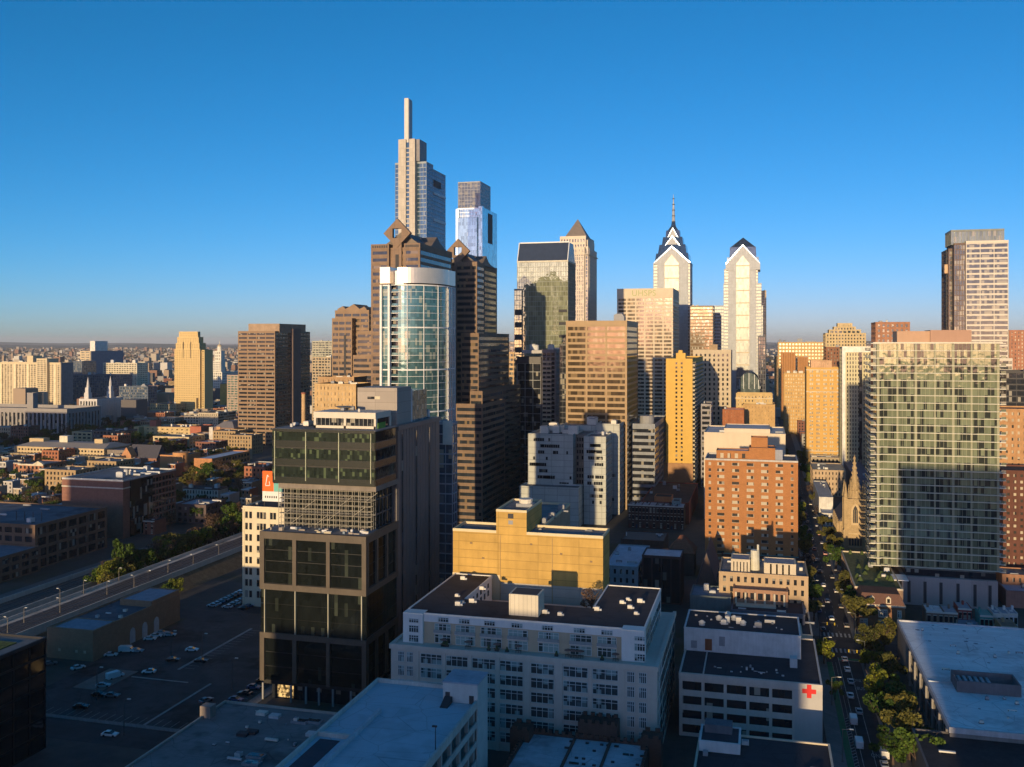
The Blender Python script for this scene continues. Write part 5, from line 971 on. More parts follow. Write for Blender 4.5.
for i in range(7): b.wall.box(xl - .6, q1[1] + 2 + i * 10.5, 0, xl, q1[1] + 3 + i * 10.5, zz - .9, M((.3, .28, .26))); 
for i in range(13): b.win.append(('l', xl, q1[1], 0, 0, -.05, 4 + i * 5.2, 7.5 + i * 5.2, 2, 6.5, GDARK)); b.win.append(('l', xl, q1[1], 0, 0, -.05, 4 + i * 5.2, 7.5 + i * 5.2, 7.6, 10.4, GDARK))
b.finish()
low('commercial_building', 'black roofed building at the bottom right corner before the huge pale roof', 'building', 937, 1075, 800, 10.5, yb=737, wall=M((.12, .11, .11), .85), roof=M((.03, .03, .035), .95, .3, .2), n=4)
# rowhouses below the green tower
cl = [(M((.60, .58, .54)), 'white'), (M((.58, .60, .62)), 'white'), (M((.06, .26, .24)), 'teal green'), (M((.30, .07, .06)), 'dark red'), (M((.22, .16, .12)), 'brown'), (M((.33, .12, .08)), 'brick red')]
for i, (xl_, xr_, yt, c_, lab, rf) in enumerate([(926, 944, 611, cl[4], 'brown shed with white flat roof left in the row under the green tower', ROOFW), (944, 958, 612, cl[4], 'brown shed with grey flat roof in the row under the green tower', BLUR), (958, 972, 608, cl[3], 'dark red house with grey roof in the row under the green tower', BLUR), (980, 993, 615, cl[2], 'teal green house in the row under the green tower', TEAL), (993, 1001, 613, cl[0], 'narrow white rowhouse right beside the teal green house', BLUR), (1001, 1009, 613, cl[0], 'second narrow white rowhouse right of the teal green house', BLUR), (1009, 1018, 613, cl[1], 'third narrow white rowhouse right of the teal green house', BLUR)]):
    Yq = GR((xl_ + xr_) / 2, yt, 9)[1]; townhouse(lab, PX(xl_, Yq), PX(xr_, Yq) - PX(xl_, Yq), Yq, 9, 9, c_[0], rf, None, cols=3 if xr_ - xl_ > 9 else 2, rows=2)
low('garage', 'low blue roofed shed strip behind the huge pale roof', 'shed', 944, 985, 626, 5, yb=618, wall=M((.3, .3, .32)), roof=M((.3, .4, .52), .7), n=2)
low('row_block', 'brown brick house behind the white rowhouses at the right edge', 'house', 1002, 1045, 575, 11, D=14, wall=M((.32, .17, .10)), roof=ROOFG, front=(6, 3.4, 1.6, 1.6), n=2)
low('garage', 'long blue grey roofed shed at the right edge', 'shed', 1006, 1060, 592, 7, yb=583, wall=M((.25, .15, .12)), roof=M((.32, .40, .50), .7), n=1)
# --- parking garage with blue roof, lower centre
b = Bld('parking_garage', 'concrete parking garage with smooth blue roof deck and a stair tower', 'parking garage', -78, 190); z = 26.
A = GR(376, 683, z); C = GR(474, 706, z); xl, xr, yb_ = A[0], C[0] + .4, A[1] + 1; cg = M((.42, .40, .37), .85, .12, .3); bd = RM((.40, .54, .62), .55, (40, 6), .06, .18)
yf = 120.; FOOT.append((xl, yf, xr, yb_))
b.roof.box(xl + .4, yf, z - .3, xr - .4, yb_ - .4, z, bd)
for k in range(6): b.wall.box(xl, yf, z - .9 - k * 4.4, xr - .02, yb_, z - .31 - k * 4.4, cg)
b.wall.box(xl + .5, yb_ - .5, 0, xr - 6, yb_ - .1, z - .9, cg); b.wall.box(xl, yf, 0, xl + .4, yb_, z - .9, cg)
for (a, c, d_, e) in ((xl - .1, yf, xl + .4, yb_ + .1), (xr - .4, yf, xr + .1, yb_ + .1), (xl + .4, yb_ - .4, xr - .4, yb_ + .1)): b.part('parapet').box(a, c, z - .9, d_, e, z + .95, M((.52, .50, .46), .8))
for k in range(5): b.part('parapet').box(xr - .3, yf, z - 5.3 - k * 4.4, xr + .08, yb_ - 8, z - 3.9 - k * 4.4, M((.5, .48, .44), .8))
for i in range(14): b.wall.box(xr - .9, yf + 3 + i * 6.2, 0, xr - .05, yf + 3.8 + i * 6.2, z - .9, cg)
b.wall.box(xr - 9, yb_ - 9, 0, xr - .5, yb_ + .3, z - .4, cg)
s0, s1 = PX(443, yb_ - 8), xr + .15; wt = M((.56, .55, .52), .8, .1, .4); b.part('stair_tower').box(s0, yb_ - 8, z - .3, s1, yb_ + .4, z + 4.4, wt); b.part('stair_tower').box(s1 - .3, yb_ - 8, 0, s1, yb_ + .39, z - .3, wt); b.part('stair_tower').box(s0 - .15, yb_ - 8.15, z + 4.4, s1 + .15, yb_ + .5, z + 4.75, M((.35, .38, .44)))
b.part('stair_door').box(s0 + .6, yb_ - 8.1, z, s0 + 1.7, yb_ - 7.9, z + 2.3, DARKM); b.part('stair_door').box(s1 - 2, yb_ - 8.1, z, s1 - .9, yb_ - 7.9, z + 1.9, DARKM)
b.part('stair_steps').yz([(yb_ - 12, z), (yb_ - 8.2, z), (yb_ - 8.2, z + 1.4)], s0 + .5, s0 + 2.4, DARKM)
r0_ = GR(380, 712, z); r1_ = GR(335, 767, z); b.part('ramp_wall').box(r0_[0] - .35, r1_[1] - 30, z, r0_[0] + .35, r0_[1], z + .9, M((.45, .48, .52), .8)); b.part('ramp_wall').box(xl + .4, r1_[1] + 12.6, z - .001, r0_[0] - .35, r1_[1] + 13.4, z + .9, M((.52, .50, .46), .8))
b.part('ramp_opening').box(xl + 1.5, r1_[1] - 30, z, r0_[0] - 2.0, r1_[1] + 11.5, z + .03, M((.05, .06, .08), .9))
b.finish()
t = empty('light_pole', (*GR(435.5, 752, z), z), 'black light pole standing on the blue garage roof', 'light pole'); mb = MB(); mb.cone(0, 0, 0, 5.2, .12, .08, DARKM, 8); mb.build('pole', t); mb = MB(); mb.box(-.7, -.2, 5.1, .3, .2, 5.4, DARKM); mb.build('lamp_head', t)
# armory with battlements
b = Bld('armory', 'dark brick armory with battlemented walls and patchy white roof before the loft building', 'armory', -50, 215); AR_ = M((.12, .075, .06), .9, .15, .4, (.8, .3, .5, .03)); z = 9.
Yb = 238.; x0_, x1_ = PX(527, Yb), PX(650, Yb); Yf = 200.
b.wall.box(x0_, Yf, 0, x1_, Yb, z - .3, AR_); b.roof.box(x0_ + .5, Yf + .5, z - .3, x1_ - .5, Yb - .5, z, RM((.50, .54, .58), .8)); FOOT.append((x0_, Yf, x1_, Yb))
for xx in (PX(571, 232), PX(607, 232)): b.wall.box(xx - .3, Yf + .5, z - .01, xx + .3, Yb - .5, z + .5, AR_)
for i in range(26): x, y = random.uniform(x0_ + 10, x1_ - 1), Yb - random.choice((3, 7, 7, 12, 15)); b.piece('roof_vent').box(x, y, z, x + .8, y + .5, z + .35, DARKM)
bt = b.part('battlements')
def cren(xa, ya, xb_, yb2, z0, h=1.5):
    L_ = math.hypot(xb_ - xa, yb2 - ya); n = max(1, int(L_ / 1.7)); 
    for i in range(n):
        x, y = xa + (xb_ - xa) * (i + .25) / n, ya + (yb2 - ya) * (i + .25) / n; dx, dy = (xb_ - xa) / n * .5, (yb2 - ya) / n * .5
        bt.box(x - (.3 if dx == 0 else 0), y - (.3 if dy == 0 else 0), z0 - .02, x + dx + (.3 if dx == 0 else 0), y + dy + (.3 if dy == 0 else 0), z0 + h * .6, AR_)
for (a, c, d_, e) in ((x0_, Yb - .5, x1_, Yb), (x0_, Yf, x1_, Yf + .5), (x0_, Yf, x0_ + .5, Yb), (x1_ - .5, Yf, x1_, Yb)): b.wall.box(a - .05, c - .05, z - .31, d_ + .05, e + .05, z + .6, AR_)
cren(x0_, Yb - .25, x1_, Yb - .25, z + .6); cren(x1_ - .25, Yf, x1_ - .25, Yb, z + .6); cren(x0_ + .25, Yf, x0_ + .25, Yb, z + .6)
t0, t1 = PX(578, Yb), PX(617, Yb); b.wall.box(t0, Yb - .2, 0, t1, Yb + 5, z + 4.2, AR_); cren(t0, Yb, t1, Yb, z + 4.2); cren(t0, Yb + 4.8, t1, Yb + 4.8, z + 4.2)
for (xx, yy) in ((x1_ - 2, Yb - 3), (x0_ - 3, Yb - 6)): b.wall.box(xx, yy, 0, xx + 5, yy + 5, z + 3, AR_); cren(xx, yy + .3, xx + 5, yy + .3, z + 3); cren(xx, yy + 4.7, xx + 5, yy + 4.7, z + 3)
cren(t0, Yb - .8, t1, Yb - .8, z + .6); b.finish()
# flat grey roof and black block, lower left
b = Bld('supermarket', 'low building with wide flat grey roof, hatches and skylights at the lower left', 'building', -120, 215); z = 8.; L0 = GR(225, 702, z); xl = L0[0]; yb_ = L0[1]
b.wall.box(xl, 150, 0, -97, yb_, z - .5, M((.3, .26, .22), .85)); b.roof.box(xl + .4, 150, z - .5, -97.4, yb_ - .4, z - .1, RM((.22, .22, .22))); FOOT.append((xl, 150, -97, yb_))
for (a, c, d_, e) in ((xl - .1, 150, xl + .4, yb_ + .1), (xl + .4, yb_ - .4, -97, yb_ + .1)): b.wall.box(a, c, z - .5, d_, e, z + .5, M((.42, .38, .33), .85))
for (x, y) in ((256, 757), (252, 764), (300, 722), (314, 722)): gx, gy_ = GR(x, y, z); sk = b.piece('skylight'); sk.box(gx - 2.2, gy_ - 1.2, z - .15, gx + 2.2, gy_ + 1.2, z + .5, EQUIP2); sk.box(gx - 1.8, gy_ - .8, z + .5, gx + 1.8, gy_ + .8, z + .6, GDARK)
for (x, y) in ((262, 714), (275, 717), (312, 735), (243, 735), (252, 733)): gx, gy_ = GR(x, y, z); b.part('roof_hatch').box(gx - 1.4, gy_ - 1, z - .15, gx + 1.4, gy_ + 1, z + .7, random.choice([EQUIP, DARKM, EQUIP3]))
gx, gy_ = GR(208, 745, 0); b.part('brick_stack').box(gx - 1.6, gy_ - 1.4, 0, gx + 1.6, gy_ + 1.4, 11, M((.34, .28, .24)))
gx, gy_ = GR(200, 760, 7); b.part('glass_canopy').box(gx - 6, gy_ - 4, 6, gx + 4, gy_ + 5, 6.3, EQUIP2)
for i in range(6): b.part('glass_canopy').box(gx - 5.5 + i * 1.7, gy_ - 3.8, 6.3, gx - 4.9 + i * 1.7, gy_ + 4.8, 6.5, EQUIP3)
b.clutter(xl + 5, -100, 190, yb_ - 3, z - .1, 9, 1.8); b.clutter(xl + 3, -98, 180, yb_ - 2, z - .1, 22, .9); b.finish()
b = Bld('office_block', 'black glass block with a grass roof patch cut by the left edge', 'office block', -205, 190); z = 30.; A = GR(46, 637, z)
b.block(A[0] - 60, A[0], A[1] - 90, A[1], 0, z, M((.012, .012, .015), .6), G((.01, .012, .016), .1, .08, blinds=.01, bcol=(.03, .03, .03)), None, (16, 4.2, .3, .6), roof=M((.16, .17, .17), .9, .2), par=.7, pm=M((.03, .03, .035), .6)); FOOT.append((A[0] - 60, A[1] - 90, A[0], A[1]))
g0, g1 = GR(2, 650, z), GR(18, 636.5, z); b.part('grass_roof').box(A[0] - 26, A[1] - 22, z - .55, A[0] - 5, A[1] - 5, z - .3, M((.12, .14, .03), .95, .5, .8)); b.finish(minpx=8)
# --- brick warehouse by the parking lot
b = Bld('brick_warehouse', 'long single storey tan brick warehouse with arched doors beside the parking lot', 'warehouse', -228, 290); z = 10.6; A = GR(93, 631, z); xr = A[0]; yf = A[1]; xl = PX(47, yf); yb_ = PYs(180, xr); wb = M((.34, .22, .14), .85, .12, .4, (.8, .3, .5, .03))
b.block(xl, xr, yf, yb_, 0, z, wb, GDARK, roof=RM((.10, .11, .13)), par=.8); b.block(xl + 2, xr - .1, yf + .2, yf + 12, z - .9, z + .1, wb, GDARK, roof=M((.22, .26, .32), .8, .2), par=.3); b.block(xl + 5, xr - .1, yb_ - 18, yb_ - .2, z - .9, z + 1.6, wb, GDARK, roof=M((.25, .28, .34), .8, .2), par=.4)
for q in (.42, .56, .70, .83): yy = yf + (yb_ - yf) * q; b.piece('arched_door').yz([(yy - 1.5, .1), (yy + 1.5, .1), (yy + 1.5, 4), (yy + 1, 5.2), (yy, 5.7), (yy - 1, 5.2), (yy - 1.5, 4)], xr - .05, xr + .1, M((.5, .5, .5), .6) if q < .8 else wb)
for u in (.25, .62, .8): b.part('vents').box(xl + (xr - xl) * u, yf - .12, 2.6, xl + (xr - xl) * u + .9, yf + .02, 3.5, M((.5, .4, .28)))
b.clutter(xl, xr, yf + 12, yb_ - 20, z - .8, 4, 1.5); b.finish(); FOOT.append((xl, yf, xr, yb_))
# ------------------------------------------------------------------ the parkway district on the left
CRB = M((.60, .50, .33), .85, .06, .2); GWIN = G((.10, .10, .10), .3, .1, (2, 2, 3), .3, (.4, .36, .28))
b = mk('apartment_block', 'long cream apartment slab with balcony bays at the left edge', 'apartment block', -70, 60.6, 362.5, d=1500, xs=73)
X0, X1, Y, z = b.X0, b.X1, b.Y0, b.z
b.block(X0, X1, Y, min(b.Y1, Y + 130), 0, z, CRB, GWIN, (-5.5, 3.1, 2.2, 1.3), None, par=3); b.wall.box(X1 + .02, Y + 1, 0, X1 + .5, b.Y1, z - .2, M((.22, .21, .22)))  # right side overlaid in dark grey: its shade put into the colour
b.block(PX(36.5, Y - 5), PX(47, Y - 5), Y - 5, Y + 20, 0, PZ(358.5, X1, Y), CRB, GWIN, (3, 3.1, 1.6, 1.5), par=2); b.block(PX(27, Y + 20), PX(33, Y + 20), Y + 20, Y + 40, z - 1, z + 10, CRB, GWIN, par=1)
for u in (-20, 0, 14, 27, 54): b.wall.box(PX(u, Y), Y - 1.2, 0, PX(u + 2.4, Y), Y + .1, z - 3, M((.72, .62, .42)))
b.clutter(X0, X1, Y + 5, Y + 60, z - 2, 8, 8); b.finish()
COLN = M((.30, .28, .27), .85, .08, .2)
b = mk('library_building', 'long dark stone library with rows of tall pilasters at the left edge', 'library', -60, 67, 409, d=1150, D=60)
X0, X1, Y, z = b.X0, b.X1, b.Y0, b.z; b.block(X0, X1, Y, Y + 60, 0, z, M((.16, .15, .15)), GDARK, (-6, z + 5, 2.6, 3, COLN, COLN), (-6, z + 5, 2.6, 3, COLN, COLN), t=1.2, par=4, pm=COLN, roof=ROOFG); b.block(PX(27, Y + 10), PX(33, Y + 10), Y + 10, Y + 18, z - 1, z + 18, COLN, GDARK, par=.5); b.finish()
b = mk('temple', 'white stone temple with two slender spires, shaded right side', 'temple', 79, 97, 399, d=1270, xs=123); wt = M((.58, .56, .54), .7, .05)
X0, X1, Y, z, Y1 = b.X0, b.X1, b.Y0, b.z, b.Y1; Y1 = min(Y1, Y + 95)
b.block(X0, X1, Y, Y1, 0, z, wt, GDARK, (6, z + 3, 2, 4), (14, z + 3, 3, 4), par=1.2)
for (u, yt, yy) in ((88, 377, Y + 6), (114.5, 376, Y1 - 8)):
    x = PX(u, yy) if u < 100 else (X0 + X1) / 2; zt_ = PZ(yt, x, yy); s = b.part('spire'); s.box(x - 3.4, yy - 3.4, z - 1, x + 3.4, yy + 3.4, z + 8, wt); s.box(x - 2.5, yy - 2.5, z + 8, x + 2.5, yy + 2.5, z + 15, wt); s.cone(x, yy, z + 15, z + 21, 1.9, 1.5, wt, 8); s.cone(x, yy, z + 21, zt_, 1.5, .08, wt, 8)
b.finish()
BLD = M((.10, .13, .18), .5, .08); BG2 = G((.08, .13, .20), .4, .08)
simple('office_building', 'dark blue glass block directly behind the white temple', 'office building', 72, 113, 375, d=1600, D=50, wall=BLD, glass=BG2, front=(-4, 4, .8, 1.2), n=4, big=5)
b = simple('office_building', 'tall plain golden slab with shade painted blue on its right side, behind the temple', 'office building', 80, 90.5, 351, d=2000, xs=123, wall=M((.55, .45, .30)), glass=BG2, front=(2, 5, 3, 3.4), side=(-8, 5, 3, 3), n=0, done=False)
b.wall.box(b.X1 + .05, b.Y0 + 1, 0, b.X1 + 1, b.Y1, b.z, M((.20, .22, .27))); x_ = PX(90, b.Y0 + 20); b.block(x_, PX(95, b.Y0 + 20), b.Y0 + 20, b.Y0 + 60, b.z - 1, PZ(341, x_, b.Y0 + 20), M((.7, .68, .64)), GD, par=1); b.finish()  # dark blue sheet over the right side paints its shade
simple('office_building', 'pale cream terraced block with dark central slot behind the temple spires', 'office building', 103, 137, 363, d=1850, D=40, wall=M((.62, .56, .42)), glass=GWIN, front=(-6, 4, 2, 2), n=4, big=8, xs=148)
simple('office_building', 'small blue grey glass block right beside the cream apartment slab', 'office building', 73, 82, 361, d=1800, D=40, wall=BLD, glass=BG2, front=(-5, 4, .8, 1.2), n=2, big=6)
simple('office_building', 'blue glass low office slab between temple and golden art deco tower', 'office building', 119, 148, 386.5, d=1450, xs=157, wall=BLD, glass=BG2, front=(-5, 4, 1, 1.4), n=4, big=5)
simple('museum_building', 'low white stone building with slot windows in front of the blue glass office slab', 'museum', 121, 143, 397, d=1540, D=40, wall=M((.50, .46, .42)), front=(-8, 14, 4, 5), n=2, big=5)
ADM = M((.62, .46, .22), .85, .06, .3)
b = mk('art_deco_tower', 'golden art deco tower with chamfered shoulders standing alone on the left', 'apartment tower', 174.5, 200, 338, d=1400, xs=208)
X0, X1, Y, z = b.X0, b.X1, b.Y0, b.z; Y1 = min(b.Y1, Y + 60); GA = G((.12, .09, .05), .1, .2, (2, 2, 3.3), .25, (.3, .24, .15))
for i, (e, yt) in enumerate(((0, 349), (1.6, 343), (3.4, 337), (5.6, 331.5))): b.block(X0 + e, X1 - e, Y + e * .5, Y1 - e * 2, 0 if i == 0 else PZ(349, X1, Y) - 6, PZ(yt, X1, Y), ADM, GA, (-3.0, 3.3, 2.0, 1.8) if i == 0 else (-3.0, 3.3, 2.2, 1.6), (-3.4, 3.3, 1.8, 1.8), par=1)
for u in (.33, .62): b.part('dark_slot').box(X0 + (X1 - X0) * u, Y - .1, z - 30, X0 + (X1 - X0) * u + 1.0, Y + .3, z - 6, DARKM)
b.block(X0 + 3, X1 - 3, Y - 5, Y + 2, 0, PZ(398, X1, Y), ADM, GA, (-3, 3.3, 2, 1.8)); b.block(X1 + .02, X1 + 5, Y + 4, Y + 26, 0, PZ(350, X1, Y), ADM, GA, (1, 3.3, 1.4, 1.6)); b.finish()
b = mk('clock_tower_building', 'white stepped newspaper building with domed clock tower', 'building', 209.5, 222, 372, d=1950, xs=230); WS = M((.70, .67, .58), .8, .05)
X0, X1, Y, z = b.X0, b.X1, b.Y0, b.z; b.block(X0, X1, Y, Y + 80, 0, z, WS, GD, (-5, 5, 2.2, 2.4), (-5, 5, 2.2, 2.4)); b.block(PX(212, Y), PX(220, Y), Y + 1, Y + 20, z - 1, PZ(361, X1, Y), WS, GD, (-4, 5, 1.8, 2)); c0, c1 = PX(214, Y), PX(220.5, Y); b.block(c0, c1, Y + 2, Y + 16, z - 1, PZ(351, X1, Y), WS, GD, (3, 6, 2.4, 2.4)); xm = (c0 + c1) / 2
dm = b.part('dome'); zz = PZ(351, X1, Y); dm.cone(xm, Y + 9, zz - 1, zz + 9, 4.8, 4.6, WS, 12)
for i in range(4): dm.cone(xm, Y + 9, zz + 9 + i * 1.6, zz + 10.6 + i * 1.6, 4.9 * cos(i * .4), 4.9 * cos((i + 1) * .4), M((.5, .42, .28), .5), 12)
dm.cone(xm, Y + 9, zz + 15, zz + 23, .9, .1, WS, 8); b.part('clock_face').cone(xm, Y + 1.9, zz - 9, zz - 8, .1, .1, WS, 6); b.finish()
simple('office_building', 'small yellow brick cube right of the art deco tower', 'building', 220, 228, 384, d=1500, D=20, wall=M((.62, .42, .13)), n=1)
simple('apartment_block', 'pinkish and mint apartment block left of the striped brown tower', 'apartment block', 227, 238, 375, d=1350, D=30, wall=M((.42, .32, .25)), glass=G((.15, .28, .24), .4, .1), front=(3, 3.4, 1, 1.4), n=2)
b = Bld('meeting_house', 'red brick gabled house with little cupola below the art deco tower', 'house', PX(214, 1440), 1440); Y = 1440.; xa, xb_ = PX(208, Y), PX(220, Y); z_ = PZ(404, xb_, Y); xm = (xa + xb_) / 2
b.wall.xz([(xa, 0), (xb_, 0), (xb_, z_), (xm, z_ + 7), (xa, z_)], Y, Y + 24, M((.42, .16, .08))); b.part('roof_slope').xz([(xa - .5, z_ - .3), (xa, z_), (xm, z_ + 7), (xb_, z_), (xb_ + .5, z_ - .3), (xm, z_ + 7.7)], Y - .4, Y + 24, SLATE); b.part('cupola').cone(xm, Y + 3, z_ + 7, z_ + 13, .8, .05, WS, 8); b.finish()
simple('office_building', 'cream grid office block with dark right side below the red gabled house', 'office building', 198, 218, 413, d=1180, xs=236, wall=M((.52, .44, .32)), glass=GWIN, front=(-3.2, 3.4, 1.8, 1.4), side=(-60, 3.4, .5, 1.0), n=3)
simple('row_block', 'low pale annex left of the cream grid office block', 'building', 184, 199, 416, d=1210, D=20, wall=M((.5, .43, .33)), front=(-4, 3.4, 1.8, 1.4), n=5)
simple('office_building', 'low blue grey glass office beside the white museum, behind the park trees', 'office building', 150, 176, 404, d=1376, D=30, wall=M((.48, .38, .22)), front=(-4, 4, 2, 2), n=3)
b = simple('school_building', 'sandy school building with red brick stair box and roof fans', 'school', 144, 191, 427.5, d=1053, D=34, wall=M((.58, .43, .22)), glass=GDARK, front=(9, 4.2, 4.0, 2.6), n=0, done=False, xs=None, roof=M((.42, .22, .16)))
b.block(PX(151, b.Y0 + 8), PX(157, b.Y0 + 8), b.Y0 + 6, b.Y0 + 16, b.z - 1, b.z + 6, M((.42, .14, .10)), GD); b.block(PX(190, b.Y0 - 1), PX(201, b.Y0 - 1), b.Y0 - 1, b.Y0 + 24, 0, b.z + 1.5, M((.40, .14, .09)), GD, None, roof=ROOF)
b.clutter(b.X0 + 20, b.X1, b.Y0 + 4, b.Y0 + 28, b.z - .8, 8, 3.2, EQUIP3); b.wall.box(PX(135, b.Y0), b.Y0 - 2, 0, PX(140, b.Y0), b.Y0 + 20, b.z - .5, M((.58, .43, .22))); b.finish()
simple('school_building', 'cream hall with paired arched windows before the sandy school', 'school', 153, 189, 437, d=978, xs=205, wall=M((.60, .49, .30)), glass=GDARK, front=(7, 4.4, 1.8, 1.8), side=(5, 4.4, 1.8, 1.8), roof=ROOFG, n=2)
b = simple('school_building', 'curved orange brick school with broad blue white roof', 'school', 160, 183, 455.5, d=802, D=26, wall=M((.50, .25, .11), .85, .05), n=1, front=None, done=False, roof=ROOFG)
b.part('curved_wall').cone(PX(180, b.Y0 + 4), b.Y0 + 5, 0, b.z + 2.2, 6.5, 6.5, M((.54, .28, .12), .85, .05), 28)
x0_, x1_ = PX(194, b.Y0 - 6), PX(212, b.Y0 - 6); b.block(x0_, x1_, b.Y0 - 6, PYs(250, x1_), 0, b.z - 1, M((.46, .22, .10)), GDARK, None, (-5, 4, 1.2, 1.8), roof=M((.55, .60, .66), .8)); b.finish()
b = mk('hip_roof_school', 'grey hip roofed brick building with cream bays near the striped brown tower', 'school', 214, 234, 428, d=1000, xs=252); X0, X1, Y, z = b.X0, b.X1, b.Y0, b.z; Y1 = Y + 50; b.wall.box(X0, Y, 0, X1, Y1, z, M((.24, .15, .12))); b.wall.box(X0 + 3.4, Y - 1, 0, X0 + 8, Y, z + 1, M((.5, .3, .16))); b.wall.box(X0 - 5, Y - 1.5, 0, X0 - .5, Y + 6, z + .5, M((.6, .56, .5)))
b.part('hip_roof').prism([(X0 - .6, Y - .6), (X1 + .6, Y - .6), (X1 + .6, Y1), (X0 - .6, Y1)], z, z + 6, M((.20, .19, .20), .8, .1, .5), [(X0 + 7, Y + 8), (X1 - 7, Y + 8), (X1 - 7, Y1 - 8), (X0 + 7, Y1 - 8)])
for q in range(8): b.win.append(('r', X0, Y, X1, 0, -.05, 2 + q * 5.5, 4.6 + q * 5.5, z - 4, z - 1.6, GDARK)); b.win.append(('r', X0, Y, X1, 0, -.05, 2 + q * 5.5, 4.6 + q * 5.5, z - 8, z - 5.6, GDARK))
b.finish()
b = mk('gabled_hall', 'dark slate gabled hall with orange brick gable end', 'hall', 121.5, 131, 452, d=830, D=30); Y, z = b.Y0, b.z; xm = (b.X0 + b.X1) / 2
b.wall.xz([(b.X0, 0), (b.X1, 0), (b.X1, z - 3), (xm, z + 4), (b.X0, z - 3)], Y, Y + 8, M((.48, .24, .12))); b.part('slate_roof').yz([(Y + 8, z - 6), (Y + 22, z - 6), (Y + 15, z + 5)], b.X0, b.X0 + 30, M((.07, .07, .09), .8, .15, .6)); b.wall.box(b.X0, Y + 8, 0, b.X0 + 29.5, Y + 22, z - 6, M((.3, .15, .1))); b.finish()
TN = M((.54, .42, .25), .85, .08, .3)
b = simple('archive_building', 'long low tan building with grey hip roof and roof houses', 'institute', 14, 104, 449, d=860, D=36, wall=TN, glass=GDARK, front=(-3.4, 3.4, 1.6, 1.6), n=0, done=False, roof=M((.33, .30, .27), .85), xs=None)
X0, X1, Y, z = b.X0, b.X1, b.Y0, b.z; b.part('hip_roof').prism([(X0 - .6, Y - .6), (X1 + .6, Y - .6), (X1 + .6, Y + 37), (X0 - .6, Y + 37)], z, z + 3.2, M((.33, .30, .27), .85, .08), [(X0 + 9, Y + 14), (X1 - 5, Y + 14), (X1 - 5, Y + 26), (X0 + 9, Y + 26)])
for (u, v, h, m_) in ((31, 45, 6.0, TN), (61, 69, 9, M((.66, .60, .48))), (96, 104, 7, TN)): b.part('roof_house').box(PX(u, Y + 16), Y + 14, z, PX(v, Y + 16), Y + 22, z + h, m_)
b.wall.box(X0 - 8, Y - 8, 0, X1 + 2, Y - .4, z - 5.5, M((.40, .31, .19), .85, .1))
for q in range(22): b.win.append(('f', X0 - 8, Y - 8, 0, 0, -.05, 3 + q * 3.2, 5.4 + q * 3.2, z - 8.6, z - 6.6, GDARK))
b.block(X1 + .1, X1 + 24, Y + 4, Y + 34, 0, z - 1, M((.22, .19, .17)), GDARK, None, (-4, 3.4, 1, 1.6), roof=ROOFG); b.finish()
simple('row_block', 'tan stone house with deep porch behind the long low tan building', 'house', 72, 92, 432, d=1032, D=22, wall=TN, glass=GDARK, front=(4, 4.5, 2, 2), n=2)
simple('row_block', 'dark flat block with lit cream top right of the tan stone house', 'building', 92, 122, 431, d=1022, D=26, wall=M((.17, .14, .13)), glass=GDARK, front=(-5, 3.6, 1.6, 1.6), n=6, big=3)
b = mk('mansion', 'red brick mansion with cream pedimented front before the long tan building', 'house', 18, 43.5, 464.5, d=758, xs=66); X0, X1, Y, z = b.X0, b.X1, b.Y0, b.z; Y1 = Y + 26
b.block(X0, X1, Y, Y1, 0, z, M((.36, .17, .10)), GDARK, (6, 3.6, 1.8, 1.6), (7, 3.6, 1.8, 1.6), roof=ROOFG); b.part('pediment').xz([(PX(33, Y), z), (X1, z), ((PX(33, Y) + X1) / 2, z + 2.6)], Y - .4, Y + 2, M((.62, .55, .42))); b.wall.box(X0, Y - .5, z - 1.2, X1, Y, z, M((.62, .55, .42))); b.finish()
# brick office with dark glass side
OB = M((.30, .15, .11), .85, .08, .3, (1.2, .5, .5, .03)); OC = M((.60, .54, .44))
b = mk('office_building', 'dark brick office block with white cornice lines and black glass side by the railway', 'office building', 62, 123, 480, d=535, xs=176); X0, X1, Y, z, Y1 = b.X0, b.X1, b.Y0, b.z, b.Y1
b.block(X0, X1, Y, Y1, 0, z, OB, GDARK, None, None, roof=ROOFG, par=1.0, pm=M((.55, .55, .53))); b.wall.box(X0 - .15, Y - .2, z - 5.2, X1 + .2, Y + .1, z - 4.5, OC); b.wall.box(X1 - .1, Y + .1, z - 5.2, X1 + .25, Y + 6, z - 4.5, OC)
ym = PYs(152, X1); b.part('glass_side').box(X1 - .1, Y + 6, 0, X1 + .4, ym, z - 1.1, G((.02, .022, .03), .3, .05)); 
for k in range(8):
    for q in range(7): b.win.append(('r', X0, ym, X1, 0, -.08, .6 + q * (Y1 - ym - 1.5) / 7, .6 + q * (Y1 - ym - 1.5) / 7 + 2.0, 2.0 + k * 3.7, 4.2 + k * 3.7, GDARK))
    b.wall.box(X1 - .1, ym, 1.2 + k * 3.7, X1 + .18, Y1, 1.5 + k * 3.7, M((.42, .3, .24)))
b.clutter(X0 + 18, X1 - 1, Y + 8, Y1 - 2, z - .9, 10, 4.5, EQUIP); b.finish(); ob = b
A22 = GR(35, 525, 21.8); WB2 = M((.20, .13, .09), .85, .1, .4, (1, .4, .5, .03)); b = Bld('brick_loft', 'long dark brick loft with tall arched bays along the railway at left', 'warehouse', A22[0], A22[1]); X1 = A22[0]; Y = A22[1]; Y1 = PYs(107, X1)
b.block(X1 - 90, X1, Y, Y1, 0, 21.8, WB2, GDARK, (-6, 4.4, 1.6, 1.6), (7, 5.2, 1.6, 1.6), roof=RM((.13, .15, .18)), par=.9); b.block(X1 - 90, X1 + 3.5, Y - 26, Y - .2, 0, 12, WB2, GDARK, (-6, 4.4, 1.6, 1.6), (4, 4.2, 1.6, 1.6), roof=M((.2, .22, .26), .8, .2), par=.8)
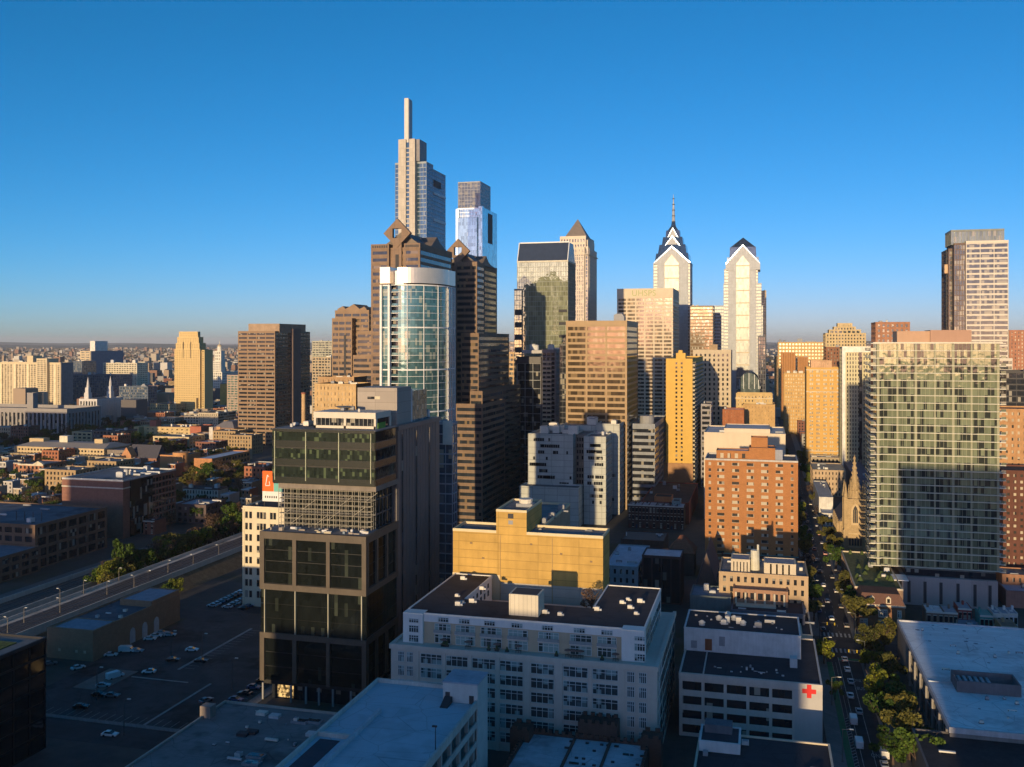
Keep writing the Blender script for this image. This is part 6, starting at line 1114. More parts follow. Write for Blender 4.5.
for k in range(4): b.part('water_tank_frame').box(X1 - 22 + k * 5, Y + 12, 21, X1 - 21.8 + k * 5, Y + 12.3, 25.5, DARKM)
b.clutter(X1 - 60, X1, Y + 3, Y1 - 2, 21, 7, 3); b.finish()
simple('row_block', 'dark slate house row with cream frieze windows behind the railway trees', 'building', 183, 218, 489, d=638, D=12, wall=M((.13, .09, .09)), glass=GDARK, front=(12, 3.4, 1.0, 1.4, M((.55, .52, .45)), M((.5, .46, .4))), roof=ROOF, n=3)
simple('row_block', 'dark flat roofed brick block nearer than the slate house row', 'building', 176, 206, 505, d=575, D=22, wall=M((.12, .09, .09)), glass=GDARK, front=(-4, 3.4, 1.6, 1.6), roof=BLUR, n=4)
# ------------------------------------------------------------------ unseen blocks of invented shape, added to cast the evening shade into view
def back(label, x0, x1, h, y0=-128, y1=-100, mt=None): 
    b = Bld('office_building', label, 'office building', (x0 + x1) / 2, y0); m_ = mt or M((.36, .30, .25), .85); b.block(x0, x1, y0, y1, 0, h, m_, GD, (-4, 3.8, 1.2, 1.4), None, None, (-4, 3.8, 1.2, 1.4)); b.finish()
back('unseen brown block added behind the viewpoint to shade the loft building', -123, -46, 69.5); back('unseen grey block added behind the viewpoint to shade the red cross building', -45.5, -12, 64, mt=M((.4, .4, .4))); back('unseen low tan block added behind the viewpoint by the street to cast shade', -11.5, 8, 45)
back('unseen tan block added behind the viewpoint to shade the dark glass office', -166, -123.5, 58.5); back('unseen brick block added behind the viewpoint to shade the cream building', -240, -173, 59); back('unseen tall block added behind the viewpoint to shade the green glass tower', 25, 66, 110, mt=M((.42, .38, .32))); back('unseen long block added behind the viewpoint to shade the pale roofed hall', 66.5, 130, 62)
back('unseen brick tower added behind the viewpoint to shade the railway offices', -414, -370, 88); back('unseen brick block added behind the viewpoint to shade the brick loft', -369.5, -318, 64); back('unseen tower added outside the left edge to shade the pilastered library', -880, -672, 62, 560, 585)
# ------------------------------------------------------------------ ground, streets, railway
def groundmat():
    m, nt, p = newmat('city_ground'); v = mapped(nt); n1 = noise(nt, v, .02, 6, .7); n2 = noise(nt, v, .004, 4, .6); n3 = noise(nt, v, .3, 3)
    a = ramp(nt, n1, ((.35, (.045, .044, .046)), (.5, (.075, .068, .06)), (.62, (.05, .055, .03)), (.8, (.12, .10, .08)))); c = ramp(nt, n2, ((.3, .75), (.7, 1.25))); d_ = ramp(nt, n3, ((.3, .85), (.7, 1.15)))
    x = mix(nt, 1.0, a, c, 'MULTIPLY'); x = mix(nt, 1.0, x, d_, 'MULTIPLY'); nt.links.new(x, p.inputs['Base Color']); p.inputs['Roughness'].default_value = .95; return m
def sheet(name, x0, y0, x1, y1, z, m, label=None, kind='structure'):
    mb = MB(); mb.box(x0, y0, z - .3, x1, y1, z, m); o = mb.build(name); o['kind'] = kind; return o
mb = MB(); mb.poly([(-42000, -4000, 0), (42000, -4000, 0), (42000, 60000, 0), (-42000, 60000, 0)], [(0, 1, 2, 3)], groundmat()); o = mb.build('ground'); o['kind'] = 'structure'
ASPH = RM((.05, .05, .054), .85, (60, 3.4), .25, .4); ASPH2 = RM((.06, .058, .06), .85, (31, 17), .4, .65); WALKM = M((.22, .21, .20), .9, .12, .3, (1.5, 1.5)); PAINT = M((.40, .40, .38), .85, .55, 1.2); GREENP = M((.02, .17, .08), .85, .25, .5); KERB = M((.32, .31, .29), .9)
cL = GR(847.5, 767)[0]; cR = cL + 11.2; CY0, CY1 = GR(845, 655)[1], GR(840, 640)[1]
sheet('street', cL - .0, 120, cR, 2400, .01, ASPH); sheet('cross_street', 16, CY0, 260, CY1, .02, ASPH)
for i, (a, c) in enumerate(((120, CY0 - 3), (CY1 + 3, 1500))): sheet('pavement', cL - 4.2, a, cL, c, .14, WALKM); sheet('pavement', cR, a, cR + 5.5, c, .14, WALKM)
# painted markings: lane lines, crossings, cycle lane with its hatched buffer
mk_ = MB(); l1 = GR(837.6, 656)[0]; l2 = GR(852, 675)[0]
for x in (l1, l2): mk_.box(x - .09, 150, .01, x + .09, CY0 - 3, .024, PAINT)
for x in (cL + 3.4, cL + 6.8): 
    for q in range(60): mk_.box(x - .07, CY1 + 8 + q * 9, .01, x + .07, CY1 + 11 + q * 9, .024, PAINT)
for yc_ in (GR(845, 651)[1], GR(838, 635)[1]):
    for q in range(7): mk_.box(cL + .9 + q * 1.5, yc_ - 2.3, .02, cL + 1.55 + q * 1.5, yc_ + 2.3, .034, PAINT)
mk_.box(l1, CY0 - 6.2, .01, cR - .3, CY0 - 5.8, .0235, PAINT)
o = mk_.build('road_markings'); o['kind'] = 'structure'
gm = MB(); gm.box(cL + .05, 150, .011, cL + 1.75, CY0 - 9, .019, GREENP); gm.box(cL + 4.2, CY0 - 5.8, .011, cR - .3, CY0 - 3.6, .0195, GREENP); o = gm.build('cycle_lane'); o['kind'] = 'structure'
gm = MB(); 
for q in range(60): gm.bar((cL + 1.9, 180 + q * 1.9, .022), (cL + 2.9, 181.1 + q * 1.9, .022), .16, PAINT)
gm.box(cL + 1.8, 150, .011, cL + 1.9, CY0 - 9, .0245, PAINT); gm.box(cL + 2.95, 150, .011, cL + 3.05, CY0 - 9, .0245, PAINT); o = gm.build('road_markings'); o['kind'] = 'structure'
def words_on_road(txt, x, y, s):
    cu = bpy.data.curves.new('w', 'FONT'); cu.body = txt; cu.size = s; cu.align_x = 'CENTER'; o = bpy.data.objects.new('w', cu); COL.objects.link(o)
    bpy.context.view_layer.update(); me = bpy.data.meshes.new_from_object(o); bpy.data.objects.remove(o); me.materials.clear(); me.materials.append(PAINT)
    q = bpy.data.objects.new('road_markings', me); COL.objects.link(q); q['kind'] = 'structure'; q.location = (x, y, .026); q.scale = (.8, 2.2, 1)
for (t_, px, py) in (('ONLY', 859, 682), ('BUS', 861, 690), ('ONLY', 879, 758)): g_ = GR(px, py); words_on_road(t_, g_[0], g_[1], 1.7)
# parking lots
sheet('parking_lot', -221, 236, -153, 332, .02, ASPH2); sheet('parking_lot', -224, 344, -196, 420, .02, ASPH); sheet('access_street', -260, 332, -150, 343, .03, ASPH); sheet('access_street', -240, 222, -148, 234, .03, ASPH)
sheet('pavement', -152, 234, -148.5, 330, .14, WALKM); sheet('pavement', -222, 234, -152, 236, .14, WALKM); isl = GR(110, 680); 
mbk = MB(); mbk.box(-190, 279, .0, -189, 326, .16, KERB); mbk.box(isl[0] - 7, isl[1] - 9, 0, isl[0] + 4, isl[1] + 9, .16, M((.2, .17, .15), .95)); mbk.box(isl[0] + 5, isl[1] + 4, 0, isl[0] + 26, isl[1] + 4.6, .15, KERB); mbk.box(-172, 236, 0, -171.2, 270, .15, KERB)
o = mbk.build('kerb'); o['kind'] = 'structure'
mbk = MB()
for q in range(17): mbk.box(-189.8 + .0, 281 + q * 2.7, .02, -184.8, 281.12 + q * 2.7, .03, PAINT)
for q in range(24): mbk.box(-158.2, 240 + q * 2.7, .02, -153.4, 240.12 + q * 2.7, .03, PAINT); mbk.box(-220 + q * 2.7, 236.3, .02, -219.88 + q * 2.7, 241, .03, PAINT)
o = mbk.build('road_markings'); o['kind'] = 'structure'
# railway: lower tracks and the raised viaduct
DECK = RM((.64, .55, .45), .9, (9, 2.6), .35, .6); BALL = M((.10, .08, .07), .95, .25, .5); RAIL = M((.30, .26, .24), .4, .1, .5, None, .5, .7); CONC = M((.58, .52, .44), .9, .1, .2)
vL = GR(242, 534, 6)[0]; vR = GR(242, 547, 6)[0]; v0, v1 = 150, 1000
t = empty('railway_viaduct', ((vL + vR) / 2, 300, 0), 'raised concrete railway viaduct with dark tracks crossing the lower left', 'viaduct'); ox = (vL + vR) / 2
def P(name, fn): 
    mb = MB(); fn(mb); mb.v = [(x - ox, y - 300, z) for x, y, z in mb.v]; return mb.build(name, t)
P('deck', lambda m: (m.box(vL, v0, 4.2, vR, v1, 5.6, DECK)))
P('parapet', lambda m: m.box(vL - .5, v0, 3.6, vL, v1, 6.9, CONC)); P('parapet', lambda m: m.box(vR, v0, 3.6, vR + .5, v1, 6.9, CONC))
for i in range(3):
    xc = vL + (vR - vL) * (.30 + .22 * i)
    P('track_bed', lambda m: m.box(xc - 1.9, v0, 5.6, xc + 1.9, v1, 5.75, BALL))
    P('rails', lambda m: [m.box(xc + s * .72 - .06, v0, 5.75, xc + s * .72 + .06, v1, 5.9, RAIL) for s in (-1, 1)])
for i in range(24): P('pier', lambda m: m.box(vL + 1.5, v0 + 6 + i * 14, 0, vR - 1.5, v0 + 8 + i * 14, 4.2, CONC))
mbk = MB(); mbk.yz([(0, 0)], 0, 0, BALL) if 0 else None
mbk.xz([(vR + .6, 0), (vR + 9, 0), (vR + .6, 4.5)], 345, 640, M((.16, .12, .07), .95, .35, .4)); o = mbk.build('embankment'); o['kind'] = 'structure'
tb0 = vL - 22
sheet('track_bed', tb0 - 14, 150, tb0 + 4, 1000, .3, BALL); sheet('service_road', tb0 - 26, 150, tb0 - 15, 470, .03, WALKM)
mbk = MB()
for i in range(4):
    for s in (-.72, .72): mbk.box(tb0 - 12 + i * 4.4 + s - .06, 150, .3, tb0 - 12 + i * 4.4 + s + .06, 1000, .45, RAIL)
o = mbk.build('railway_tracks'); tag(o, 'four parallel rusty railway tracks on brown ballast left of the viaduct', 'railway tracks')
for (nm, x, z_, lb) in (('retaining_wall', tb0 + 6, 3.4, 'long tan retaining wall between the lower tracks and the viaduct'), ('retaining_wall', tb0 - 15, 2.2, 'long low concrete wall along the brick loft side of the lower tracks')):
    mbk = MB(); mbk.box(x, 180, 0, x + .5, 520, z_, CONC)
    for q in range(34): mbk.box(x - .1, 182 + q * 10, 0, x, 182.8 + q * 10, z_ + .1, CONC)
    tag(mbk.build(nm), lb, 'wall')
# ------------------------------------------------------------------ street furniture
def lamp_post(mat, h, arm, globe=False):
    t = empty('street_lamp', (0, 0, 0), 'lamp', 'street lamp'); mb = MB(); mb.cone(0, 0, 0, h, .16, .09, mat, 8); mb.cone(0, 0, 0, .5, .28, .2, mat, 8); mb.build('pole', t)
    mb = MB(); mb.bar((0, 0, h - .1), (arm, 0, h + .25), .12, mat); mb.build('arm', t); mb = MB(); mb.box(arm - .5, -.22, h + .12, arm + .5, .22, h + .34, M((.6, .6, .56), .5)); mb.build('lamp_head', t); return t
lp = lamp_post(M((.13, .12, .11), .6), 5.5, 1.0); k = 0
for (px, py) in ((7.5, 632), (24, 622), (60, 612), (107, 594), (134, 588), (168, 572), (194.5, 566), (68, 592), (220, 556), (148, 583), (36, 600), (90, 578)):
    g_ = GR(px, py, 5.9); x = min(max(g_[0], vL + .6), vR - .6); lab = 'pale lamp post on the railway viaduct deck'
    o = lp if k == 0 else copy_tree(lp); o.location = (x, g_[1], 5.6); o.rotation_euler = (0, 0, 0 if k % 2 else pi); o['label'] = lab; o['group'] = 'lamp posts on the railway viaduct'; k += 1
lp2 = lamp_post(M((.10, .11, .11), .5), 8.5, 2.2); k = 0
for (x, y) in ([(cR + 1.0, 205 + i * 34) for i in range(9)] + [(cL - 1.0, 222 + i * 40) for i in range(6)]):
    o = lp2 if k == 0 else copy_tree(lp2); o.location = (x, y, .14); o.rotation_euler = (0, 0, pi if x > cR else 0); o['label'] = 'dark curved arm street lamp along the tree lined street'; o['group'] = 'street lamps along the tree lined street'; k += 1
lp3 = lamp_post(M((.08, .08, .08), .5), 10, 1.6); k = 0
for (px, py) in ((171, 660), (97, 700), (202, 663), (232, 690), (124, 735)):
    g_ = GR(px, py); o = lp3 if k == 0 else copy_tree(lp3); o.location = (g_[0], g_[1], 0); o['label'] = 'tall dark lamp post in the parking lot'; o['group'] = 'lamp posts in the parking lot'; k += 1
for (px, py, lab) in ((873, 671, 'traffic signal on a mast arm over the street before the crossing'), (826, 640, 'traffic signal on a pole at the far left corner of the crossing')):
    g_ = GR(px, py); t = empty('traffic_signal', (cR + .8 if px > 850 else cL - .8, g_[1], .14), lab, 'traffic signal'); s = -1 if px > 850 else 1
    mb = MB(); mb.cone(0, 0, 0, 6.5, .14, .1, DARKM, 8); mb.build('pole', t); mb = MB(); mb.bar((0, 0, 6.1), (s * 5.5, 0, 6.4), .12, DARKM); mb.build('arm', t)
    for q in (2.6, 5.2): mb = MB(); mb.box(s * q - .2, -.15, 5.5, s * q + .2, .15, 6.5, M((.4, .3, .03))); mb.build('signal_head', t)
# ------------------------------------------------------------------ vehicles
TY = M((.02, .02, .02), .9); WN = G((.02, .025, .03), .3, .05, blinds=0, wav=0)
def car(col, lab, van=False):
    t = empty('van' if van else 'car', (0, 0, 0), lab, 'van' if van else 'car'); cm = M(col, .3, .02, 1, None, .6); L, Wd, Hh = (5.6, 1.95, 2.2) if van else (4.5, 1.8, 1.45)
    mb = MB(); w = Wd / 2
    if van: prof = [(-L / 2, .35), (L / 2, .35), (L / 2, 1.0), (L / 2 - .9, 1.25), (L / 2 - 1.5, Hh - .05), (L / 2 - 1.8, Hh), (-L / 2 + .1, Hh), (-L / 2, 1.9)]
    else: prof = [(-L / 2, .4), (-L / 2 + .1, .28), (L / 2 - .1, .28), (L / 2, .45), (L / 2 - .05, .72), (L / 2 - 1.15, .9), (-L / 2 + .65, .95), (-L / 2 + .05, .88)]
    mb.yz(prof, -w, w, cm)
    for s in (-1, 1): mb.box(s * w, L * .14, .8, s * (w + .12), L * .14 + .2, .98, cm)
    mb.build('body', t)
    mb = MB()
    if not van:
        a = [(-w + .08, -L / 2 + .55), (w - .08, -L / 2 + .55), (w - .08, L / 2 - 1.2), (-w + .08, L / 2 - 1.2)]; tp = [(-w + .28, -L / 2 + 1.1), (w - .28, -L / 2 + 1.1), (w - .28, L / 2 - 2.1), (-w + .28, L / 2 - 2.1)]
        mb.prism(a, .88, Hh - .06, WN, tp); mb.build('windows', t); mb = MB(); mb.prism([(p[0] * 1.02, p[1]) for p in tp], Hh - .07, Hh, cm); mb.build('roof_panel', t)
    else: mb.yz([(L / 2 - 1.42, 1.3), (L / 2 - .88, 1.3), (L / 2 - 1.44, Hh - .2)], -w - .01, w + .01, WN); mb.build('windows', t)
    for sx in (-1, 1):
        for sy in (-1, 1):
            mb = MB(); pts = [(sy * L * .31 + .33 * cos(i * pi / 5), .33 + .33 * sin(i * pi / 5)) for i in range(10)]; mb.yz(pts, sx * (w - .2), sx * (w + .02), TY); wh_ = mb.build('wheel', t)
        mb = MB(); mb.box(sx * w * .85 - .18, L / 2 - .06, .55, sx * w * .85 + .05, L / 2 + .02, .72, M((.8, .8, .75), .2)); mb.build('headlight', t); mb = MB(); mb.box(sx * w * .85 - .18, -L / 2 - .02, .6, sx * w * .85 + .05, -L / 2 + .08, .78, M((.35, .01, .01), .3)); mb.build('tail_light', t)
    return t
CC = {'white': (.75, .75, .75), 'silver': (.42, .44, .46), 'black': (.02, .02, .022), 'grey': (.14, .15, .16), 'red': (.35, .03, .02), 'blue': (.04, .07, .16)}
proto = {}
def place(colr, px, py, rz, where, group, van=False, z=0, xy=None):
    g_ = xy or GR(px, py); k_ = (colr, van); lab = '%s %s %s' % (colr, 'van' if van else 'car', where)
    if k_ not in proto: proto[k_] = o = car(CC[colr], lab, van)
    else: o = copy_tree(proto[k_])
    o.location = (g_[0], g_[1], z + .03); o.rotation_euler = (0, 0, rz); o['label'] = lab; o['group'] = group
for (c_, px, py, rz, w_) in [('white', 78, 669, -.5, 'parked nearest the front wall of the tan brick warehouse'), ('white', 111, 656, -1.2, 'parked by the corner of the tan brick warehouse'), ('silver', 137, 652, -1.3, 'parked beside the white van by the brick warehouse'), ('white', 150, 640, -1.2, 'first in the row by the arched doors'), ('white', 156, 637, -1.2, 'second in the row by the arched doors'), ('silver', 162, 634, -1.2, 'last in the row by the arched doors'),
    ('white', 149, 673, 1.9, 'alone beside the kerb island of the parking lot'), ('white', 192, 651, -1.3, 'alone in the upper middle of the parking lot'), ('black', 173, 661, -1.3, 'parked by the long kerb in the parking lot'), ('black', 201, 662, -1.3, 'parked right of the long kerb in the parking lot'), ('silver', 103, 687, -1.1, 'parked on the brown island of the parking lot'), ('black', 99, 696, -1.4, 'parked just below the brown island'), ('grey', 112, 697, -1.4, 'parked next to the black car below the brown island'),
    ('black', 81, 708, -1.3, 'in the lower left part of the parking lot'), ('white', 110, 736, -1.45, 'driving on the street below the parking lot'), ('grey', 50, 665, -.8, 'half hidden behind the black block roof'), ('grey', 206, 702, -.3, 'parked at the right end of the parking lot'), ('silver', 170, 636, -1.2, 'under the last arched door of the warehouse')]: place(c_, px, py, rz, w_, 'cars in the lower left parking lot')
place('white', 127, 652, -1.3, 'parked along the tan brick warehouse wall', 'cars in the lower left parking lot', True); place('white', 115, 678, -.4, 'standing on the brown island of the parking lot', 'cars in the lower left parking lot', True)
for i in range(26):
    c_ = random.choice(['black', 'grey', 'blue', 'silver', 'black', 'grey', 'white']); r_, q = divmod(i, 9); place(c_, 0, 0, pi / 2, 'parked in the packed lot before the cream building', 'cars in the packed lot before the cream building', xy=(-221 + r_ * 7.2, 349 + q * 3.0 + random.uniform(-.3, .3)))
for i in range(16): place(random.choice(['black', 'grey', 'blue', 'black', 'silver']), 0, 0, random.choice((pi / 2, -pi / 2)) + random.uniform(-.05, .05), 'parked along the far right edge of the parking lot', 'cars along the right edge of the lower left parking lot', xy=(-156, 243 + i * 5.4))
xA, xB = (cL + 1.8 + l1) / 2 + .8, (l1 + l2) / 2; xC = (l2 + cR) / 2
for (c_, py, x, w_) in [('silver', 661, l1 + 2, 'first in the queue nearest the crossing'), ('white', 671, l1 + 2, 'second in the queue before the crossing'), ('silver', 683, l1 + 2.1, 'third in the queue before the crossing'), ('white', 697, l1 + .9, 'changing lanes beside the hatched cycle lane'), ('silver', 712, xB + .7, 'in the middle lane beside the round street trees'), ('white', 763, xC, 'lowest on the street over the painted word')]: place(c_, 0, 0, 0, w_, 'cars on the tree lined street', xy=(x, GR(850, py)[1]))
for (py, w_) in ((722, 'parked beside the hatched cycle lane, the farther of the two'), (745, 'parked beside the hatched cycle lane, the nearer of the two')): place('white', 0, 0, 0, w_, 'vans on the tree lined street', True, xy=(cL + 4.1, GR(850, py)[1]))
place('white', 0, 0, 0, 'parked at the right kerb under the street trees', 'vans on the tree lined street', True, xy=(cR - 1.2, GR(895, 757)[1]))
for i in range(36):
    c_ = random.choice(['black', 'silver', 'black', 'grey', 'red', 'white', 'blue']); y = CY1 + 10 + i * 8.6 + random.uniform(-1, 1)
    place(c_, 0, 0, 0, random.choice(['parked along the far part of the tree lined street']), 'cars along the far part of the tree lined street', xy=((cL + 1.1, cR - 1.1, cL + 5.2)[i % 3], y))
# ------------------------------------------------------------------ trees
import numpy as np
def leafmat(col, name):
    m, nt, p = newmat(name); g = node(nt, 'ShaderNodeNewGeometry'); oi = node(nt, 'ShaderNodeObjectInfo')
    a = ramp(nt, g.outputs['Random Per Island'], ((0, (col[0] * .55, col[1] * .6, col[2] * .6)), (.6, col), (1, (min(1, col[0] * 1.6), col[1] * 1.45, col[2] * 1.3)))); c = ramp(nt, oi.outputs['Random'], ((0, (.75, .8, .8)), (1, (1.25, 1.15, 1.0))))
    x = mix(nt, 1.0, a, c, 'MULTIPLY'); nt.links.new(x, p.inputs['Base Color']); p.inputs['Roughness'].default_value = .75; p.inputs['Specular IOR Level'].default_value = .2
    return m
BARK = M((.09, .065, .05), .95, .3, 2)
def crown_mesh(seed, R, h0, h1, n, leaf, mat):
    rs = np.random.RandomState(seed); lobes = []
    for i in range(11):
        a = rs.rand() * 2 * pi; r = R * rs.uniform(.1, .95); lobes.append((r * cos(a), r * sin(a), h0 + (h1 - h0) * rs.uniform(.15, .85), R * rs.uniform(.18, .46)))
    lobes.append((0, 0, h0 + (h1 - h0) * .6, R * .55)); v = []; f = []
    for i in range(n):
        L = lobes[rs.randint(len(lobes))]; d = rs.randn(3); d /= np.linalg.norm(d) + 1e-6; rr = L[3] * rs.uniform(.55, 1.05) ** .5
        c = np.array(L[:3]) + d * rr * np.array([1, 1, .8]); u = rs.randn(3); u /= np.linalg.norm(u); w = np.cross(u, rs.randn(3)); w /= np.linalg.norm(w) + 1e-6; s = leaf * rs.uniform(.6, 1.3)
        b0 = len(v); v += [tuple(c - u * s - w * s * .7), tuple(c + u * s - w * s * .7), tuple(c + u * s * .8 + w * s * .7), tuple(c - u * s * .8 + w * s * .7)]; f.append((b0, b0 + 1, b0 + 2, b0 + 3))
    me = bpy.data.meshes.new('crown'); me.from_pydata(v, [], f); me.materials.append(mat); return me
def trunk_mesh(seed, h):
    rs = np.random.RandomState(seed); mb = MB(); mb.cone(0, 0, -.3, h * .45, .32, .22, BARK, 7)
    for i in range(7):
        a = i * 2 * pi / 7 + rs.rand(); l = h * rs.uniform(.25, .42); b0 = (0, 0, h * rs.uniform(.28, .45)); e = (cos(a) * l * .7, sin(a) * l * .7, b0[2] + l); mb.bar(b0, e, .16, BARK)
        mb.bar(e, (e[0] * 1.4 + .3, e[1] * 1.4, e[2] + l * .4), .08, BARK)
    return mb.mesh('trunk')
LEAF = {'yellow green': leafmat((.13, .155, .02), 'leaf_a'), 'green': leafmat((.055, .10, .018), 'leaf_b'), 'olive': leafmat((.095, .095, .025), 'leaf_c'), 'bare brown': leafmat((.10, .065, .05), 'leaf_d')}
CM = {k: [crown_mesh(i * 7 + j, 4.3, 2.6, 9.5, (2000 if k != 'bare brown' else 900), (.27 if k != 'bare brown' else .18), m) for j in range(3)] for i, (k, m) in enumerate(LEAF.items())}
TM = [trunk_mesh(i, 9) for i in range(3)]
nt_ = [0]
def tree(x, y, kind, s, label, group, z=0):
    i = nt_[0]; nt_[0] += 1; t = empty('tree', (x, y, z), label, 'tree', group); t.rotation_euler = (0, 0, random.uniform(0, 6.28)); s *= random.uniform(.8, 1.2); t.scale = (s * random.uniform(.8, 1.2), s * random.uniform(.8, 1.2), s * random.uniform(.8, 1.2))
    for nm, me in (('trunk', TM[i % 3]), ('crown', CM[kind][(i * 5 + int(x)) % 3])): o = bpy.data.objects.new(nm, me); COL.objects.link(o); o.parent = t
for (px, py, k, s, w) in [(824, 664, 'yellow green', .72, 'on the left pavement beside the near crossing'), (868, 660, 'olive', .95, 'right of the crossing, largest of its cluster'), (872, 671, 'yellow green', .8, 'lower in the cluster right of the crossing'), (872, 658, 'olive', .9, 'behind the cluster right of the crossing'), (884, 655, 'olive', 1.0, 'at the left edge of the huge pale roof'), (889, 685, 'olive', .9, 'halfway down the huge pale roof wall'),
    (876, 706, 'yellow green', .95, 'bright round one halfway down the street'), (889, 708, 'olive', .95, 'behind the bright round one halfway down the street'), (896, 716, 'green', .9, 'in the middle of the lower street row'), (884, 736, 'green', .95, 'second from the bottom of the street row'), (893, 765, 'green', .8, 'at the very bottom beside the parked van'), (909, 760, 'olive', 1.0, 'beside the black roofed corner building'), (917, 778, 'green', .9, 'lowest right before the black roofed corner building'), (902, 740, 'olive', .9, 'close to the pale roofed hall wall'), (835, 700, 'green', .45, 'small one growing by the hatched cycle lane'), (822, 655, 'yellow green', .5, 'small one at the crossing corner')]:
    g_ = GR(px, py); tree(g_[0], g_[1], k, s * 1.32, '%s street tree %s' % (k, w), 'street trees in the lower right')
for i in range(30):
    y = CY1 + 12 + i * 9.5 * (1 + i * .035); side = i % 2; k = random.choice(['olive', 'yellow green', 'olive', 'bare brown', 'green'])
    tree(cL - 1.6 + random.uniform(-.5, .5) if side else cR + 1.8 + random.uniform(-.5, 1), y, k, random.uniform(1.0, 1.35), '%s tree lining the %s pavement of the far street' % (k, 'left' if side else 'right'), 'trees lining the far street')
for i in range(72):
    u = random.random(); px = 95 + 150 * u; py = 592 - 62 * u + random.uniform(-9, 6); g_ = GR(px, py); x = min(g_[0], vL - 5); x = max(x, tb0 + 9)
    k = random.choice(['olive', 'green', 'olive', 'yellow green', 'bare brown']); tree(x, g_[1], k, random.uniform(1.0, 1.5), '%s tree in the belt between the viaduct and the lower tracks' % k, 'trees between viaduct and lower tracks')
for i in range(30):
    px = random.uniform(165, 242); py = random.uniform(500, 536); g_ = GR(px, py); k = random.choice(['bare brown', 'olive', 'bare brown', 'green']); tree(g_[0], g_[1], k, random.uniform(.8, 1.2), '%s tree behind the railway near the slate house row' % k, 'trees behind the railway')
for (px, py, k, s, w) in [(166, 600, 'green', .9, 'left bush'), (176, 597, 'yellow green', .9, 'right bush')]: g_ = GR(px, py); tree(g_[0], g_[1], k, s, '%s bushy tree below the viaduct, %s of the pair' % (k, w.split()[0]), None)
g_ = (PX(592, 283), 283); tree(g_[0], g_[1], 'bare brown', 1.0, 'dark bushy tree in the loft building courtyard against the yellow wall', None, z=27); 
FOOT.append((g_[0] - 3, 280, g_[0] + 3, 286))
for (px0, px1, py0, py1, n, w) in [(112, 188, 431, 447, 64, 'in the parkway grove before the white museum'), (0, 62, 440, 452, 36, 'in the parkway strip before the pilastered library'), (58, 112, 431, 441, 26, 'in the parkway strip near the temple'), (150, 186, 452, 462, 12, 'beside the curved orange school'), (186, 245, 460, 500, 44, 'between the curved school and the slate house row'), (0, 62, 470, 520, 45, 'among the rowhouses at the left edge'), (228, 250, 470, 500, 8, 'left of the dark glass office')]:
    for i in range(n):
        g_ = GR(random.uniform(px0, px1), random.uniform(py0, py1))
        if any(a - 2 < g_[0] < c + 2 and b_ - 2 < g_[1] < d_ + 2 for a, b_, c, d_ in FOOT): continue
        k = random.choice(['olive', 'olive', 'bare brown', 'green']); tree(g_[0], g_[1], k, random.uniform(.95, 1.4), '%s tree %s' % (k, w), 'trees ' + w)
# ------------------------------------------------------------------ rowhouses and small blocks between the named buildings
WCOL = [((.34, .14, .08), 'red brick'), ((.24, .11, .08), 'dark brick'), ((.40, .33, .24), 'cream'), ((.38, .27, .15), 'sandy'), ((.42, .40, .38), 'grey'), ((.30, .20, .13), 'brown')]
RCOL = [(ROOFG, 'grey'), (BLUR, 'blue grey'), (ROOF, 'black'), (M((.50, .50, .50), .85), 'pale'), (ROOFT, 'tan')]
random.seed(5); PROT = []
sv = list(FOOT)
for i in range(12):
    wc, wn = WCOL[i % 6]; rm, rn = RCOL[(i * 2 + i // 6) % 5]; w_, d_, h_ = random.uniform(5.5, 8), random.uniform(10, 14), random.uniform(8, 11.5)
    PROT.append((townhouse('%s rowhouse with %s flat roof' % (wn, rn), 0, w_, 0, d_, h_, M(wc, .9, .1, .4), rm, None, cols=2, rows=3), w_, d_, wn, rn))
BIG = []
for i in range(8):
    wc, wn = WCOL[(i * 5 + 2) % 6]; rm, rn = RCOL[i % 5]; w_, d_, h_ = random.uniform(16, 30), random.uniform(14, 22), random.uniform(10, 19); b = Bld('apartment_block', 'x', 'apartment block', w_ / 2, 0)
    b.block(0, w_, 0, d_, 0, h_, M(wc, .9, .1, .4), GDARK, (-3.4, 3.4, 1.7, 1.5), (-3.4, 3.4, 1.7, 1.5), roof=rm); b.clutter(0, w_, 1, d_, h_ - .8, 3, 2.4); b.finish(minpx=9e9); BIG.append((b.root, w_, d_, wn, rn))
FOOT[:] = sv; used = set(); cnt = [0]
TREES = [(o.location.x, o.location.y) for o in COL.objects if o.name.startswith('tree') and o.parent is None]
def hit(x0, y0, x1, y1, m=1.5):
    return any(x0 < c + m and x1 > a - m and y0 < d + m and y1 > b_ - m for a, b_, c, d in FOOT)
def inview(x, y): 
    d = dep(x, y); px = 512 + F * (x * cos(TH) + y * sin(TH)) / d if d > 1 else -9e9; return px
def drop(lst, x, y, where, group):
    p = random.choice(lst); 
    if hit(x, y, x + p[1], y + p[2]): return p[1]
    if any(x - 1 < a < x + p[1] + 1 and y - 3 < c < y + p[2] + 1 for a, c in TREES): return p[1]
    o = p[0] if id(p[0]) not in used else copy_tree(p[0]); used.add(id(p[0])); o.location = (x + p[1] / 2, y, 0)
    o['label'] = '%s %s with %s flat roof %s' % (p[3], 'rowhouse' if lst is PROT else 'low block', p[4], where); o['group'] = group; cnt[0] += 1; FOOT.append((x, y, x + p[1], y + p[2])); return p[1]
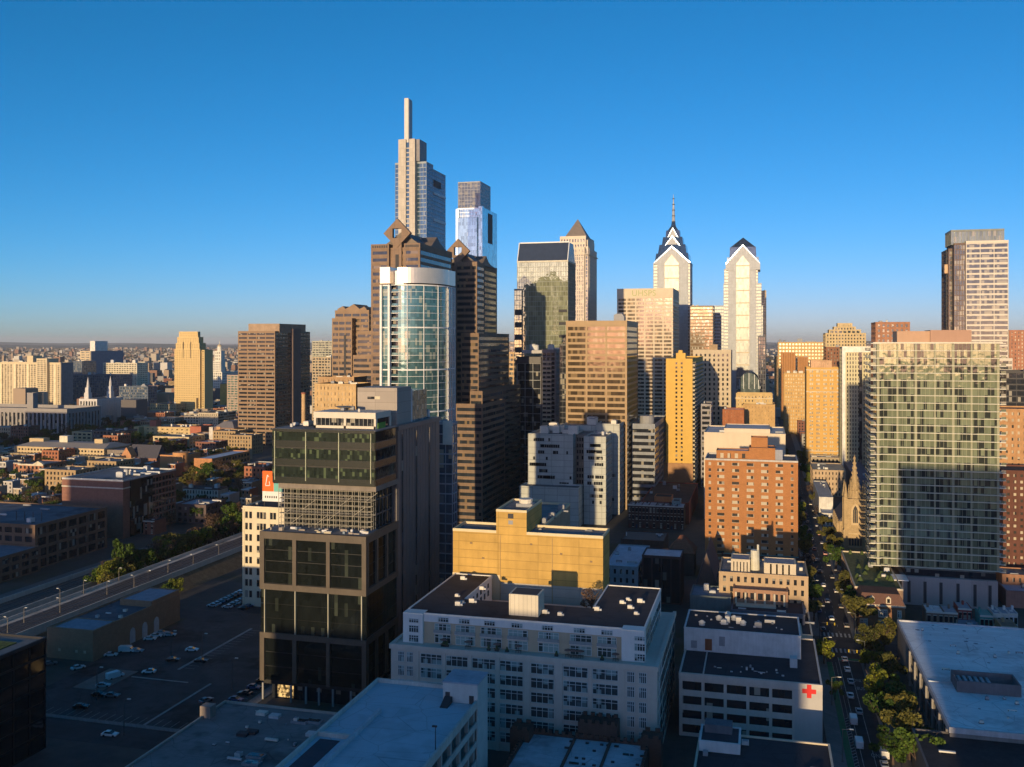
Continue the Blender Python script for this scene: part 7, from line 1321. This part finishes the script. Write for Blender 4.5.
for r, Y in enumerate([470, 500, 522, 548, 572, 600, 622, 650, 676, 702, 730, 756, 790]):
    x = PX(-12, Y); xe = PX(248, Y); k = 0
    while x < xe:
        k += 1
        if r % 2 == 0 and k % 9 == 0: x += 9; continue
        if tb0 - 30 < x < vR + 12: x = vR + 12; continue
        zone = inview(x, Y); w_ = 'in the left edge streets' if zone < 75 else ('behind the dark brick office' if zone < 160 else 'near the slate house row')
        if random.random() < .12: x += drop(BIG, x, Y, w_, 'low blocks ' + w_) + 1
        else: x += drop(PROT, x, Y, w_, 'rowhouses ' + w_)
for r in range(26):
    Y = 830 + r * 34 + r * r * .9; x = PX(-8, Y)
    while x < PX(242, Y):
        x += random.uniform(2, 60 + r * 2)
        if tb0 - 30 < x < vR + 12: x = vR + 12; continue
        if inview(x, Y) > 240 or cnt[0] > 330: break
        w_ = 'far left beyond the parkway' if inview(x, Y) < 120 else 'near the art deco tower'; x += drop(BIG, x, Y, w_, 'low blocks ' + w_)
for r in range(14):      # centre and right: low blocks glimpsed between the towers
    Y = 470 + r * 62; x = PX(600, Y)
    while x < PX(1075, Y):
        if cL - 5 < x + 24 and x < cR + 6: x = cR + 7; continue
        if Y < 640 and inview(x, Y) < 720: x += 12; continue
        if Y < 540 and inview(x, Y) < 900: x += 12; continue
        w_ = 'glimpsed between the centre towers' if inview(x, Y) < 800 else 'right of the tree lined street'
        x += drop(BIG, x, Y, w_, 'low blocks ' + w_) + random.uniform(3, 22)
for (px0, px1, Ys) in ((935, 1075, (352, 372)), (1005, 1080, (318,))):
    for Y in Ys:
        x = PX(px0, Y)
        while x < PX(px1, Y): x += drop(PROT, x, Y, 'under the green glass tower', 'rowhouses at the right edge')
print('houses', cnt[0], 'trees', nt_[0])
# ------------------------------------------------------------------ the far city and its woods, beyond what one could count
rs = np.random.RandomState(3)
fm, ntf, pf = newmat('far_walls'); g = node(ntf, 'ShaderNodeNewGeometry'); r_ = ramp(ntf, g.outputs['Random Per Island'], ((0, (.24, .14, .10)), (.18, (.34, .26, .19)), (.38, (.42, .37, .29)), (.56, (.28, .27, .26)), (.74, (.52, .50, .46)), (.84, (.13, .12, .12)))); ntf.nodes[-1].color_ramp.interpolation = 'CONSTANT'; ntf.links.new(r_, pf.inputs['Base Color']); pf.inputs['Roughness'].default_value = .9
mb = MB()
for i in range(14000):
    d = 1250 * (12 ** (rs.rand() ** .9)); px = rs.uniform(-60, 1090)
    if i % 3: px = rs.uniform(-40, 250)
    r = (px - 512) / F * d; X = -d * sin(TH) + r * cos(TH); Y = d * cos(TH) + r * sin(TH); s = rs.uniform(7, 22) * (1 + d / 9000); q = rs.uniform(7, 14) * (1 + (rs.rand() < .04) * rs.uniform(1, 3))
    if hit(X, Y, X + s, Y + s, 3): continue
    mb.box(X, Y, -.5, X + s, Y + s * rs.uniform(.5, 1.2), q, fm)
    if rs.rand() < .3: mb.box(X + s * .2, Y + 1, q, X + s * .5, Y + s * .4, q + 2.5, fm)
o = mb.build('distant_town', fix=False); tag(o, 'carpet of distant houses stretching to the horizon', 'town', None, 'stuff')
v = []; f = []
for i in range(5200):
    d = 1150 * (14 ** (rs.rand() ** .8)); px = rs.uniform(-60, 1090) if i % 3 == 0 else rs.uniform(-40, 250); r = (px - 512) / F * d; X = -d * sin(TH) + r * cos(TH); Y = d * cos(TH) + r * sin(TH)
    if hit(X - 5, Y - 5, X + 5, Y + 5, 4): continue
    R = rs.uniform(4, 8) * (1 + d / 5000); hh = rs.uniform(7, 12)
    for j in range(16):
        c = np.array([X + rs.randn() * R * .5, Y + rs.randn() * R * .5, hh * rs.uniform(.3, 1)]); u = rs.randn(3); u /= np.linalg.norm(u); w = np.cross(u, rs.randn(3)); w /= np.linalg.norm(w) + 1e-6; s = R * .3; b0 = len(v); v += [tuple(c - u * s - w * s), tuple(c + u * s - w * s), tuple(c + u * s + w * s), tuple(c - u * s + w * s)]; f.append((b0, b0 + 1, b0 + 2, b0 + 3))
me = bpy.data.meshes.new('distant_trees'); me.from_pydata(v, [], f); me.materials.append(leafmat((.06, .055, .03), 'leaf_far')); o = bpy.data.objects.new('distant_trees', me); COL.objects.link(o); tag(o, 'dark distant trees scattered among the far houses', 'woods', None, 'stuff')
mb = MB(); n = 220; hm = M((.06, .07, .04), .95)
for ring, (D_, h_) in enumerate(((21000, 95), (30000, 150))):
    hs = [h_ * (.55 + .45 * (sin(i * .13 + ring * 2) * .4 + sin(i * .31 + 1 + ring) * .3 + sin(i * .071) * .3)) for i in range(n + 1)]
    pts = [(D_ * sin(RAD(-62 + 95 * i / n)), D_ * cos(RAD(-62 + 95 * i / n))) for i in range(n + 1)]
    V = []; Fc = []
    for (x, y), h in zip(pts, hs): V += [(x * .93, y * .93, -1), (x, y, max(20, h)), (x * 1.06, y * 1.06, -1)]
    for i in range(n): a = i * 3; Fc += [(a, a + 3, a + 4, a + 1), (a + 1, a + 4, a + 5, a + 2)]
    mb.poly(V, Fc, hm)
o = mb.build('hills', fix=False); o['kind'] = 'structure'
# ------------------------------------------------------------------ evening haze
hz = MB(); hm_ = bpy.data.materials.new('haze_air'); hm_.use_nodes = True; hn = hm_.node_tree; hn.nodes.remove(hn.nodes['Principled BSDF']); pv = hn.nodes.new('ShaderNodeVolumePrincipled'); pv.inputs['Color'].default_value = (.90, .93, 1.0, 1); pv.inputs['Density'].default_value = 2.5e-5; pv.inputs['Anisotropy'].default_value = 0.0
hn.links.new(pv.outputs[0], hn.nodes['Material Output'].inputs['Volume'])
hz.box(-45000, -6000, -2, 45000, 62000, 352, hm_); o = hz.build('haze'); tag(o, 'thin blue evening haze over the city', 'haze', None, 'stuff')
